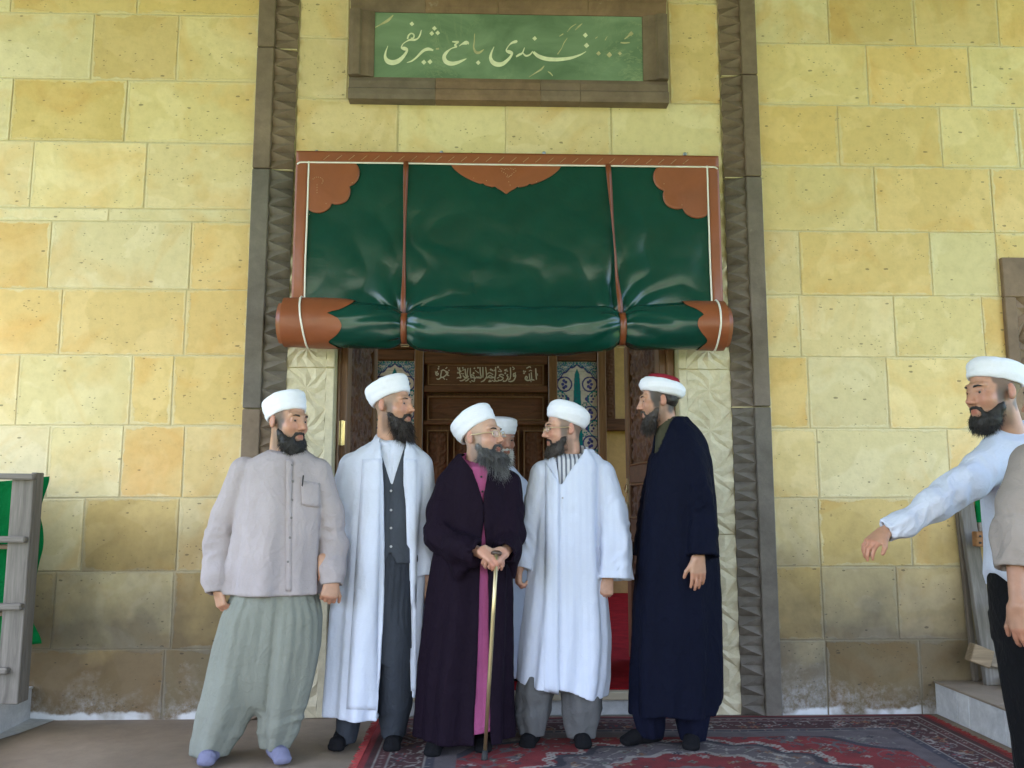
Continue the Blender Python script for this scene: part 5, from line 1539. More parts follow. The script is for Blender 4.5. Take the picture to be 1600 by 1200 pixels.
def eye(p, H, x, look=(0, 0)):
    n, m = 16, 12
    th, ph = np.meshgrid(np.linspace(0, 2 * np.pi, n, endpoint=False), np.linspace(0, np.pi, m)); th = th.ravel(); ph = ph.ravel()
    D_ = np.stack([np.sin(ph) * np.cos(th), -np.cos(ph), np.sin(ph) * np.sin(th)], 1)
    Q = D_ * .0122 + np.array([x * .0315, -.0800, .0025])
    C = np.tile([.30, .27, .255], (len(Q), 1)).astype(float)
    C[ph < .66] = (.022, .013, .008); C[ph < .28] = (.004, .004, .004)
    me = mesh_np('eye', H.W(Q) - p.base, [grid_faces(n, m, True)], True); vcol(me, C)
    return link('eye', me, MAT['eye'], p.root)
def brows(p, H, mat, thick=.0046, n=70, seed=1):
    rg = np.random.RandomState(seed)
    for x in (-1, 1):
        q = MB()
        q.tube([tuple(H.w((x * a, b, c))) for a, b, c in ((.010, -.1005, .0225), (.022, -.1010, .0265), (.036, -.0962, .0285), (.050, -.0835, .0245))], [thick * .6 * H.s, thick * .8 * H.s, thick * .7 * H.s, thick * .25 * H.s], 6)
        q.obj('eyebrow', MAT[mat] if isinstance(mat, str) else mat, p.root, True)

def strands(P0, Dr, L_, wd, rg, nseg=3, curl=.35, grav=.5):
    """thin tapering hair blades from points P0 along Dr"""
    n = len(P0)
    side = np.cross(Dr, rg.normal(size=(n, 3))); side /= np.maximum(np.linalg.norm(side, axis=1, keepdims=True), 1e-6)
    bend = rg.normal(size=(n, 3)) * curl; bend[:, 2] -= grav
    V = []; 
    for k in range(nseg + 1):
        t_ = k / nseg
        c = P0 + Dr * (L_ * t_)[:, None] + bend * (L_ * t_ ** 2 * .4)[:, None]
        w = (wd * (1 - t_ * .85))[:, None]
        V.append(np.stack([c - side * w, c + side * w], 1))
    V = np.stack(V, 1).reshape(n, -1, 3); m = V.shape[1]
    Fs = []
    for k in range(nseg): Fs.append(np.stack([np.arange(n) * m + 2 * k, np.arange(n) * m + 2 * k + 1, np.arange(n) * m + 2 * k + 3, np.arange(n) * m + 2 * k + 2], 1))
    return V.reshape(-1, 3), np.concatenate(Fs)
def beard(p, H, L_=.06, w=.058, fwd=.0, back=.0, mat=None, cols=None, n=1500, side=True, grey=None, seed=0, mous=True, lens=(.018, .040), full=1.0, gap=0.0, cheek=700):
    rg = np.random.RandomState(seed)
    n = int(n * 1.5); c = H.c; f = Fld(c - .30 * H.s, c + .20 * H.s, .0058)
    s = H.s
    def E(c_, r, k_=.02, op='u'): f.ell(H.w(c_), np.array(r) * s, H.M, k_ * s, op)
    def Cn(a, b, ra, rb, k_=.012, op='u'): f.cone(H.w(a), H.w(b), ra * s, rb * s, k_ * s, op)
    E((0, -.052, -.112), (w * .95, .045 * full, .030))
    E((0, -.062 - fwd * .5 + back, -.118 - L_ * .5), (w * .88, .036 * full, .022 + L_ * .55), .03)
    E((0, -.066 - fwd + back, -.122 - L_ * .9), (w * .60, .028 * full, .018 + L_ * .25), .03)
    if side:
        for x in (-1, 1):
            Cn((x * .0630, -.014, -.042), (x * .0600, -.026, -.060), .0060, .0130, .015)
            Cn((x * .0585, -.028, -.064), (x * .044, -.052, -.104), .0145, .027, .02)
            Cn((x * .049, -.054, -.074), (x * .028, -.078, -.102), .0105, .015, .015)
    if mous:
        for x in (-1, 1):
            Cn((x * .004, -.1000, -.0560), (x * .024, -.0915, -.0600), .0070, .0070, .006)
            Cn((x * .024, -.0915, -.0585), (x * .036, -.078, -.088), .0060, .008, .008)
    Cn((0, -.090, -.094 - gap), (0, -.086, -.108), .009, .012, .012)
    E((0, -.100, -.0730 - gap * .5), (.018, .020, .0062 + gap * .5), .006, 's')
    V, Fq = f.mesh(); V = relax(V, Fq, 1, .5); N = vnormals(V, Fq)
    q = H.l(V)
    V = V + N * (.0035 * vnoise(V * 70 + seed) + .0028 * vnoise(V * np.array([140, 140, 50])))[:, None]
    pk = rg.randint(0, len(V), n)
    q = H.l(V[pk]); low = sstep(-.06, -.13, q[:, 2])
    up = H.M[:, 2]; fw = -H.M[:, 1]
    Dr = N[pk] * .55 + (-up)[None] * (.25 + .9 * low)[:, None] + fw[None] * (.15 + fwd * 3) + rg.normal(size=(n, 3)) * .34
    Dr /= np.linalg.norm(Dr, axis=1, keepdims=True)
    ln = rg.uniform(lens[0], lens[1], n) * (.30 + .70 * low) * s
    SV, SF = strands(V[pk] - N[pk] * .003, Dr, ln, np.full(n, .00105) * rg.uniform(.7, 1.3, n), rg)
    if getattr(p, 'bodyV', None) is not None and cheek > 0:      # short loose hairs where the beard runs out over the cheeks and neck
        qb = H.l(p.bodyV)
        m = (qb[:, 2] < -.028) & (qb[:, 2] > -.115) & (np.abs(qb[:, 0]) > .016) & (qb[:, 1] < -.004) & (np.abs(qb[:, 0]) < .09) & (qb[:, 2] - .45 * qb[:, 1] < -.036)
        m &= ~((np.abs(np.abs(qb[:, 0]) - .034) < .012) & (qb[:, 2] > -.052)) & ~((np.abs(qb[:, 0]) < .026) & (np.abs(qb[:, 2] + .0715) < .013))
        ii = np.nonzero(m)[0]
        if len(ii):
            c_ = rg.choice(ii, cheek); base = p.bodyV[c_]
            nr = base - (H.c + H.M @ np.array([0, -.02, -.05]) * H.s); nr /= np.linalg.norm(nr, axis=1, keepdims=True)
            D2 = nr * .35 - up[None] * .9 + fw[None] * .35 + rg.normal(size=(cheek, 3)) * .25; D2 /= np.linalg.norm(D2, axis=1, keepdims=True)
            S2, F2 = strands(base, D2, rg.uniform(.006, .013, cheek), np.full(cheek, .0007), rg)
            SF = np.concatenate([SF, F2 + len(SV)]); SV = np.concatenate([SV, S2]); n = n + cheek
    VV = np.concatenate([V, SV]); FF = np.concatenate([Fq, SF + len(V)])
    c0 = np.array(cols[0]); c1 = np.array(cols[1])
    def colour(V_, rnd):
        q_ = H.l(V_)
        g = grey(q_) if grey else np.zeros(len(q_))
        g = np.clip(g + rnd, 0, 1)[:, None]
        return c0 * (1 - g) + c1 * g
    r1 = .12 * vnoise(V * 50); r2 = np.repeat(rg.normal(0, .16, n), 8)
    C = np.concatenate([colour(V, r1), colour(SV, r2)])
    me = mesh_np('beard', VV - p.base, [FF], True); vcol(me, C)
    return link('beard', me, MAT['beard'], p.root)
MAT['beard'] = m_vcol('beard hair', .6, .5, 500, .002)

def turban(p, H, prof, tilt=0.0, rx=.089, ry=.106, off=(0, .012, .045), wraps=5, amp=.0022, mat=None, name='turban', seed=0, slope=.35, roll=0.0, dent=None):
    """prof: (radius factor, height) from the lower rim to the crown; tilt tips the crown backwards (deg)"""
    n = 72
    pr = np.array(prof); tt = np.linspace(0, 1, len(pr)); k = 34
    # smooth the profile
    tf = np.linspace(0, 1, k)
    r = np.interp(tf, tt, pr[:, 0]); z = np.interp(tf, tt, pr[:, 1])
    ker = np.array([.25, .5, .25])
    for _ in range(2):
        r[1:-1] = np.convolve(r, ker, 'valid'); z[1:-1] = np.convolve(z, ker, 'valid')
    th = np.linspace(0, 2 * np.pi, n, endpoint=False)
    T, K = np.meshgrid(th, np.arange(k)); T = T.ravel(); K = K.ravel()
    rr, zz = r[K], z[K]
    zw = zz + slope * .03 * np.cos(T * 1.0 + 1.0)
    wv = np.sin(zw * 2 * np.pi * wraps / max(pr[:, 1].max(), .01) + .6 * np.sin(2 * T + seed))
    ridge = amp * np.sign(wv) * np.abs(wv) ** .6
    nz = .0010 * vnoise(np.stack([np.cos(T) * 3, np.sin(T) * 3, zz * 40 + seed], 1))
    R2 = rr + (ridge + nz) / .09 * np.clip(rr * 1.3, 0, 1)
    Q = np.stack([R2 * rx * np.sin(T), -R2 * ry * np.cos(T), zz + .002 * vnoise(np.stack([np.cos(T) * 4, np.sin(T) * 4, zz * 20 + 3], 1))], 1)
    if dent: Q = dent(Q)
    a = R(tilt); ca, sa = math.cos(a), math.sin(a)
    Q = np.stack([Q[:, 0], Q[:, 1] * ca + Q[:, 2] * sa, -Q[:, 1] * sa + Q[:, 2] * ca], 1)
    a = R(roll); ca, sa = math.cos(a), math.sin(a)
    Q = np.stack([Q[:, 0] * ca + Q[:, 2] * sa, Q[:, 1], -Q[:, 0] * sa + Q[:, 2] * ca], 1)
    Q += np.array(off)
    V = H.W(Q)
    Fq = grid_faces(n, k, True)
    me = mesh_np(name, V - p.base, [Fq], True)
    return link(name, me, mat or MAT['turban'], p.root)
SMOOTH = [(.86, -.014), (.985, -.016), (1.03, -.006), (1.08, .018), (1.12, .044), (1.125, .064), (1.08, .078), (.93, .087), (.66, .092), (.35, .095), (.02, .096)]
PUFFY = [(.82, -.008), (.98, -.018), (1.10, -.008), (1.20, .016), (1.225, .042), (1.17, .065), (1.03, .083), (.85, .092), (.60, .099), (.3, .103), (.02, .104)]

def glasses(p, H, mat='gold'):
    q = MB()
    def Wp(a): return tuple(H.w(a))
    for x in (-1, 1):
        pts = []
        for i in range(20):
            an = 2 * math.pi * i / 20
            c, s_ = math.cos(an), math.sin(an)
            px, pz = .0235 * math.copysign(abs(c) ** .75, c), .0155 * math.copysign(abs(s_) ** .75, s_)
            xx = x * .0325 + px
            pts.append(Wp((xx, -.113 + .35 * abs(xx) ** 1.25, -.001 + pz)))
        q.tube(pts, .0015 * H.s, 6, closed=True)
        q.tube([Wp((x * .056, -.1035, .006)), Wp((x * .073, -.075, .006)), Wp((x * .078, -.02, .006)), Wp((x * .081, .004, .008)), Wp((x * .081, .018, -.004))], .0022 * H.s, 6)
    q.tube([Wp((-.009, -.112, .003)), Wp((0, -.116, .006)), Wp((.009, -.112, .003))], .0015 * H.s, 6)
    o = q.obj('glasses', MAT[mat], p.root, True)
    for x in (-1, 1):
        l = MB(); pts = []
        for i in range(16):
            an = 2 * math.pi * i / 16; c, s_ = math.cos(an), math.sin(an)
            px, pz = .0228 * math.copysign(abs(c) ** .75, c), .0148 * math.copysign(abs(s_) ** .75, s_)
            xx = x * .0325 + px; pts.append(Wp((xx, -.113 + .35 * abs(xx) ** 1.25, -.001 + pz)))
        l.add(pts, [tuple(range(16))]); l.obj('lens', MAT['lens'], o)
    return o
t = NT('spectacle lens'); t.b.inputs['Alpha'].default_value = .14
MAT['lens'] = t.out((.9, .95, .95), .05)

def sock(p, ankle, toe, mat, name='sock', w=.045, hgt=.045, h=.006):
    a, b = np.array(ankle, float), np.array(toe, float)
    d = b - a; d[2] = 0; L_ = np.linalg.norm(d); d /= L_
    heel = a - d * .035; z = p.z0 + .006
    f = Fld(np.minimum(a, b) - .12, np.maximum(a, b) + .12, h)
    hz = lambda q, zz: np.array([q[0], q[1], z + zz])
    f.cone(hz(heel, .038), hz(a + d * .04, .04), .034, .038, .02)
    f.cone(hz(a + d * .03, .045), hz(b - d * .07, .032), .042, .034, .02)
    sd = np.array([-d[1], d[0], 0])
    for k in (-1, 0, 1):
        f.cone(hz(a + d * .10 + sd * k * .012, .035), hz(b - d * (.02 + .008 * abs(k)) + sd * k * .022, .022), .030, .0215, .015)
    f.cone(hz(a, .05), np.array([a[0], a[1], z + .15]), .040, .042, .02)
    f.put(lambda X, Y, Z: (z - Z) + 0 * X + 0 * Y, f.lo, f.lo + f.n * h, 0, 'i')
    V, Fq = f.mesh(); V = relax(V, Fq, 1, .4)
    V = V + vnormals(V, Fq) * (.0015 * vnoise(V * 40))[:, None]; V[:, 2] = np.maximum(V[:, 2], p.z0 + (.0125 if p.z0 == 0 else .001) if False else V[:, 2])
    return p.add(name, V, Fq, mat)

def surf_y(V, x, z, r=.012):
    m = (np.abs(V[:, 0] - x) < r) & (np.abs(V[:, 2] - z) < r)
    return V[m, 1].min() if m.any() else None
def button(p, V, px, py, mat, r=.006, name='button', parent=None, dy=0):
    """a button lying on the front of a garment at a photo position"""
    c = at_y(px, py, p.Y + dy)
    for _ in range(3):
        y = surf_y(V, c[0], c[2])
        if y is None: return None
        c = at_y(px, py, y)
    q = MB(); q.tube([(c[0], c[1] + .003, c[2]), (c[0], c[1] - .003, c[2]), (c[0], c[1] - .0035, c[2])], [r, r, r * .7], 10)
    return q.obj(name, mat, parent or p.root, True)
def decal(p, V, poly, mat, name, off=.003, dy=-.15, th=.003, parent=None):
    """a small cloth patch following the garment's surface; poly: grid of photo pixel points [rows][cols]"""
    vs = []; nr, nc = len(poly), len(poly[0])
    for row in poly:
        for px, py in row:
            c = at_y(px, py, p.Y + dy)
            for _ in range(3):
                y = surf_y(V, c[0], c[2], .014)
                if y is None: break
                c = at_y(px, py, y - off)
            vs.append(tuple(c))
    fs = [(i * nc + j, i * nc + j + 1, (i + 1) * nc + j + 1, (i + 1) * nc + j) for i in range(nr - 1) for j in range(nc - 1)]
    o = MB().add(vs, fs).obj(name, mat, parent or p.root, True)
    md = o.modifiers.new('thick', 'SOLIDIFY'); md.thickness = th; md.offset = 1
    return o
def lerp_grid(tl, tr, bl, br, nr, nc):
    return [[(tl[0] + (tr[0] - tl[0]) * c + (bl[0] + (br[0] - bl[0]) * c - tl[0] - (tr[0] - tl[0]) * c) * r, tl[1] + (tr[1] - tl[1]) * c + (bl[1] + (br[1] - bl[1]) * c - tl[1] - (tr[1] - tl[1]) * c) * r) for c in np.linspace(0, 1, nc)] for r in np.linspace(0, 1, nr)]
def shell(f, t_=.016):
    f.F = np.maximum(f.F, -(f.F + t_))
def cut_below(f, z, lo=None, hi=None):
    lo = f.lo if lo is None else lo; hi = f.lo + f.n * f.h if hi is None else hi
    f.put(lambda X, Y, Z: (z - Z) + 0 * X + 0 * Y, lo, hi, 0, 'i')
def open_front(p, f, rows, ymax, dy=0.0):
    """cut the front opening; rows (py, pxl, pxr) at plane p.Y+dy"""
    A = []
    for py, a, b in rows:
        q, w = at_y(a, py, p.Y + dy), at_y(b, py, p.Y + dy); A.append((q[2], q[0], w[0]))
    A = np.array(sorted(A))
    def fn(X, Y, Z):
        xl = np.interp(Z, A[:, 0], A[:, 1]); xr = np.interp(Z, A[:, 0], A[:, 2])
        d = np.maximum(np.maximum(xl - X, X - xr), Y - (p.Y + ymax))
        return np.maximum(np.maximum(d, A[0, 0] - Z), Z - A[-1, 0])
    f.put(fn, f.lo, f.lo + f.n * f.h, 0, 's')
def seam_px(p, pts, dy):
    A = sorted([(at_y(x, y, p.Y + dy)[2], at_y(x, y, p.Y + dy)[0]) for x, y in pts]); A = np.array(A)
    return A[:, 0], A[:, 1]
def cutoff(f, a, b, r, past=.0):
    """remove what lies beyond b along a->b within radius r (opens a sleeve end)"""
    a = np.array(a, float); b = np.array(b, float); d = b - a; d /= np.linalg.norm(d); e = b + d * past
    def fn(X, Y, Z):
        t_ = (X - e[0]) * d[0] + (Y - e[1]) * d[1] + (Z - e[2]) * d[2]
        rr = np.sqrt((X - e[0]) ** 2 + (Y - e[1]) ** 2 + (Z - e[2]) ** 2)
        return np.maximum(-t_, rr - r)
    f.put(fn, e - r - .02, e + r + .02, 0, 's')
def wsleeve(f, pts, rad, k=.03, amp=.006, seed=0, freq=1.0, long=0.0):
    """a sleeve with crosswise compression creases (amp) and lengthwise hang folds (long)"""
    P_ = [np.array(q, float) for q in pts]; s0 = 0.0
    tot = sum(np.linalg.norm(b - a) for a, b in zip(P_[:-1], P_[1:]))
    for i in range(len(P_) - 1):
        a, b = P_[i], P_[i + 1]; ra, rb_ = rad[i], rad[i + 1]
        d = b - a; Ls = np.linalg.norm(d); L2 = d @ d; dn = d / Ls
        e1 = np.cross(dn, [0, 1.0, .2]); e1 /= np.linalg.norm(e1); e2 = np.cross(dn, e1)
        R_ = max(ra, rb_) + k + .02 + 3 * f.h
        def fn(X, Y, Z):
            x, y, z = X - a[0], Y - a[1], Z - a[2]
            t = np.clip((x * d[0] + y * d[1] + z * d[2]) / L2, 0, 1)
            u, v = x * e1[0] + y * e1[1] + z * e1[2], x * e2[0] + y * e2[1] + z * e2[2]
            dist = np.sqrt((x - t * d[0]) ** 2 + (y - t * d[1]) ** 2 + (z - t * d[2]) ** 2)
            th = np.arctan2(v, u); s_ = s0 + t * Ls
            c, sn = np.cos(th), np.sin(th)
            sh = np.broadcast(s_, th).shape
            Q = np.stack([np.broadcast_to(s_ * 17 * freq + 1.3 * c * np.sin(seed + 2), sh).ravel(), np.broadcast_to(c * 1.1 + seed, sh).ravel(), np.broadcast_to(sn * 1.1, sh).ravel()], 1)
            n1 = (1 - 2 * np.abs(vnoise(Q))).reshape(sh)
            w = .35 + .65 * np.exp(-((s_ / tot - .55) / .22) ** 2) + .5 * sstep(.75, .97, s_ / tot)
            w = w * sstep(0.02, .25, s_ / tot)
            fo = long * np.cos(5 * th + seed + 2 * np.sin(s_ * 5)) * s_ / tot if long else 0
            return dist - (ra + (rb_ - ra) * t) - amp * w * n1 - fo
        f.put(fn, np.minimum(a, b) - R_, np.maximum(a, b) + R_, k)
        s0 += Ls
def arms(f, specs, k=.025, wall=.015):
    """specs: (pts, radii, opts) - each sleeve is hollowed and cut open at its end, then joined to the garment"""
    g = Fld(f.lo, f.lo + (f.n - 1) * f.h, f.h); g.n = f.n; g.ax = f.ax; g.F = np.full(f.n, 1.0, np.float32)
    for pts, rad, o in specs: wsleeve(g, pts, rad, .03, **o)
    g.F = np.maximum(g.F, -(g.F + wall))
    for pts, rad, o in specs: cutoff(g, pts[-2], pts[-1], rad[-1] + .05)
    A, B = f.F, g.F
    hh = np.maximum(k - np.abs(A - B), 0) / k
    f.F = np.minimum(A, B) - hh * hh * k * .25
def neckline(f, c, slope):
    """cut the top of a garment by a plane through c that drops towards the front"""
    f.put(lambda X, Y, Z: (Z - c[2] - slope * (Y - c[1])) + 0 * X, (f.lo[0], f.lo[1], c[2] - .25), f.lo + f.n * f.h, 0, 'i')
def sleeve(f, pts, rad, k=.035):
    for i in range(len(pts) - 1): f.cone(pts[i], pts[i + 1], rad[i], rad[i + 1], k)
# ================================================================== THE EIGHT MEN
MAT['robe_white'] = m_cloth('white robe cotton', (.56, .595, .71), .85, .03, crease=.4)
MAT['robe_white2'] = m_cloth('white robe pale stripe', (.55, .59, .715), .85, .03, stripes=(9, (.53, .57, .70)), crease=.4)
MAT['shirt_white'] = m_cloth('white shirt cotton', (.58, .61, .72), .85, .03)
MAT['linen'] = m_cloth('beige linen', (.355, .312, .318), .9, .10, 300, .5, crease=.9)
MAT['sage'] = m_cloth('sage trousers cloth', (.205, .213, .185), .9, .05)
MAT['charcoal'] = m_cloth('charcoal waistcoat', (.054, .061, .076), .85, .08)
MAT['charcoal2'] = m_cloth('dark grey pleated cloth', (.038, .043, .055), .85, .08)
MAT['plum'] = m_cloth('dark plum robe', (.0085, .0042, .0105), .8, .1)
MAT['pink'] = m_cloth('pink inner robe', (.34, .080, .19), .85, .08)
MAT['navy'] = m_cloth('navy robe', (.0030, .0042, .0135), .8, .1)
MAT['navy2'] = m_cloth('navy trousers', (.005, .0062, .018), .85, .1)
MAT['grey_tr'] = m_cloth('grey trousers', (.11, .11, .116), .9, .08, 200)
MAT['stripe_shirt'] = m_cloth('grey striped shirt', (.52, .53, .58), .85, .04, stripes=(14, (.13, .14, .18)))
MAT['olive'] = m_cloth('olive shirt', (.055, .053, .034), .9, .08)
MAT['trouser_black'] = m_cloth('black trousers', (.008, .008, .009), .85, .1, sheen=.03)
MAT['sock_lilac'] = m_cloth('lilac sock', (.165, .165, .25), .95, .06)
MAT['sock_black'] = m_cloth('black sock', (.009, .009, .011), .95, .1)
MAT['taupe'] = m_cloth('taupe linen', (.28, .24, .22), .9, .06, 300, .4)
MAT['felt_red'] = m_cloth('dark red felt', (.22, .018, .03), .95, .08)
MAT['button'] = m_plain('grey button', (.12, .11, .11), .4)
MAT['button_d'] = m_plain('pale button', (.35, .35, .37), .35)
BK = ((.010, .008, .007), (.05, .042, .036))

# ---------------------------------------------------------------- 1: beige shirt
p = Person(-.80, (380, 1180), 'bearded man in a crumpled beige linen shirt, sage green baggy trousers and lilac socks', skin=(.52, .30, .205))
H = Head(p.P(448.5, 660), 55, -1, -2, 1.04)
A_l = (p.P(378, 735), p.P(341, 838, .03), p.P(342, 922, -.05)); A_r = (p.P(502, 735), p.P(524, 838, .03), p.P(518, 908, -.05))
hipl, hipr = p.P(395, 950), p.P(455, 950)
hands_ = [dict(wrist=p.P(342, 918, -.05), d=(.15, -.05, -1), nrm=(-.6, -.6, 0), thumb=-1, curl=.9), dict(wrist=p.P(518, 904, -.06), d=(-.05, -.25, -1), nrm=(.45, -1, 0), thumb=1, curl=1.05)]
body(p, H, [A_l, A_r], [(hipl, p.P(370, 1060), p.P(336, 1165, -.02), p.P(322, 1190, -.14)), (hipr, p.P(447, 1060), p.P(430, 1160, -.0), p.P(437, 1175, -.12))], hands_, p.P(428, 930), p.P(436, 760), hair=((.03, .02, .016), .75))
brows(p, H, 'hair_black', .0056)
beard(p, H, .026, .060, .0, cols=BK, n=1700, seed=1, full=1.1, lens=(.012, .034))
turban(p, H, SMOOTH, tilt=20, rx=0.0840, ry=0.1042, off=(0, .012, .044), seed=1, wraps=3, amp=.0008)
f = p.fld((300, 690), (545, 940), -.32, .30, .0065)
f.loft(p.rows([(697, 434, 470, .062), (705, 424, 478, .075), (714, 400, 493, .095), (727, 379, 503, .115), (760, 374, 508, .135), (800, 371, 507, .15), (850, 364, 505, .155), (900, 356, 504, .162), (927, 351, 506, .168)]), .04,
       folds(p.P(400, 930)[2], p.P(400, 740)[2], .020, .005, 6, 11, .6), seam=seam_px(p, [(452, 715), (448, 925)], -.16))
arms(f, [([p.P(383, 738), p.P(359, 800, .01), p.P(342, 850, .02), p.P(340, 905, -.03), p.P(339, 927, -.05)], [.074, .072, .070, .062, .050], dict(amp=.011, seed=1)),
         ([p.P(496, 740), p.P(514, 800, .01), p.P(521, 850, .02), p.P(518, 890, -.03), p.P(519, 914, -.05)], [.072, .064, .062, .056, .049], dict(amp=.010, seed=4))], .014)
f.cone(p.P(455, 690, -.05), p.P(452, 712, -.10), .035, .016, .01, 's')
f.cone(p.P(450, 688), p.P(450, 702), .060, .054, .01, 's')
neckline(f, p.P(450, 702), .35)
o = p.garment('shirt', MAT['linen'], f, crumple(3, .0060, 7))
SV = p.last[0]
for px, py in ((443, 708), (455, 727), (457, 752), (456, 781), (455, 809), (453, 840), (450, 878)): button(p, SV, px, py, MAT['button'], .0065)
decal(p, SV, lerp_grid((447, 718), (457, 718), (446, 924), (455, 924), 40, 3), MAT['linen'], 'placket', .002)
decal(p, SV, lerp_grid((470, 751), (500, 755), (472, 789), (500, 793), 8, 7), MAT['linen'], 'chest_pocket', .003)
c = at_y(472, 750, p.Y - .14); y = surf_y(SV, c[0], c[2]) or p.Y - .14; c = at_y(472.5, 752, y - .006)
pen = thing('pen', tuple(c), 'black pen clipped in the chest pocket of the beige linen shirt', 'pen')
MB().tube([tuple(c + [.004, 0, .028]), tuple(c + [.002, -.002, .006]), tuple(c + [-.001, -.001, -.05])], [.0035, .0035, .003], 8).obj('pen_barrel', MAT['black'], pen, True)
MB().tube([tuple(c + [.004, -.004, .026]), tuple(c + [.003, -.0075, .020]), tuple(c + [-.001, -.006, -.022])], .0018, 6).obj('pen_clip', MAT['black'], pen, True)
f = p.fld((298, 905), (512, 1185), -.32, .30, .007)
CR = seam_px(p, [(430, 960), (424, 1020), (412, 1105)], -.14)
pl = lambda th, Z, X, Y: (.013 * np.abs(np.sin(9 * th + .8 * np.sin(3 * Z))) * np.clip((Z - .25) / .5, 0.2, 1.0) + .010 * np.cos(5 * th + 2 * Z) * np.clip((.9 - Z) / .5, 0, 1))
f.loft(p.rows([(905, 374, 486, .115), (925, 368, 492, .122), (942, 360, 499, .138), (1000, 350, 494, .140), (1060, 346, 482, .120), (1092, 366, 462, .09), (1112, 398, 428, .05)]), .02, pl, seam=CR)
f.loft(p.rows([(925, 376, 428, .11), (960, 352, 434, .142), (1010, 337, 432, .148), (1060, 326, 420, .14), (1100, 316, 405, .13), (1135, 308, 386, .118), (1160, 303, 368, .108), (1178, 301, 357, .10)]), .035, pl, seam=CR)
f.loft(p.rows([(925, 432, 484, .11), (960, 424, 501, .142), (1010, 418, 501, .148), (1060, 411, 492, .135), (1100, 408, 480, .12), (1135, 407, 468, .105), (1155, 408, 458, .09), (1168, 410, 450, .078)]), .028, pl, seam=CR)
def dsp(V):
    lowz = np.exp(-((V[:, 2] - .16) / .09) ** 2)
    w = V + .03 * np.stack([vnoise(V * 7), vnoise(V * 7 + 4), vnoise(V * 7 + 8)], 1)
    return .004 * vnoise(V * [9, 9, 1.6]) + lowz * .007 * (1 - 2 * np.abs(vnoise(w * [7, 7, 17])))
p.garment('trousers', MAT['sage'], f, dsp, 2)
sock(p, p.P(336, 1165, -.02), p.P(318, 1196, -.16), MAT['sock_lilac']); sock(p, p.P(430, 1158), p.P(444, 1180, -.14), MAT['sock_lilac'])

# ---------------------------------------------------------------- 2: open white robe, waistcoat
p = Person(-.60, (575, 1165), 'tall bearded man in an open white robe over a charcoal waistcoat', skin=(.54, .31, .21))
H = Head(p.P(613, 634), 64, 2, 0, 1.03)
A_l = (p.P(552, 728), p.P(524, 825, -.03), p.P(510, 866, -.20)); A_r = (p.P(655, 728), p.P(668, 830, .05), p.P(668, 905, .0))
hands_ = [dict(wrist=p.P(507, 866, -.245), d=(.22, -.22, -1), nrm=(.5, -1, .2), thumb=1, curl=.45), dict(wrist=p.P(668, 905, .02), d=(0, 0, -1), nrm=(1, -.2, 0), thumb=1, curl=.5)]
body(p, H, [A_l, A_r], [(p.P(580, 900), p.P(560, 1030), p.P(538, 1145, -.0), p.P(525, 1160, -.12)), (p.P(635, 900), p.P(628, 1030), p.P(616, 1140), p.P(612, 1155, -.13))], hands_, p.P(605, 890), p.P(606, 745), hair=((.20, .145, .115), .6))
brows(p, H, 'hair_brown', .004)
beard(p, H, .050, .054, .008, cols=((.014, .009, .007), (.07, .05, .04)), n=2000, seed=2, full=1.1, lens=(.02, .045))
turban(p, H, SMOOTH, tilt=21, rx=0.0869, ry=0.1081, off=(0, .012, .046), seed=2, wraps=3, amp=.0008)
f = p.fld((545, 680), (670, 890), -.30, .25, .007)
f.loft(p.rows([(672, 588, 636, .06), (690, 582, 640, .075), (705, 570, 650, .10), (740, 560, 660, .118), (800, 558, 660, .122), (860, 560, 655, .125)]), .02, seam=seam_px(p, [(611, 690), (611, 870)], -.1))
f.cone(p.P(612, 655), p.P(610, 682), .062, .056, .01, 's')
neckline(f, p.P(612, 680), .5)
o = p.garment('shirt', MAT['shirt_white'], f, cloth_disp(5, .002))
f = p.fld((540, 690), (675, 885), -.30, .25, .0065)
f.loft(p.rows([(696, 578, 645, .09), (705, 568, 652, .108), (740, 558, 662, .126), (800, 556, 662, .130), (850, 557, 660, .133), (878, 557, 660, .134)]), .02, seam=seam_px(p, [(611, 730), (609, 880)], -.13))
open_front(p, f, [(690, 588, 632), (700, 592, 630), (757, 611.5, 612.5)], 0.0, -.12)
open_front(p, f, [(863, 609.3, 609.8), (880, 600, 619)], 0.0, -.13)
o = p.garment('waistcoat', MAT['charcoal'], f, cloth_disp(6, .0025)); WV = p.last[0]
for py in (740, 767, 797, 825, 854): button(p, WV, 611, py, MAT['button_d'], .0065, dy=-.13)
f = p.fld((515, 850), (665, 1165), -.28, .28, .0075)
pl = lambda th, Z, X, Y: .0075 * np.abs(np.sin(15 * th + .5 * np.sin(4 * Z))) * np.clip((Z - .15) / .6, 0.1, 1)
f.loft(p.rows([(855, 562, 648, .115), (900, 558, 648, .13), (960, 552, 645, .135), (1030, 546, 643, .13)]), .02, pl)
f.loft(p.rows([(925, 570, 590, .07), (980, 550, 602, .12), (1040, 538, 596, .12), (1100, 530, 572, .10), (1140, 526, 560, .085), (1158, 526, 556, .075)]), .03, pl)
f.loft(p.rows([(925, 612, 640, .08), (980, 597, 645, .125), (1040, 590, 644, .13), (1100, 589, 644, .115), (1130, 593, 636, .095), (1150, 596, 632, .08)]), .03, pl)
p.garment('trousers', MAT['charcoal2'], f, cloth_disp(7, .004, 1.5, 9), 1)
f = p.fld((490, 675), (700, 1115), -.45, .34, .007)
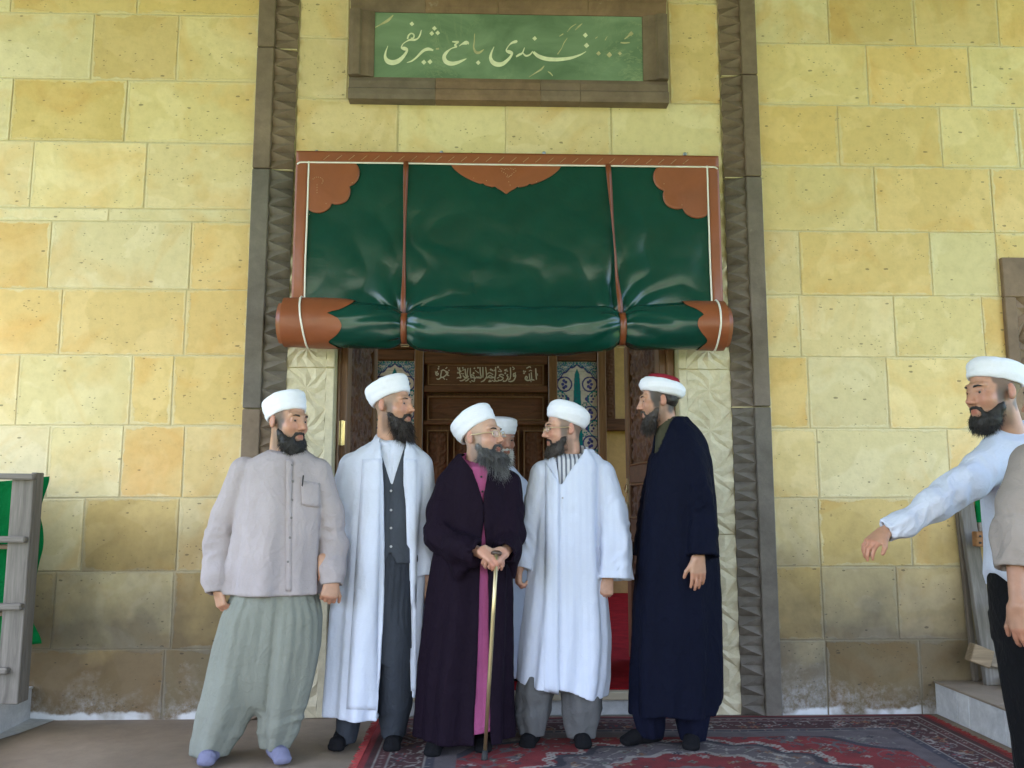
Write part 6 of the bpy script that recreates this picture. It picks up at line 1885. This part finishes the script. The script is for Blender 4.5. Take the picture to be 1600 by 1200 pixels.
f.loft(p.rows([(686, 589, 640, .085), (694, 573, 648, .10), (704, 554, 660, .12), (718, 538, 668, .135), (760, 530, 672, .15), (820, 524, 668, .155), (880, 522, 664, .16), (960, 516, 660, .17), (1040, 512, 656, .18), (1116, 509, 652, .19)]), .03,
       folds(.2, 1.45, .026, .007, 7, 13, 1.2), seam=None)
shell(f, .016)
arms(f, [([p.P(553, 730), p.P(538, 780, -.01), p.P(526, 825, -.03), p.P(511, 858, -.17)], [.082, .078, .072, .050], dict(amp=.010, seed=7)),
         ([p.P(652, 730), p.P(664, 830, .05), p.P(668, 900, .02)], [.082, .080, .085], dict(amp=.007, seed=9, long=.008))], .02)
f.cone(p.P(613, 655), p.P(610, 690), .072, .062, .01, 's')
open_front(p, f, [(670, 588, 634), (690, 592, 632), (720, 597, 629), (760, 599, 630), (850, 600, 640), (950, 599, 643), (1040, 595, 642), (1090, 591.5, 641), (1135, 589, 640)], -.01, -.15)
def fn(X, Y, Z): return np.maximum(p.P(641, 1088, -.15)[0] - .02 - X + 0 * Y, Z - p.P(645, 1086)[2])
f.put(fn, f.lo, f.lo + f.n * f.h, 0, 's')
p.garment('robe', MAT['robe_white'], f, cloth_disp(8, .005, .9, 7), 1)
RV = p.last[0]
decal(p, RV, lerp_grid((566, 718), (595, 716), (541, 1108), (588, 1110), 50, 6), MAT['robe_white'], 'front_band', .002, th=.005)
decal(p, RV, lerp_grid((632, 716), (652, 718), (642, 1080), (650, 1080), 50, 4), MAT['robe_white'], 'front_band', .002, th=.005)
sock(p, p.P(538, 1148, 0), p.P(522, 1168, -.13), MAT['sock_black']); sock(p, p.P(616, 1140, 0), p.P(611, 1160, -.15), MAT['sock_black'])

# ---------------------------------------------------------------- 3: plum robe, grey beard, cane
p = Person(-.68, (715, 1170), 'man with a long grey beard in a dark plum robe, hands on a cane', skin=(.58, .36, .27))
H = Head(p.P(752, 683), 56, 6, 0, 1.05)
A_l = (p.P(703, 752), p.P(688, 838, -.05), p.P(752, 864, -.24)); A_r = (p.P(793, 755), p.P(806, 838, -.04), p.P(786, 866, -.24))
cane_top = p.P(773, 868, -.29)
hands_ = [dict(wrist=p.P(750, 858, -.26), d=(.75, -.35, -.42), nrm=(.15, -.65, .75), thumb=1, curl=.55, sc=.98), dict(wrist=p.P(789, 861, -.235), d=(-.62, -.55, -.30), nrm=(.30, -.45, .8), thumb=-1, curl=.75, sc=.98)]
body(p, H, [A_l, A_r], [(p.P(705, 930), p.P(690, 1050), p.P(684, 1150, .0), p.P(678, 1165, -.12)), (p.P(770, 930), p.P(765, 1050), p.P(752, 1148, .04), p.P(754, 1158, -.10))], hands_, p.P(738, 920), p.P(745, 775), hair=((.40, .29, .23), .5), gap=.010, stub=(.10, .095, .09))
brows(p, H, 'hair_black', .0056)
beard(p, H, .066, .070, .000, back=.014, cols=((.024, .024, .026), (.215, .215, .22)), n=3800, seed=3, full=1.75, lens=(.024, .055), gap=.010,
      grey=lambda q: .22 + .45 * sstep(-.13, -.22, q[:, 2]) + .40 * sstep(-.045, -.01, q[:, 1]) + .25 * vnoise(q * np.array([60, 60, 14])))
turban(p, H, SMOOTH, tilt=29, rx=0.0869, ry=0.1071, off=(0, .022, .042), seed=3, wraps=3, amp=.0008)
glasses(p, H)
f = p.fld((648, 690), (812, 1162), -.32, .30, .008)
f.loft(p.rows([(700, 725, 765, .07), (715, 716, 772, .085), (735, 704, 786, .11), (790, 690, 796, .125), (860, 688, 796, .132), (940, 680, 792, .14), (1040, 668, 792, .155), (1100, 664, 793, .17), (1159, 653, 794, .182)]), .02, folds(.1, 1.2, .012, .002, 6, 11, 2.2), seam=seam_px(p, [(754, 735), (757, 800), (754, 1140)], -.15))
f.cone(p.P(748, 690), p.P(746, 712), .066, .062, .01, 's')
neckline(f, p.P(748, 714), .55)
zA, zB = at_y(650, 1160, p.Y - .15), at_y(800, 1140, p.Y - .15)
f.put(lambda X, Y, Z: (zA[2] + (X - zA[0]) * (zB[2] - zA[2]) / (zB[0] - zA[0]) - Z) + 0 * Y, f.lo, (f.lo[0] + f.n[0] * f.h, f.lo[1] + f.n[1] * f.h, .35), 0, 'i')
p.garment('inner_robe', MAT['pink'], f, cloth_disp(10, .003), 1); PV = p.last[0]
for py in (745, 768): button(p, PV, 752 + (py - 745) * .08, py, MAT['black'], .0055, dy=-.13)
f = p.fld((640, 695), (830, 1150), -.40, .34, .0075)
f.loft(p.rows([(708, 718, 772, .085), (716, 708, 780, .10), (728, 697, 790, .115), (748, 690, 797, .13), (790, 684, 800, .15), (860, 679, 800, .158), (940, 667, 802, .168), (1040, 657, 801, .178), (1100, 653, 802, .186), (1151, 650, 803, .19)]), .03,
       folds(.1, 1.25, .024, .004, 6, 11, 2.2))
shell(f, .017)
arms(f, [([p.P(704, 757), p.P(692, 800, -.03), p.P(689, 838, -.08), p.P(718, 856, -.18), p.P(747, 864, -.245)], [.078, .076, .075, .066, .056], dict(amp=.015, seed=11)),
         ([p.P(792, 758), p.P(796, 800, -.02), p.P(797, 836, -.08), p.P(793, 856, -.16), p.P(787, 865, -.23)], [.076, .070, .065, .058, .052], dict(amp=.013, seed=14))], .025)
f.cone(p.P(712, 866, -.16), p.P(716, 897, -.17), .046, .014, .05); f.cone(p.P(740, 876, -.23), p.P(719, 895, -.18), .016, .012, .04); f.cone(p.P(802, 866, -.14), p.P(803, 902, -.13), .036, .014, .04)
f.cone(p.P(749, 690), p.P(746, 714), .074, .066, .01, 's')
open_front(p, f, [(695, 718, 772), (712, 722, 768), (735, 738, 764), (775, 751, 757), (790, 754, 756), (815, 754, 757), (850, 751, 760), (900, 749, 763), (1000, 747, 764), (1130, 741, 766), (1165, 740, 767)], -.03, -.16)
p.garment('robe', MAT['plum'], f, cloth_disp(11, .006, .9, 6.5), 1)
sock(p, p.P(684, 1152, 0), p.P(674, 1174, -.16), MAT['sock_black']); sock(p, p.P(752, 1148, .04), p.P(756, 1166, -.11), MAT['sock_black'])
tip = at_z(757, 1188, .010); topc = p.P(776, 866, -.30)
cane = thing('walking_cane', (tip[0], tip[1], 0.008), 'slim gold walking cane with a black rubber foot, held upright by the man in plum', 'cane')
d_ = topc - tip
MB().tube([tuple(tip + d_ * t_) for t_ in (.035, .4, .7, 1.0)], [.0085, .0095, .0098, .0098], 12).obj('shaft', m_plain('brushed gold cane', (.50, .40, .22), .35, .12, 6, .05, stretch=(1, 1, .1), Metallic=.85), cane, True)
MB().tube([tuple(tip), tuple(tip + d_ * .012), tuple(tip + d_ * .05)], [.017, .0155, .0115], 12).obj('rubber_foot', MAT['black'], cane, True)
MB().tube([tuple(topc + [-.022, .012, .004]), tuple(topc + [-.008, .005, .007]), tuple(topc + [.012, -.003, .005]), tuple(topc + [.022, -.006, .0])], [.009, .012, .012, .009], 12).obj('handle', m_plain('dark cane handle', (.05, .03, .02), .4), cane, True)

# ---------------------------------------------------------------- 4: old man behind
p = Person(.36, (800, 1062), 'old white-bearded man in a white robe standing in the doorway behind the plum robe', z0=.145, skin=(.46, .25, .18))
H = Head(p.P(783, 686), 26, -10, 0, .97)
A_l = (p.P(742, 760), p.P(738, 850), p.P(745, 930)); A_r = (p.P(812, 760), p.P(822, 850), p.P(820, 930))
hands_ = [dict(wrist=p.P(745, 930), d=(0, -.1, -1), nrm=(-1, 0, 0), thumb=-1, curl=.5), dict(wrist=p.P(820, 930), d=(0, -.1, -1), nrm=(1, 0, 0), thumb=1, curl=.5)]
body(p, H, [A_l, A_r], [(p.P(765, 900), p.P(762, 980), p.P(762, 1045), p.P(762, 1050, -.12)), (p.P(800, 900), p.P(802, 980), p.P(806, 1045), p.P(806, 1050, -.12))], hands_, p.P(780, 890), p.P(779, 770), h=.006, stub=(.42, .36, .33))
brows(p, H, m_plain('grey brow', (.35, .33, .31), .7), .0045)
beard(p, H, .036, .055, .0, cols=((.55, .54, .52), (.68, .67, .65)), n=1400, seed=4)
turban(p, H, SMOOTH, tilt=4, rx=0.0879, ry=0.1042, off=(0, .008, .050), seed=4, wraps=3, amp=.001)
f = p.fld((720, 725), (840, 1056), -.30, .30, .009)
f.loft(p.rows([(728, 758, 800, .08), (738, 745, 812, .105), (752, 738, 818, .125), (800, 736, 822, .14), (900, 734, 824, .15), (1000, 732, 828, .165), (1054, 731, 830, .17)]), .03, folds(.2, 1.2, .014, .003, 7, 12, .4))
arms(f, [([p.P(744, 762), p.P(739, 850), p.P(745, 925)], [.07, .07, .075], dict(amp=.008, seed=2)), ([p.P(811, 762), p.P(821, 850), p.P(820, 925)], [.07, .07, .075], dict(amp=.008, seed=5))], .02, .02)
f.cone(p.P(778, 715), p.P(778, 735), .058, .056, .01, 's')
p.garment('robe', MAT['robe_white'], f, cloth_disp(14, .005, 1, 7), 1)
sock(p, p.P(762, 1050), p.P(762, 1056, -.14), MAT['sock_black']); sock(p, p.P(806, 1050), p.P(806, 1056, -.14), MAT['sock_black'])

# ---------------------------------------------------------------- 5: closed white robe, glasses
p = Person(-.58, (868, 1160), 'man with gold glasses in a closed white robe over grey trousers and a striped shirt', skin=(.60, .36, .27))
H = Head(p.P(882, 671), -79, -2, 0, .97)
A_l = (p.P(848, 738), p.P(826, 830, .03), p.P(812, 886, -.02)); A_r = (p.P(946, 735), p.P(964, 820, .03), p.P(950, 903, -.04))
hands_ = [dict(wrist=p.P(810, 884, -.0), d=(-.05, .1, -1), nrm=(-1, -.2, 0), thumb=-1, curl=.9), dict(wrist=p.P(949, 902, -.05), d=(-.10, -.22, -1), nrm=(.35, -1, 0), thumb=-1, curl=1.15, sc=.96)]
body(p, H, [A_l, A_r], [(p.P(855, 950), p.P(842, 1050), p.P(832, 1138, .0), p.P(824, 1150, -.12)), (p.P(915, 950), p.P(908, 1050), p.P(906, 1138), p.P(910, 1150, -.13))], hands_, p.P(885, 930), p.P(892, 765), hair=((.10, .082, .072), .75))
brows(p, H, 'hair_brown', .0042)
beard(p, H, .034, .058, .004, cols=((.016, .012, .011), (.09, .075, .066)), n=1900, seed=5, full=1.05, lens=(.014, .034), grey=lambda q: .5 * sstep(.05, -.04, q[:, 2] + .11))
turban(p, H, PUFFY, tilt=22, rx=0.0793, ry=0.1004, off=(0, .014, .048), seed=5, wraps=3, amp=.0010, slope=.8)
glasses(p, H)
f = p.fld((800, 1060), (945, 1160), -.26, .26, .0075, .03)
pl = lambda th, Z, X, Y: .006 * np.cos(6 * th + 9 * Z) + 0 * X
f.loft(p.rows([(1040, 812, 944, .14), (1075, 808, 942, .13)]), .02)
f.loft(p.rows([(1045, 822, 855, .08), (1075, 807, 867, .12), (1100, 805, 862, .11), (1132, 809, 854, .095), (1146, 812, 850, .08)]), .02, pl)
f.loft(p.rows([(1045, 892, 926, .08), (1075, 877, 941, .12), (1100, 878, 940, .11), (1132, 882, 934, .095), (1150, 886, 930, .08)]), .02, pl)
def dsp5(V):
    w = V + .03 * np.stack([vnoise(V * 7), vnoise(V * 7 + 4), vnoise(V * 7 + 8)], 1)
    return .010 * (1 - 2 * np.abs(vnoise(w * [6, 6, 15]))) * np.exp(-((V[:, 2] - .15) / .09) ** 2)
p.garment('trousers', MAT['grey_tr'], f, dsp5, 1)
f = p.fld((845, 685), (945, 790), -.28, .25, .006)
f.loft(p.rows([(690, 874, 922, .066), (702, 870, 924, .074), (716, 858, 932, .10), (740, 850, 940, .115), (785, 850, 940, .12)]), .02, seam=seam_px(p, [(884, 690), (878, 790)], -.1))
f.cone(p.P(897, 676), p.P(898, 700), .062, .056, .01, 's')
neckline(f, p.P(896, 703), .55)
p.garment('shirt', MAT['stripe_shirt'], f, cloth_disp(16, .002), 1)
f = p.fld((790, 690), (1000, 1090), -.34, .34, .007)
def foldR(th, Z, X, Y):
    base = folds(.15, 1.4, .024, .007, 6, 11, 3.4)(th, Z, X, Y)
    return base
f.loft(p.rows([(702, 872, 924, .078), (708, 864, 930, .092), (718, 850, 942, .11), (732, 846, 944, .125), (780, 838, 942, .145), (850, 832, 942, .155), (930, 824, 947, .162), (1000, 815, 953, .17), (1060, 810, 950, .178), (1092, 807, 944, .18)]), .03, foldR,
       seam=seam_px(p, [(876, 755), (877, 900), (874, 1090)], -.16))
shell(f, .017)
arms(f, [([p.P(850, 742), p.P(832, 815, .02), p.P(814, 888, -.02)], [.076, .064, .050], dict(amp=.012, seed=21)),
         ([p.P(940, 742), p.P(956, 800, -.02), p.P(961, 850, -.04), p.P(962, 906, -.07)], [.076, .078, .082, .090], dict(amp=.010, seed=24, long=.008))], .008)
f.cone(p.P(896, 676), p.P(897, 704), .070, .064, .01, 's')
open_front(p, f, [(690, 864, 916), (705, 868, 913), (720, 871, 902), (738, 874, 888), (756, 875.5, 877.5)], .0, -.14)
zA, zB = at_y(808, 1071, p.Y - .15), at_y(941, 1094, p.Y - .15)
f.put(lambda X, Y, Z: (zA[2] + (X - zA[0]) * (zB[2] - zA[2]) / (zB[0] - zA[0]) + .012 * np.sin(X * 20) - Z) + 0 * Y, f.lo, (f.lo[0] + f.n[0] * f.h, f.lo[1] + f.n[1] * f.h, .45), 0, 'i')
p.garment('robe', MAT['robe_white2'], f, cloth_disp(17, .0055, .9, 7), 1)
RV = p.last[0]
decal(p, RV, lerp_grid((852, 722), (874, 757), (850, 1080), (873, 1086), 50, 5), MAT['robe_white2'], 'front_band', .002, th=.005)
for py in (778,): button(p, RV, 879, py, MAT['button_d'], .005, dy=-.15)
sock(p, p.P(832, 1140, 0), p.P(822, 1158, -.13), MAT['sock_black']); sock(p, p.P(906, 1140, 0), p.P(913, 1162, -.15), MAT['sock_black'])

# ---------------------------------------------------------------- 6: navy robe
p = Person(-.62, (1040, 1155), 'man in a long navy robe and a white turban with a dark red top', skin=(.50, .29, .20))
H = Head(p.P(1030, 627), -96, -3, 0, .94)
A_l = (p.P(1032, 720, .12), p.P(1018, 805, .15), p.P(1010, 880, .12)); A_r = (p.P(1082, 712, -.06), p.P(1096, 800, -.15), p.P(1092, 866, -.21))
hands_ = [dict(wrist=p.P(1010, 880, .12), d=(-.1, -.1, -1), nrm=(-.3, 1, 0), thumb=1, curl=.4), dict(wrist=p.P(1091, 868, -.225), d=(-.03, -.10, -1), nrm=(.30, -1, .1), thumb=-1, curl=.16, spread=.05, sc=1.02)]
body(p, H, [A_l, A_r], [(p.P(1035, 930), p.P(1022, 1040), p.P(1016, 1135, .03), p.P(990, 1140, -.02)), (p.P(1080, 930), p.P(1080, 1040), p.P(1082, 1145), p.P(1080, 1160, -.12))], hands_, p.P(1058, 910), p.P(1055, 745), hair=((.014, .010, .008), .95))
brows(p, H, 'hair_black', .005)
beard(p, H, .026, .050, .004, cols=((.020, .015, .012), (.10, .075, .06)), n=1500, seed=6, full=.95, lens=(.012, .032), grey=lambda q: .55 * sstep(-.10, -.05, q[:, 2]))
f = Fld(H.c - .14, H.c + .14, .006)
f.ell(H.w((0, .050, .010)), np.array([.0765, .058, .055]) * H.s, H.M); f.put(lambda X, Y, Z: -((X - H.c[0]) * H.M[0, 1] + (Y - H.c[1]) * H.M[1, 1] + (Z - H.c[2]) * H.M[2, 1]) + .030, f.lo, f.lo + f.n * f.h, .01, 'i')
p.garment('hair', MAT['hair_black'], f, lambda V: .003 * vnoise(V * 90), 1)
turban(p, H, [(.30, .085), (.70, .082), (.86, .074), (.88, .090), (.80, .104), (.55, .112), (.25, .115), (.02, .116)], tilt=14, rx=.088, ry=.104, off=(0, .014, .036), wraps=1, amp=.0003, mat=MAT['felt_red'], name='cap_top')
turban(p, H, [(.80, .002), (.98, -.010), (1.14, -.002), (1.24, .020), (1.24, .042), (1.14, .062), (.98, .074), (.84, .078), (.55, .080), (.3, .081), (.02, .081)], tilt=16, rx=.085, ry=.106, off=(0, .014, .044), seed=6, wraps=3, amp=.0012, slope=.8)
f = p.fld((975, 1095), (1125, 1160), -.3, .3, .0075, .03)
f.loft(p.rows([(1060, 990, 1044, .13), (1110, 986, 1040, .12), (1140, 994, 1038, .095), (1150, 998, 1034, .08)], .02), .02, lambda th, Z, X, Y: .006 * np.cos(6 * th + 9 * Z) + 0 * X)
f.loft(p.rows([(1060, 1048, 1114, .13), (1110, 1054, 1108, .12), (1145, 1060, 1102, .095), (1155, 1064, 1100, .08)]), .02, lambda th, Z, X, Y: .006 * np.cos(5 * th + 8 * Z) + 0 * X)
p.garment('trousers', MAT['navy2'], f, None, 1)
f = p.fld((1005, 645), (1090, 740), -.28, .28, .006)
f.loft(p.rows([(651, 1034, 1070, .060), (664, 1028, 1072, .070), (680, 1024, 1082, .09), (700, 1024, 1092, .11), (735, 1020, 1098, .12)]), .02)
f.cone(p.P(1046, 636), p.P(1048, 656), .058, .054, .01, 's')
p.garment('shirt', MAT['olive'], f, cloth_disp(21, .002), 1)
f = p.fld((975, 640), (1140, 1125), -.38, .36, .0075)
f.loft(p.rows([(652, 1032, 1072, .075), (660, 1028, 1082, .095), (672, 1024, 1094, .125), (690, 1021, 1104, .15), (720, 1015, 1111, .17), (780, 1006, 1117, .185), (850, 998, 1121, .195), (940, 990, 1124, .205), (1040, 986, 1126, .21), (1120, 987, 1124, .21)]), .03, folds(.1, 1.25, .024, .004, 6, 10, 5.2))
shell(f, .017)
arms(f, [([p.P(1078, 714, -.08), p.P(1092, 780, -.14), p.P(1096, 830, -.17), p.P(1097, 870, -.20)], [.084, .078, .076, .078], dict(amp=.011, seed=31, long=.006)),
         ([p.P(1034, 722, .12), p.P(1018, 805, .15), p.P(1010, 870, .12)], [.075, .070, .072], dict(amp=.008, seed=33))], .010)
f.cone(p.P(1048, 630), p.P(1048, 660), .068, .064, .01, 's')
open_front(p, f, [(640, 1022, 1062), (662, 1022, 1048), (682, 1024, 1040), (706, 1026, 1031)], .02, -.14)
zA, zB = at_y(985, 1126, p.Y - .1), at_y(1124, 1100, p.Y - .1)
f.put(lambda X, Y, Z: (np.interp(X, [at_y(x_, 1120, p.Y)[0] for x_ in (985, 1033, 1060, 1108, 1116, 1126)], [at_y(x_, y_, p.Y - .1)[2] for x_, y_ in ((985, 1124), (1033, 1115), (1060, 1119), (1108, 1119), (1116, 1103), (1126, 1097))]) - Z) + 0 * Y, f.lo, (f.lo[0] + f.n[0] * f.h, f.lo[1] + f.n[1] * f.h, .45), 0, 'i')
p.garment('robe', MAT['navy'], f, cloth_disp(22, .006, .9, 6.5), 1)
sock(p, p.P(1018, 1138, .03), p.P(970, 1146, -.03), MAT['sock_black']); sock(p, p.P(1082, 1145, 0), p.P(1079, 1167, -.16), MAT['sock_black'])

# ---------------------------------------------------------------- 7: white shirt, reaching
p = Person(-1.50, (1612, 1225), 'man in an untucked white shirt and black trousers reaching out his arm at the right', skin=(.52, .29, .20))
H = Head(p.P(1553, 614), -81, -3, 0, 1.10)
A_l = (p.P(1556, 705, -.06), p.P(1462, 784, -.14), p.P(1388, 828, -.16)); A_r = (p.P(1640, 705), p.P(1660, 820), p.P(1655, 900))
hands_ = [dict(wrist=p.P(1384, 829, -.16), d=(-.86, -.25, -.52), nrm=(-.45, -.30, .85), thumb=1, curl=.42, sc=1.0), dict(wrist=p.P(1655, 900), d=(0, 0, -1), nrm=(1, 0, 0), thumb=1, curl=.4)]
body(p, H, [A_l, A_r], [(p.P(1588, 930), p.P(1600, 1060), p.P(1612, 1195), p.P(1590, 1215, -.12)), (p.P(1632, 930), p.P(1645, 1060), p.P(1650, 1195), p.P(1635, 1215, -.12))], hands_, p.P(1605, 900), p.P(1592, 745), hair=((.06, .042, .034), .8))
brows(p, H, 'hair_black', .0056)
beard(p, H, .010, .058, .0, cols=BK, n=1500, seed=7, full=1.1, lens=(.010, .022))
turban(p, H, [(.86, -.004), (.97, -.006), (1.02, .004), (1.06, .022), (1.08, .042), (1.05, .060), (.94, .074), (.75, .082), (.5, .086), (.25, .088), (.02, .088)], tilt=15, rx=.087, ry=.110, off=(0, .014, .045), seed=7, wraps=2, amp=.0014)
f = p.fld((1540, 885), (1665, 1215), -.3, .3, .009)
f.loft(p.rows([(885, 1550, 1662, .15), (940, 1552, 1664, .155), (1000, 1560, 1660, .15)]), .02)
f.loft(p.rows([(960, 1556, 1612, .13), (1040, 1568, 1624, .11), (1120, 1580, 1632, .10), (1215, 1592, 1636, .085)]), .02, lambda th, Z, X, Y: .005 * np.cos(5 * th + 8 * Z) + 0 * X)
f.loft(p.rows([(960, 1608, 1664, .13), (1040, 1618, 1670, .11), (1120, 1624, 1672, .10), (1215, 1632, 1674, .085)], .03), .02)
p.garment('trousers', MAT['trouser_black'], f, cloth_disp(25, .004, 2, 8), 1)
f = p.fld((1370, 640), (1690, 935), -.38, .34, .0075)
f.loft(p.rows([(645, 1578, 1632, .075), (658, 1566, 1640, .09), (672, 1550, 1648, .11), (694, 1536, 1656, .13), (760, 1538, 1662, .155), (830, 1546, 1666, .16), (890, 1546, 1668, .165), (930, 1548, 1670, .168)]), .03, folds(.8, 1.3, .010, .002, 7, 12, 1.0))
arms(f, [([p.P(1566, 710, -.03), p.P(1510, 752, -.10), p.P(1458, 788, -.14), p.P(1412, 818, -.16), p.P(1384, 829, -.16)], [.090, .074, .063, .049, .042], dict(amp=.013, seed=41, freq=1.05)),
         ([p.P(1638, 706), p.P(1660, 820), p.P(1656, 890)], [.088, .075, .055], dict(amp=.01, seed=43))], .03)
f.cone(p.P(1592, 640), p.P(1597, 660), .068, .060, .01, 's')
f.cone(p.P(1584, 650, -.09), p.P(1578, 692, -.17), .040, .014, .01, 's')
neckline(f, p.P(1590, 668), .55)
f.put(lambda X, Y, Z: np.interp(X, [at_y(x_, 900, p.Y)[0] for x_ in (1540, 1548, 1562, 1580, 1600, 1670)], [at_y(1560, y_, p.Y)[2] for y_ in (872, 890, 915, 928, 932, 925)]) - Z + 0 * Y, f.lo, (f.lo[0] + f.n[0] * f.h, f.lo[1] + f.n[1] * f.h, 1.05), 0, 'i')
p.garment('shirt', MAT['shirt_white'], f, crumple(31, .008, 9), 1)
sock(p, p.P(1612, 1195), p.P(1588, 1222, -.13), MAT['sock_black']); sock(p, p.P(1652, 1195), p.P(1630, 1222, -.13), MAT['sock_black'])

# ---------------------------------------------------------------- 8: taupe sleeve at the edge
p = Person(-2.10, (1690, 1290), 'dark-haired man in a taupe linen shirt, cut off by the right edge, one forearm bare', skin=(.40, .22, .15))
H = Head(p.P(1652, 622), -150, 0, 0, 1.02)
A_l = (p.P(1612, 725, -.02), p.P(1588, 855, -.03), p.P(1590, 945, -.10)); A_r = (p.P(1770, 725, .05), p.P(1790, 860, .05), p.P(1785, 950, 0))
hands_ = [dict(wrist=p.P(1590, 942, -.10), d=(.06, -.12, -1), nrm=(-.75, -.6, .05), thumb=-1, curl=.35, sc=1.02), dict(wrist=p.P(1785, 950, 0), d=(0, 0, -1), nrm=(1, 0, 0), thumb=1, curl=.4)]
body(p, H, [A_l, A_r], [(p.P(1665, 950), p.P(1660, 1100), p.P(1660, 1270), p.P(1640, 1290, -.1)), (p.P(1725, 950), p.P(1730, 1100), p.P(1735, 1270), p.P(1715, 1290, -.1))], hands_, p.P(1695, 930), p.P(1690, 775), hair=((.02, .014, .011), .9), h=.006, stub=None)
brows(p, H, 'hair_black', .005)
f = Fld(H.c - .16, H.c + .17, .006)
f.ell(H.w((0, .022, .048)), np.array([.088, .108, .098]) * H.s, H.M)
f.ell(H.w((0, .07, -.01)), np.array([.070, .045, .06]) * H.s, H.M)
f.put(lambda X, Y, Z: -((X - H.c[0]) * H.M[0, 2] + (Y - H.c[1]) * H.M[1, 2] + (Z - H.c[2]) * H.M[2, 2]) + np.where(((X - H.c[0]) * H.M[0, 1] + (Y - H.c[1]) * H.M[1, 1]) > .03, -.06, .03) , f.lo, f.lo + f.n * f.h, .0, 'i')
p.garment('hair', MAT['hair_brown'], f, lambda V: .005 * vnoise(V * 60) + .004 * vnoise(V * 120), 1)
f = p.fld((1620, 925), (1770, 1285), -.3, .3, .011)
f.loft(p.rows([(920, 1625, 1768, .15), (980, 1625, 1768, .15), (1040, 1632, 1765, .14)]), .02)
f.loft(p.rows([(1000, 1630, 1700, .13), (1150, 1636, 1696, .11), (1280, 1640, 1690, .09)]), .02); f.loft(p.rows([(1000, 1696, 1766, .13), (1150, 1702, 1764, .11), (1280, 1710, 1762, .09)]), .02)
p.garment('trousers', MAT['charcoal2'], f, cloth_disp(35, .004, 2, 8), 1)
f = p.fld((1540, 680), (1840, 950), -.38, .34, .0075)
f.loft(p.rows([(684, 1652, 1728, .08), (694, 1636, 1742, .10), (708, 1618, 1758, .12), (730, 1604, 1772, .14), (790, 1602, 1776, .15), (860, 1606, 1774, .155), (945, 1610, 1772, .16)]), .03, folds(.8, 1.3, .01, .002, 7, 12, 2.0))
arms(f, [([p.P(1618, 728, -.02), p.P(1600, 790, -.03), p.P(1589, 840, -.04), p.P(1589, 888, -.06)], [.086, .076, .070, .062], dict(amp=.011, seed=51)),
         ([p.P(1765, 728), p.P(1788, 840, .05), p.P(1786, 888, .04)], [.085, .07, .062], dict(amp=.01, seed=53))], .02)
f.cone(p.P(1690, 670), p.P(1690, 695), .062, .060, .01, 's')
p.garment('shirt', MAT['taupe'], f, crumple(41, .007, 9), 1)
sock(p, p.P(1660, 1270), p.P(1636, 1290, -.13), MAT['sock_black']); sock(p, p.P(1735, 1270), p.P(1712, 1290, -.13), MAT['sock_black'])
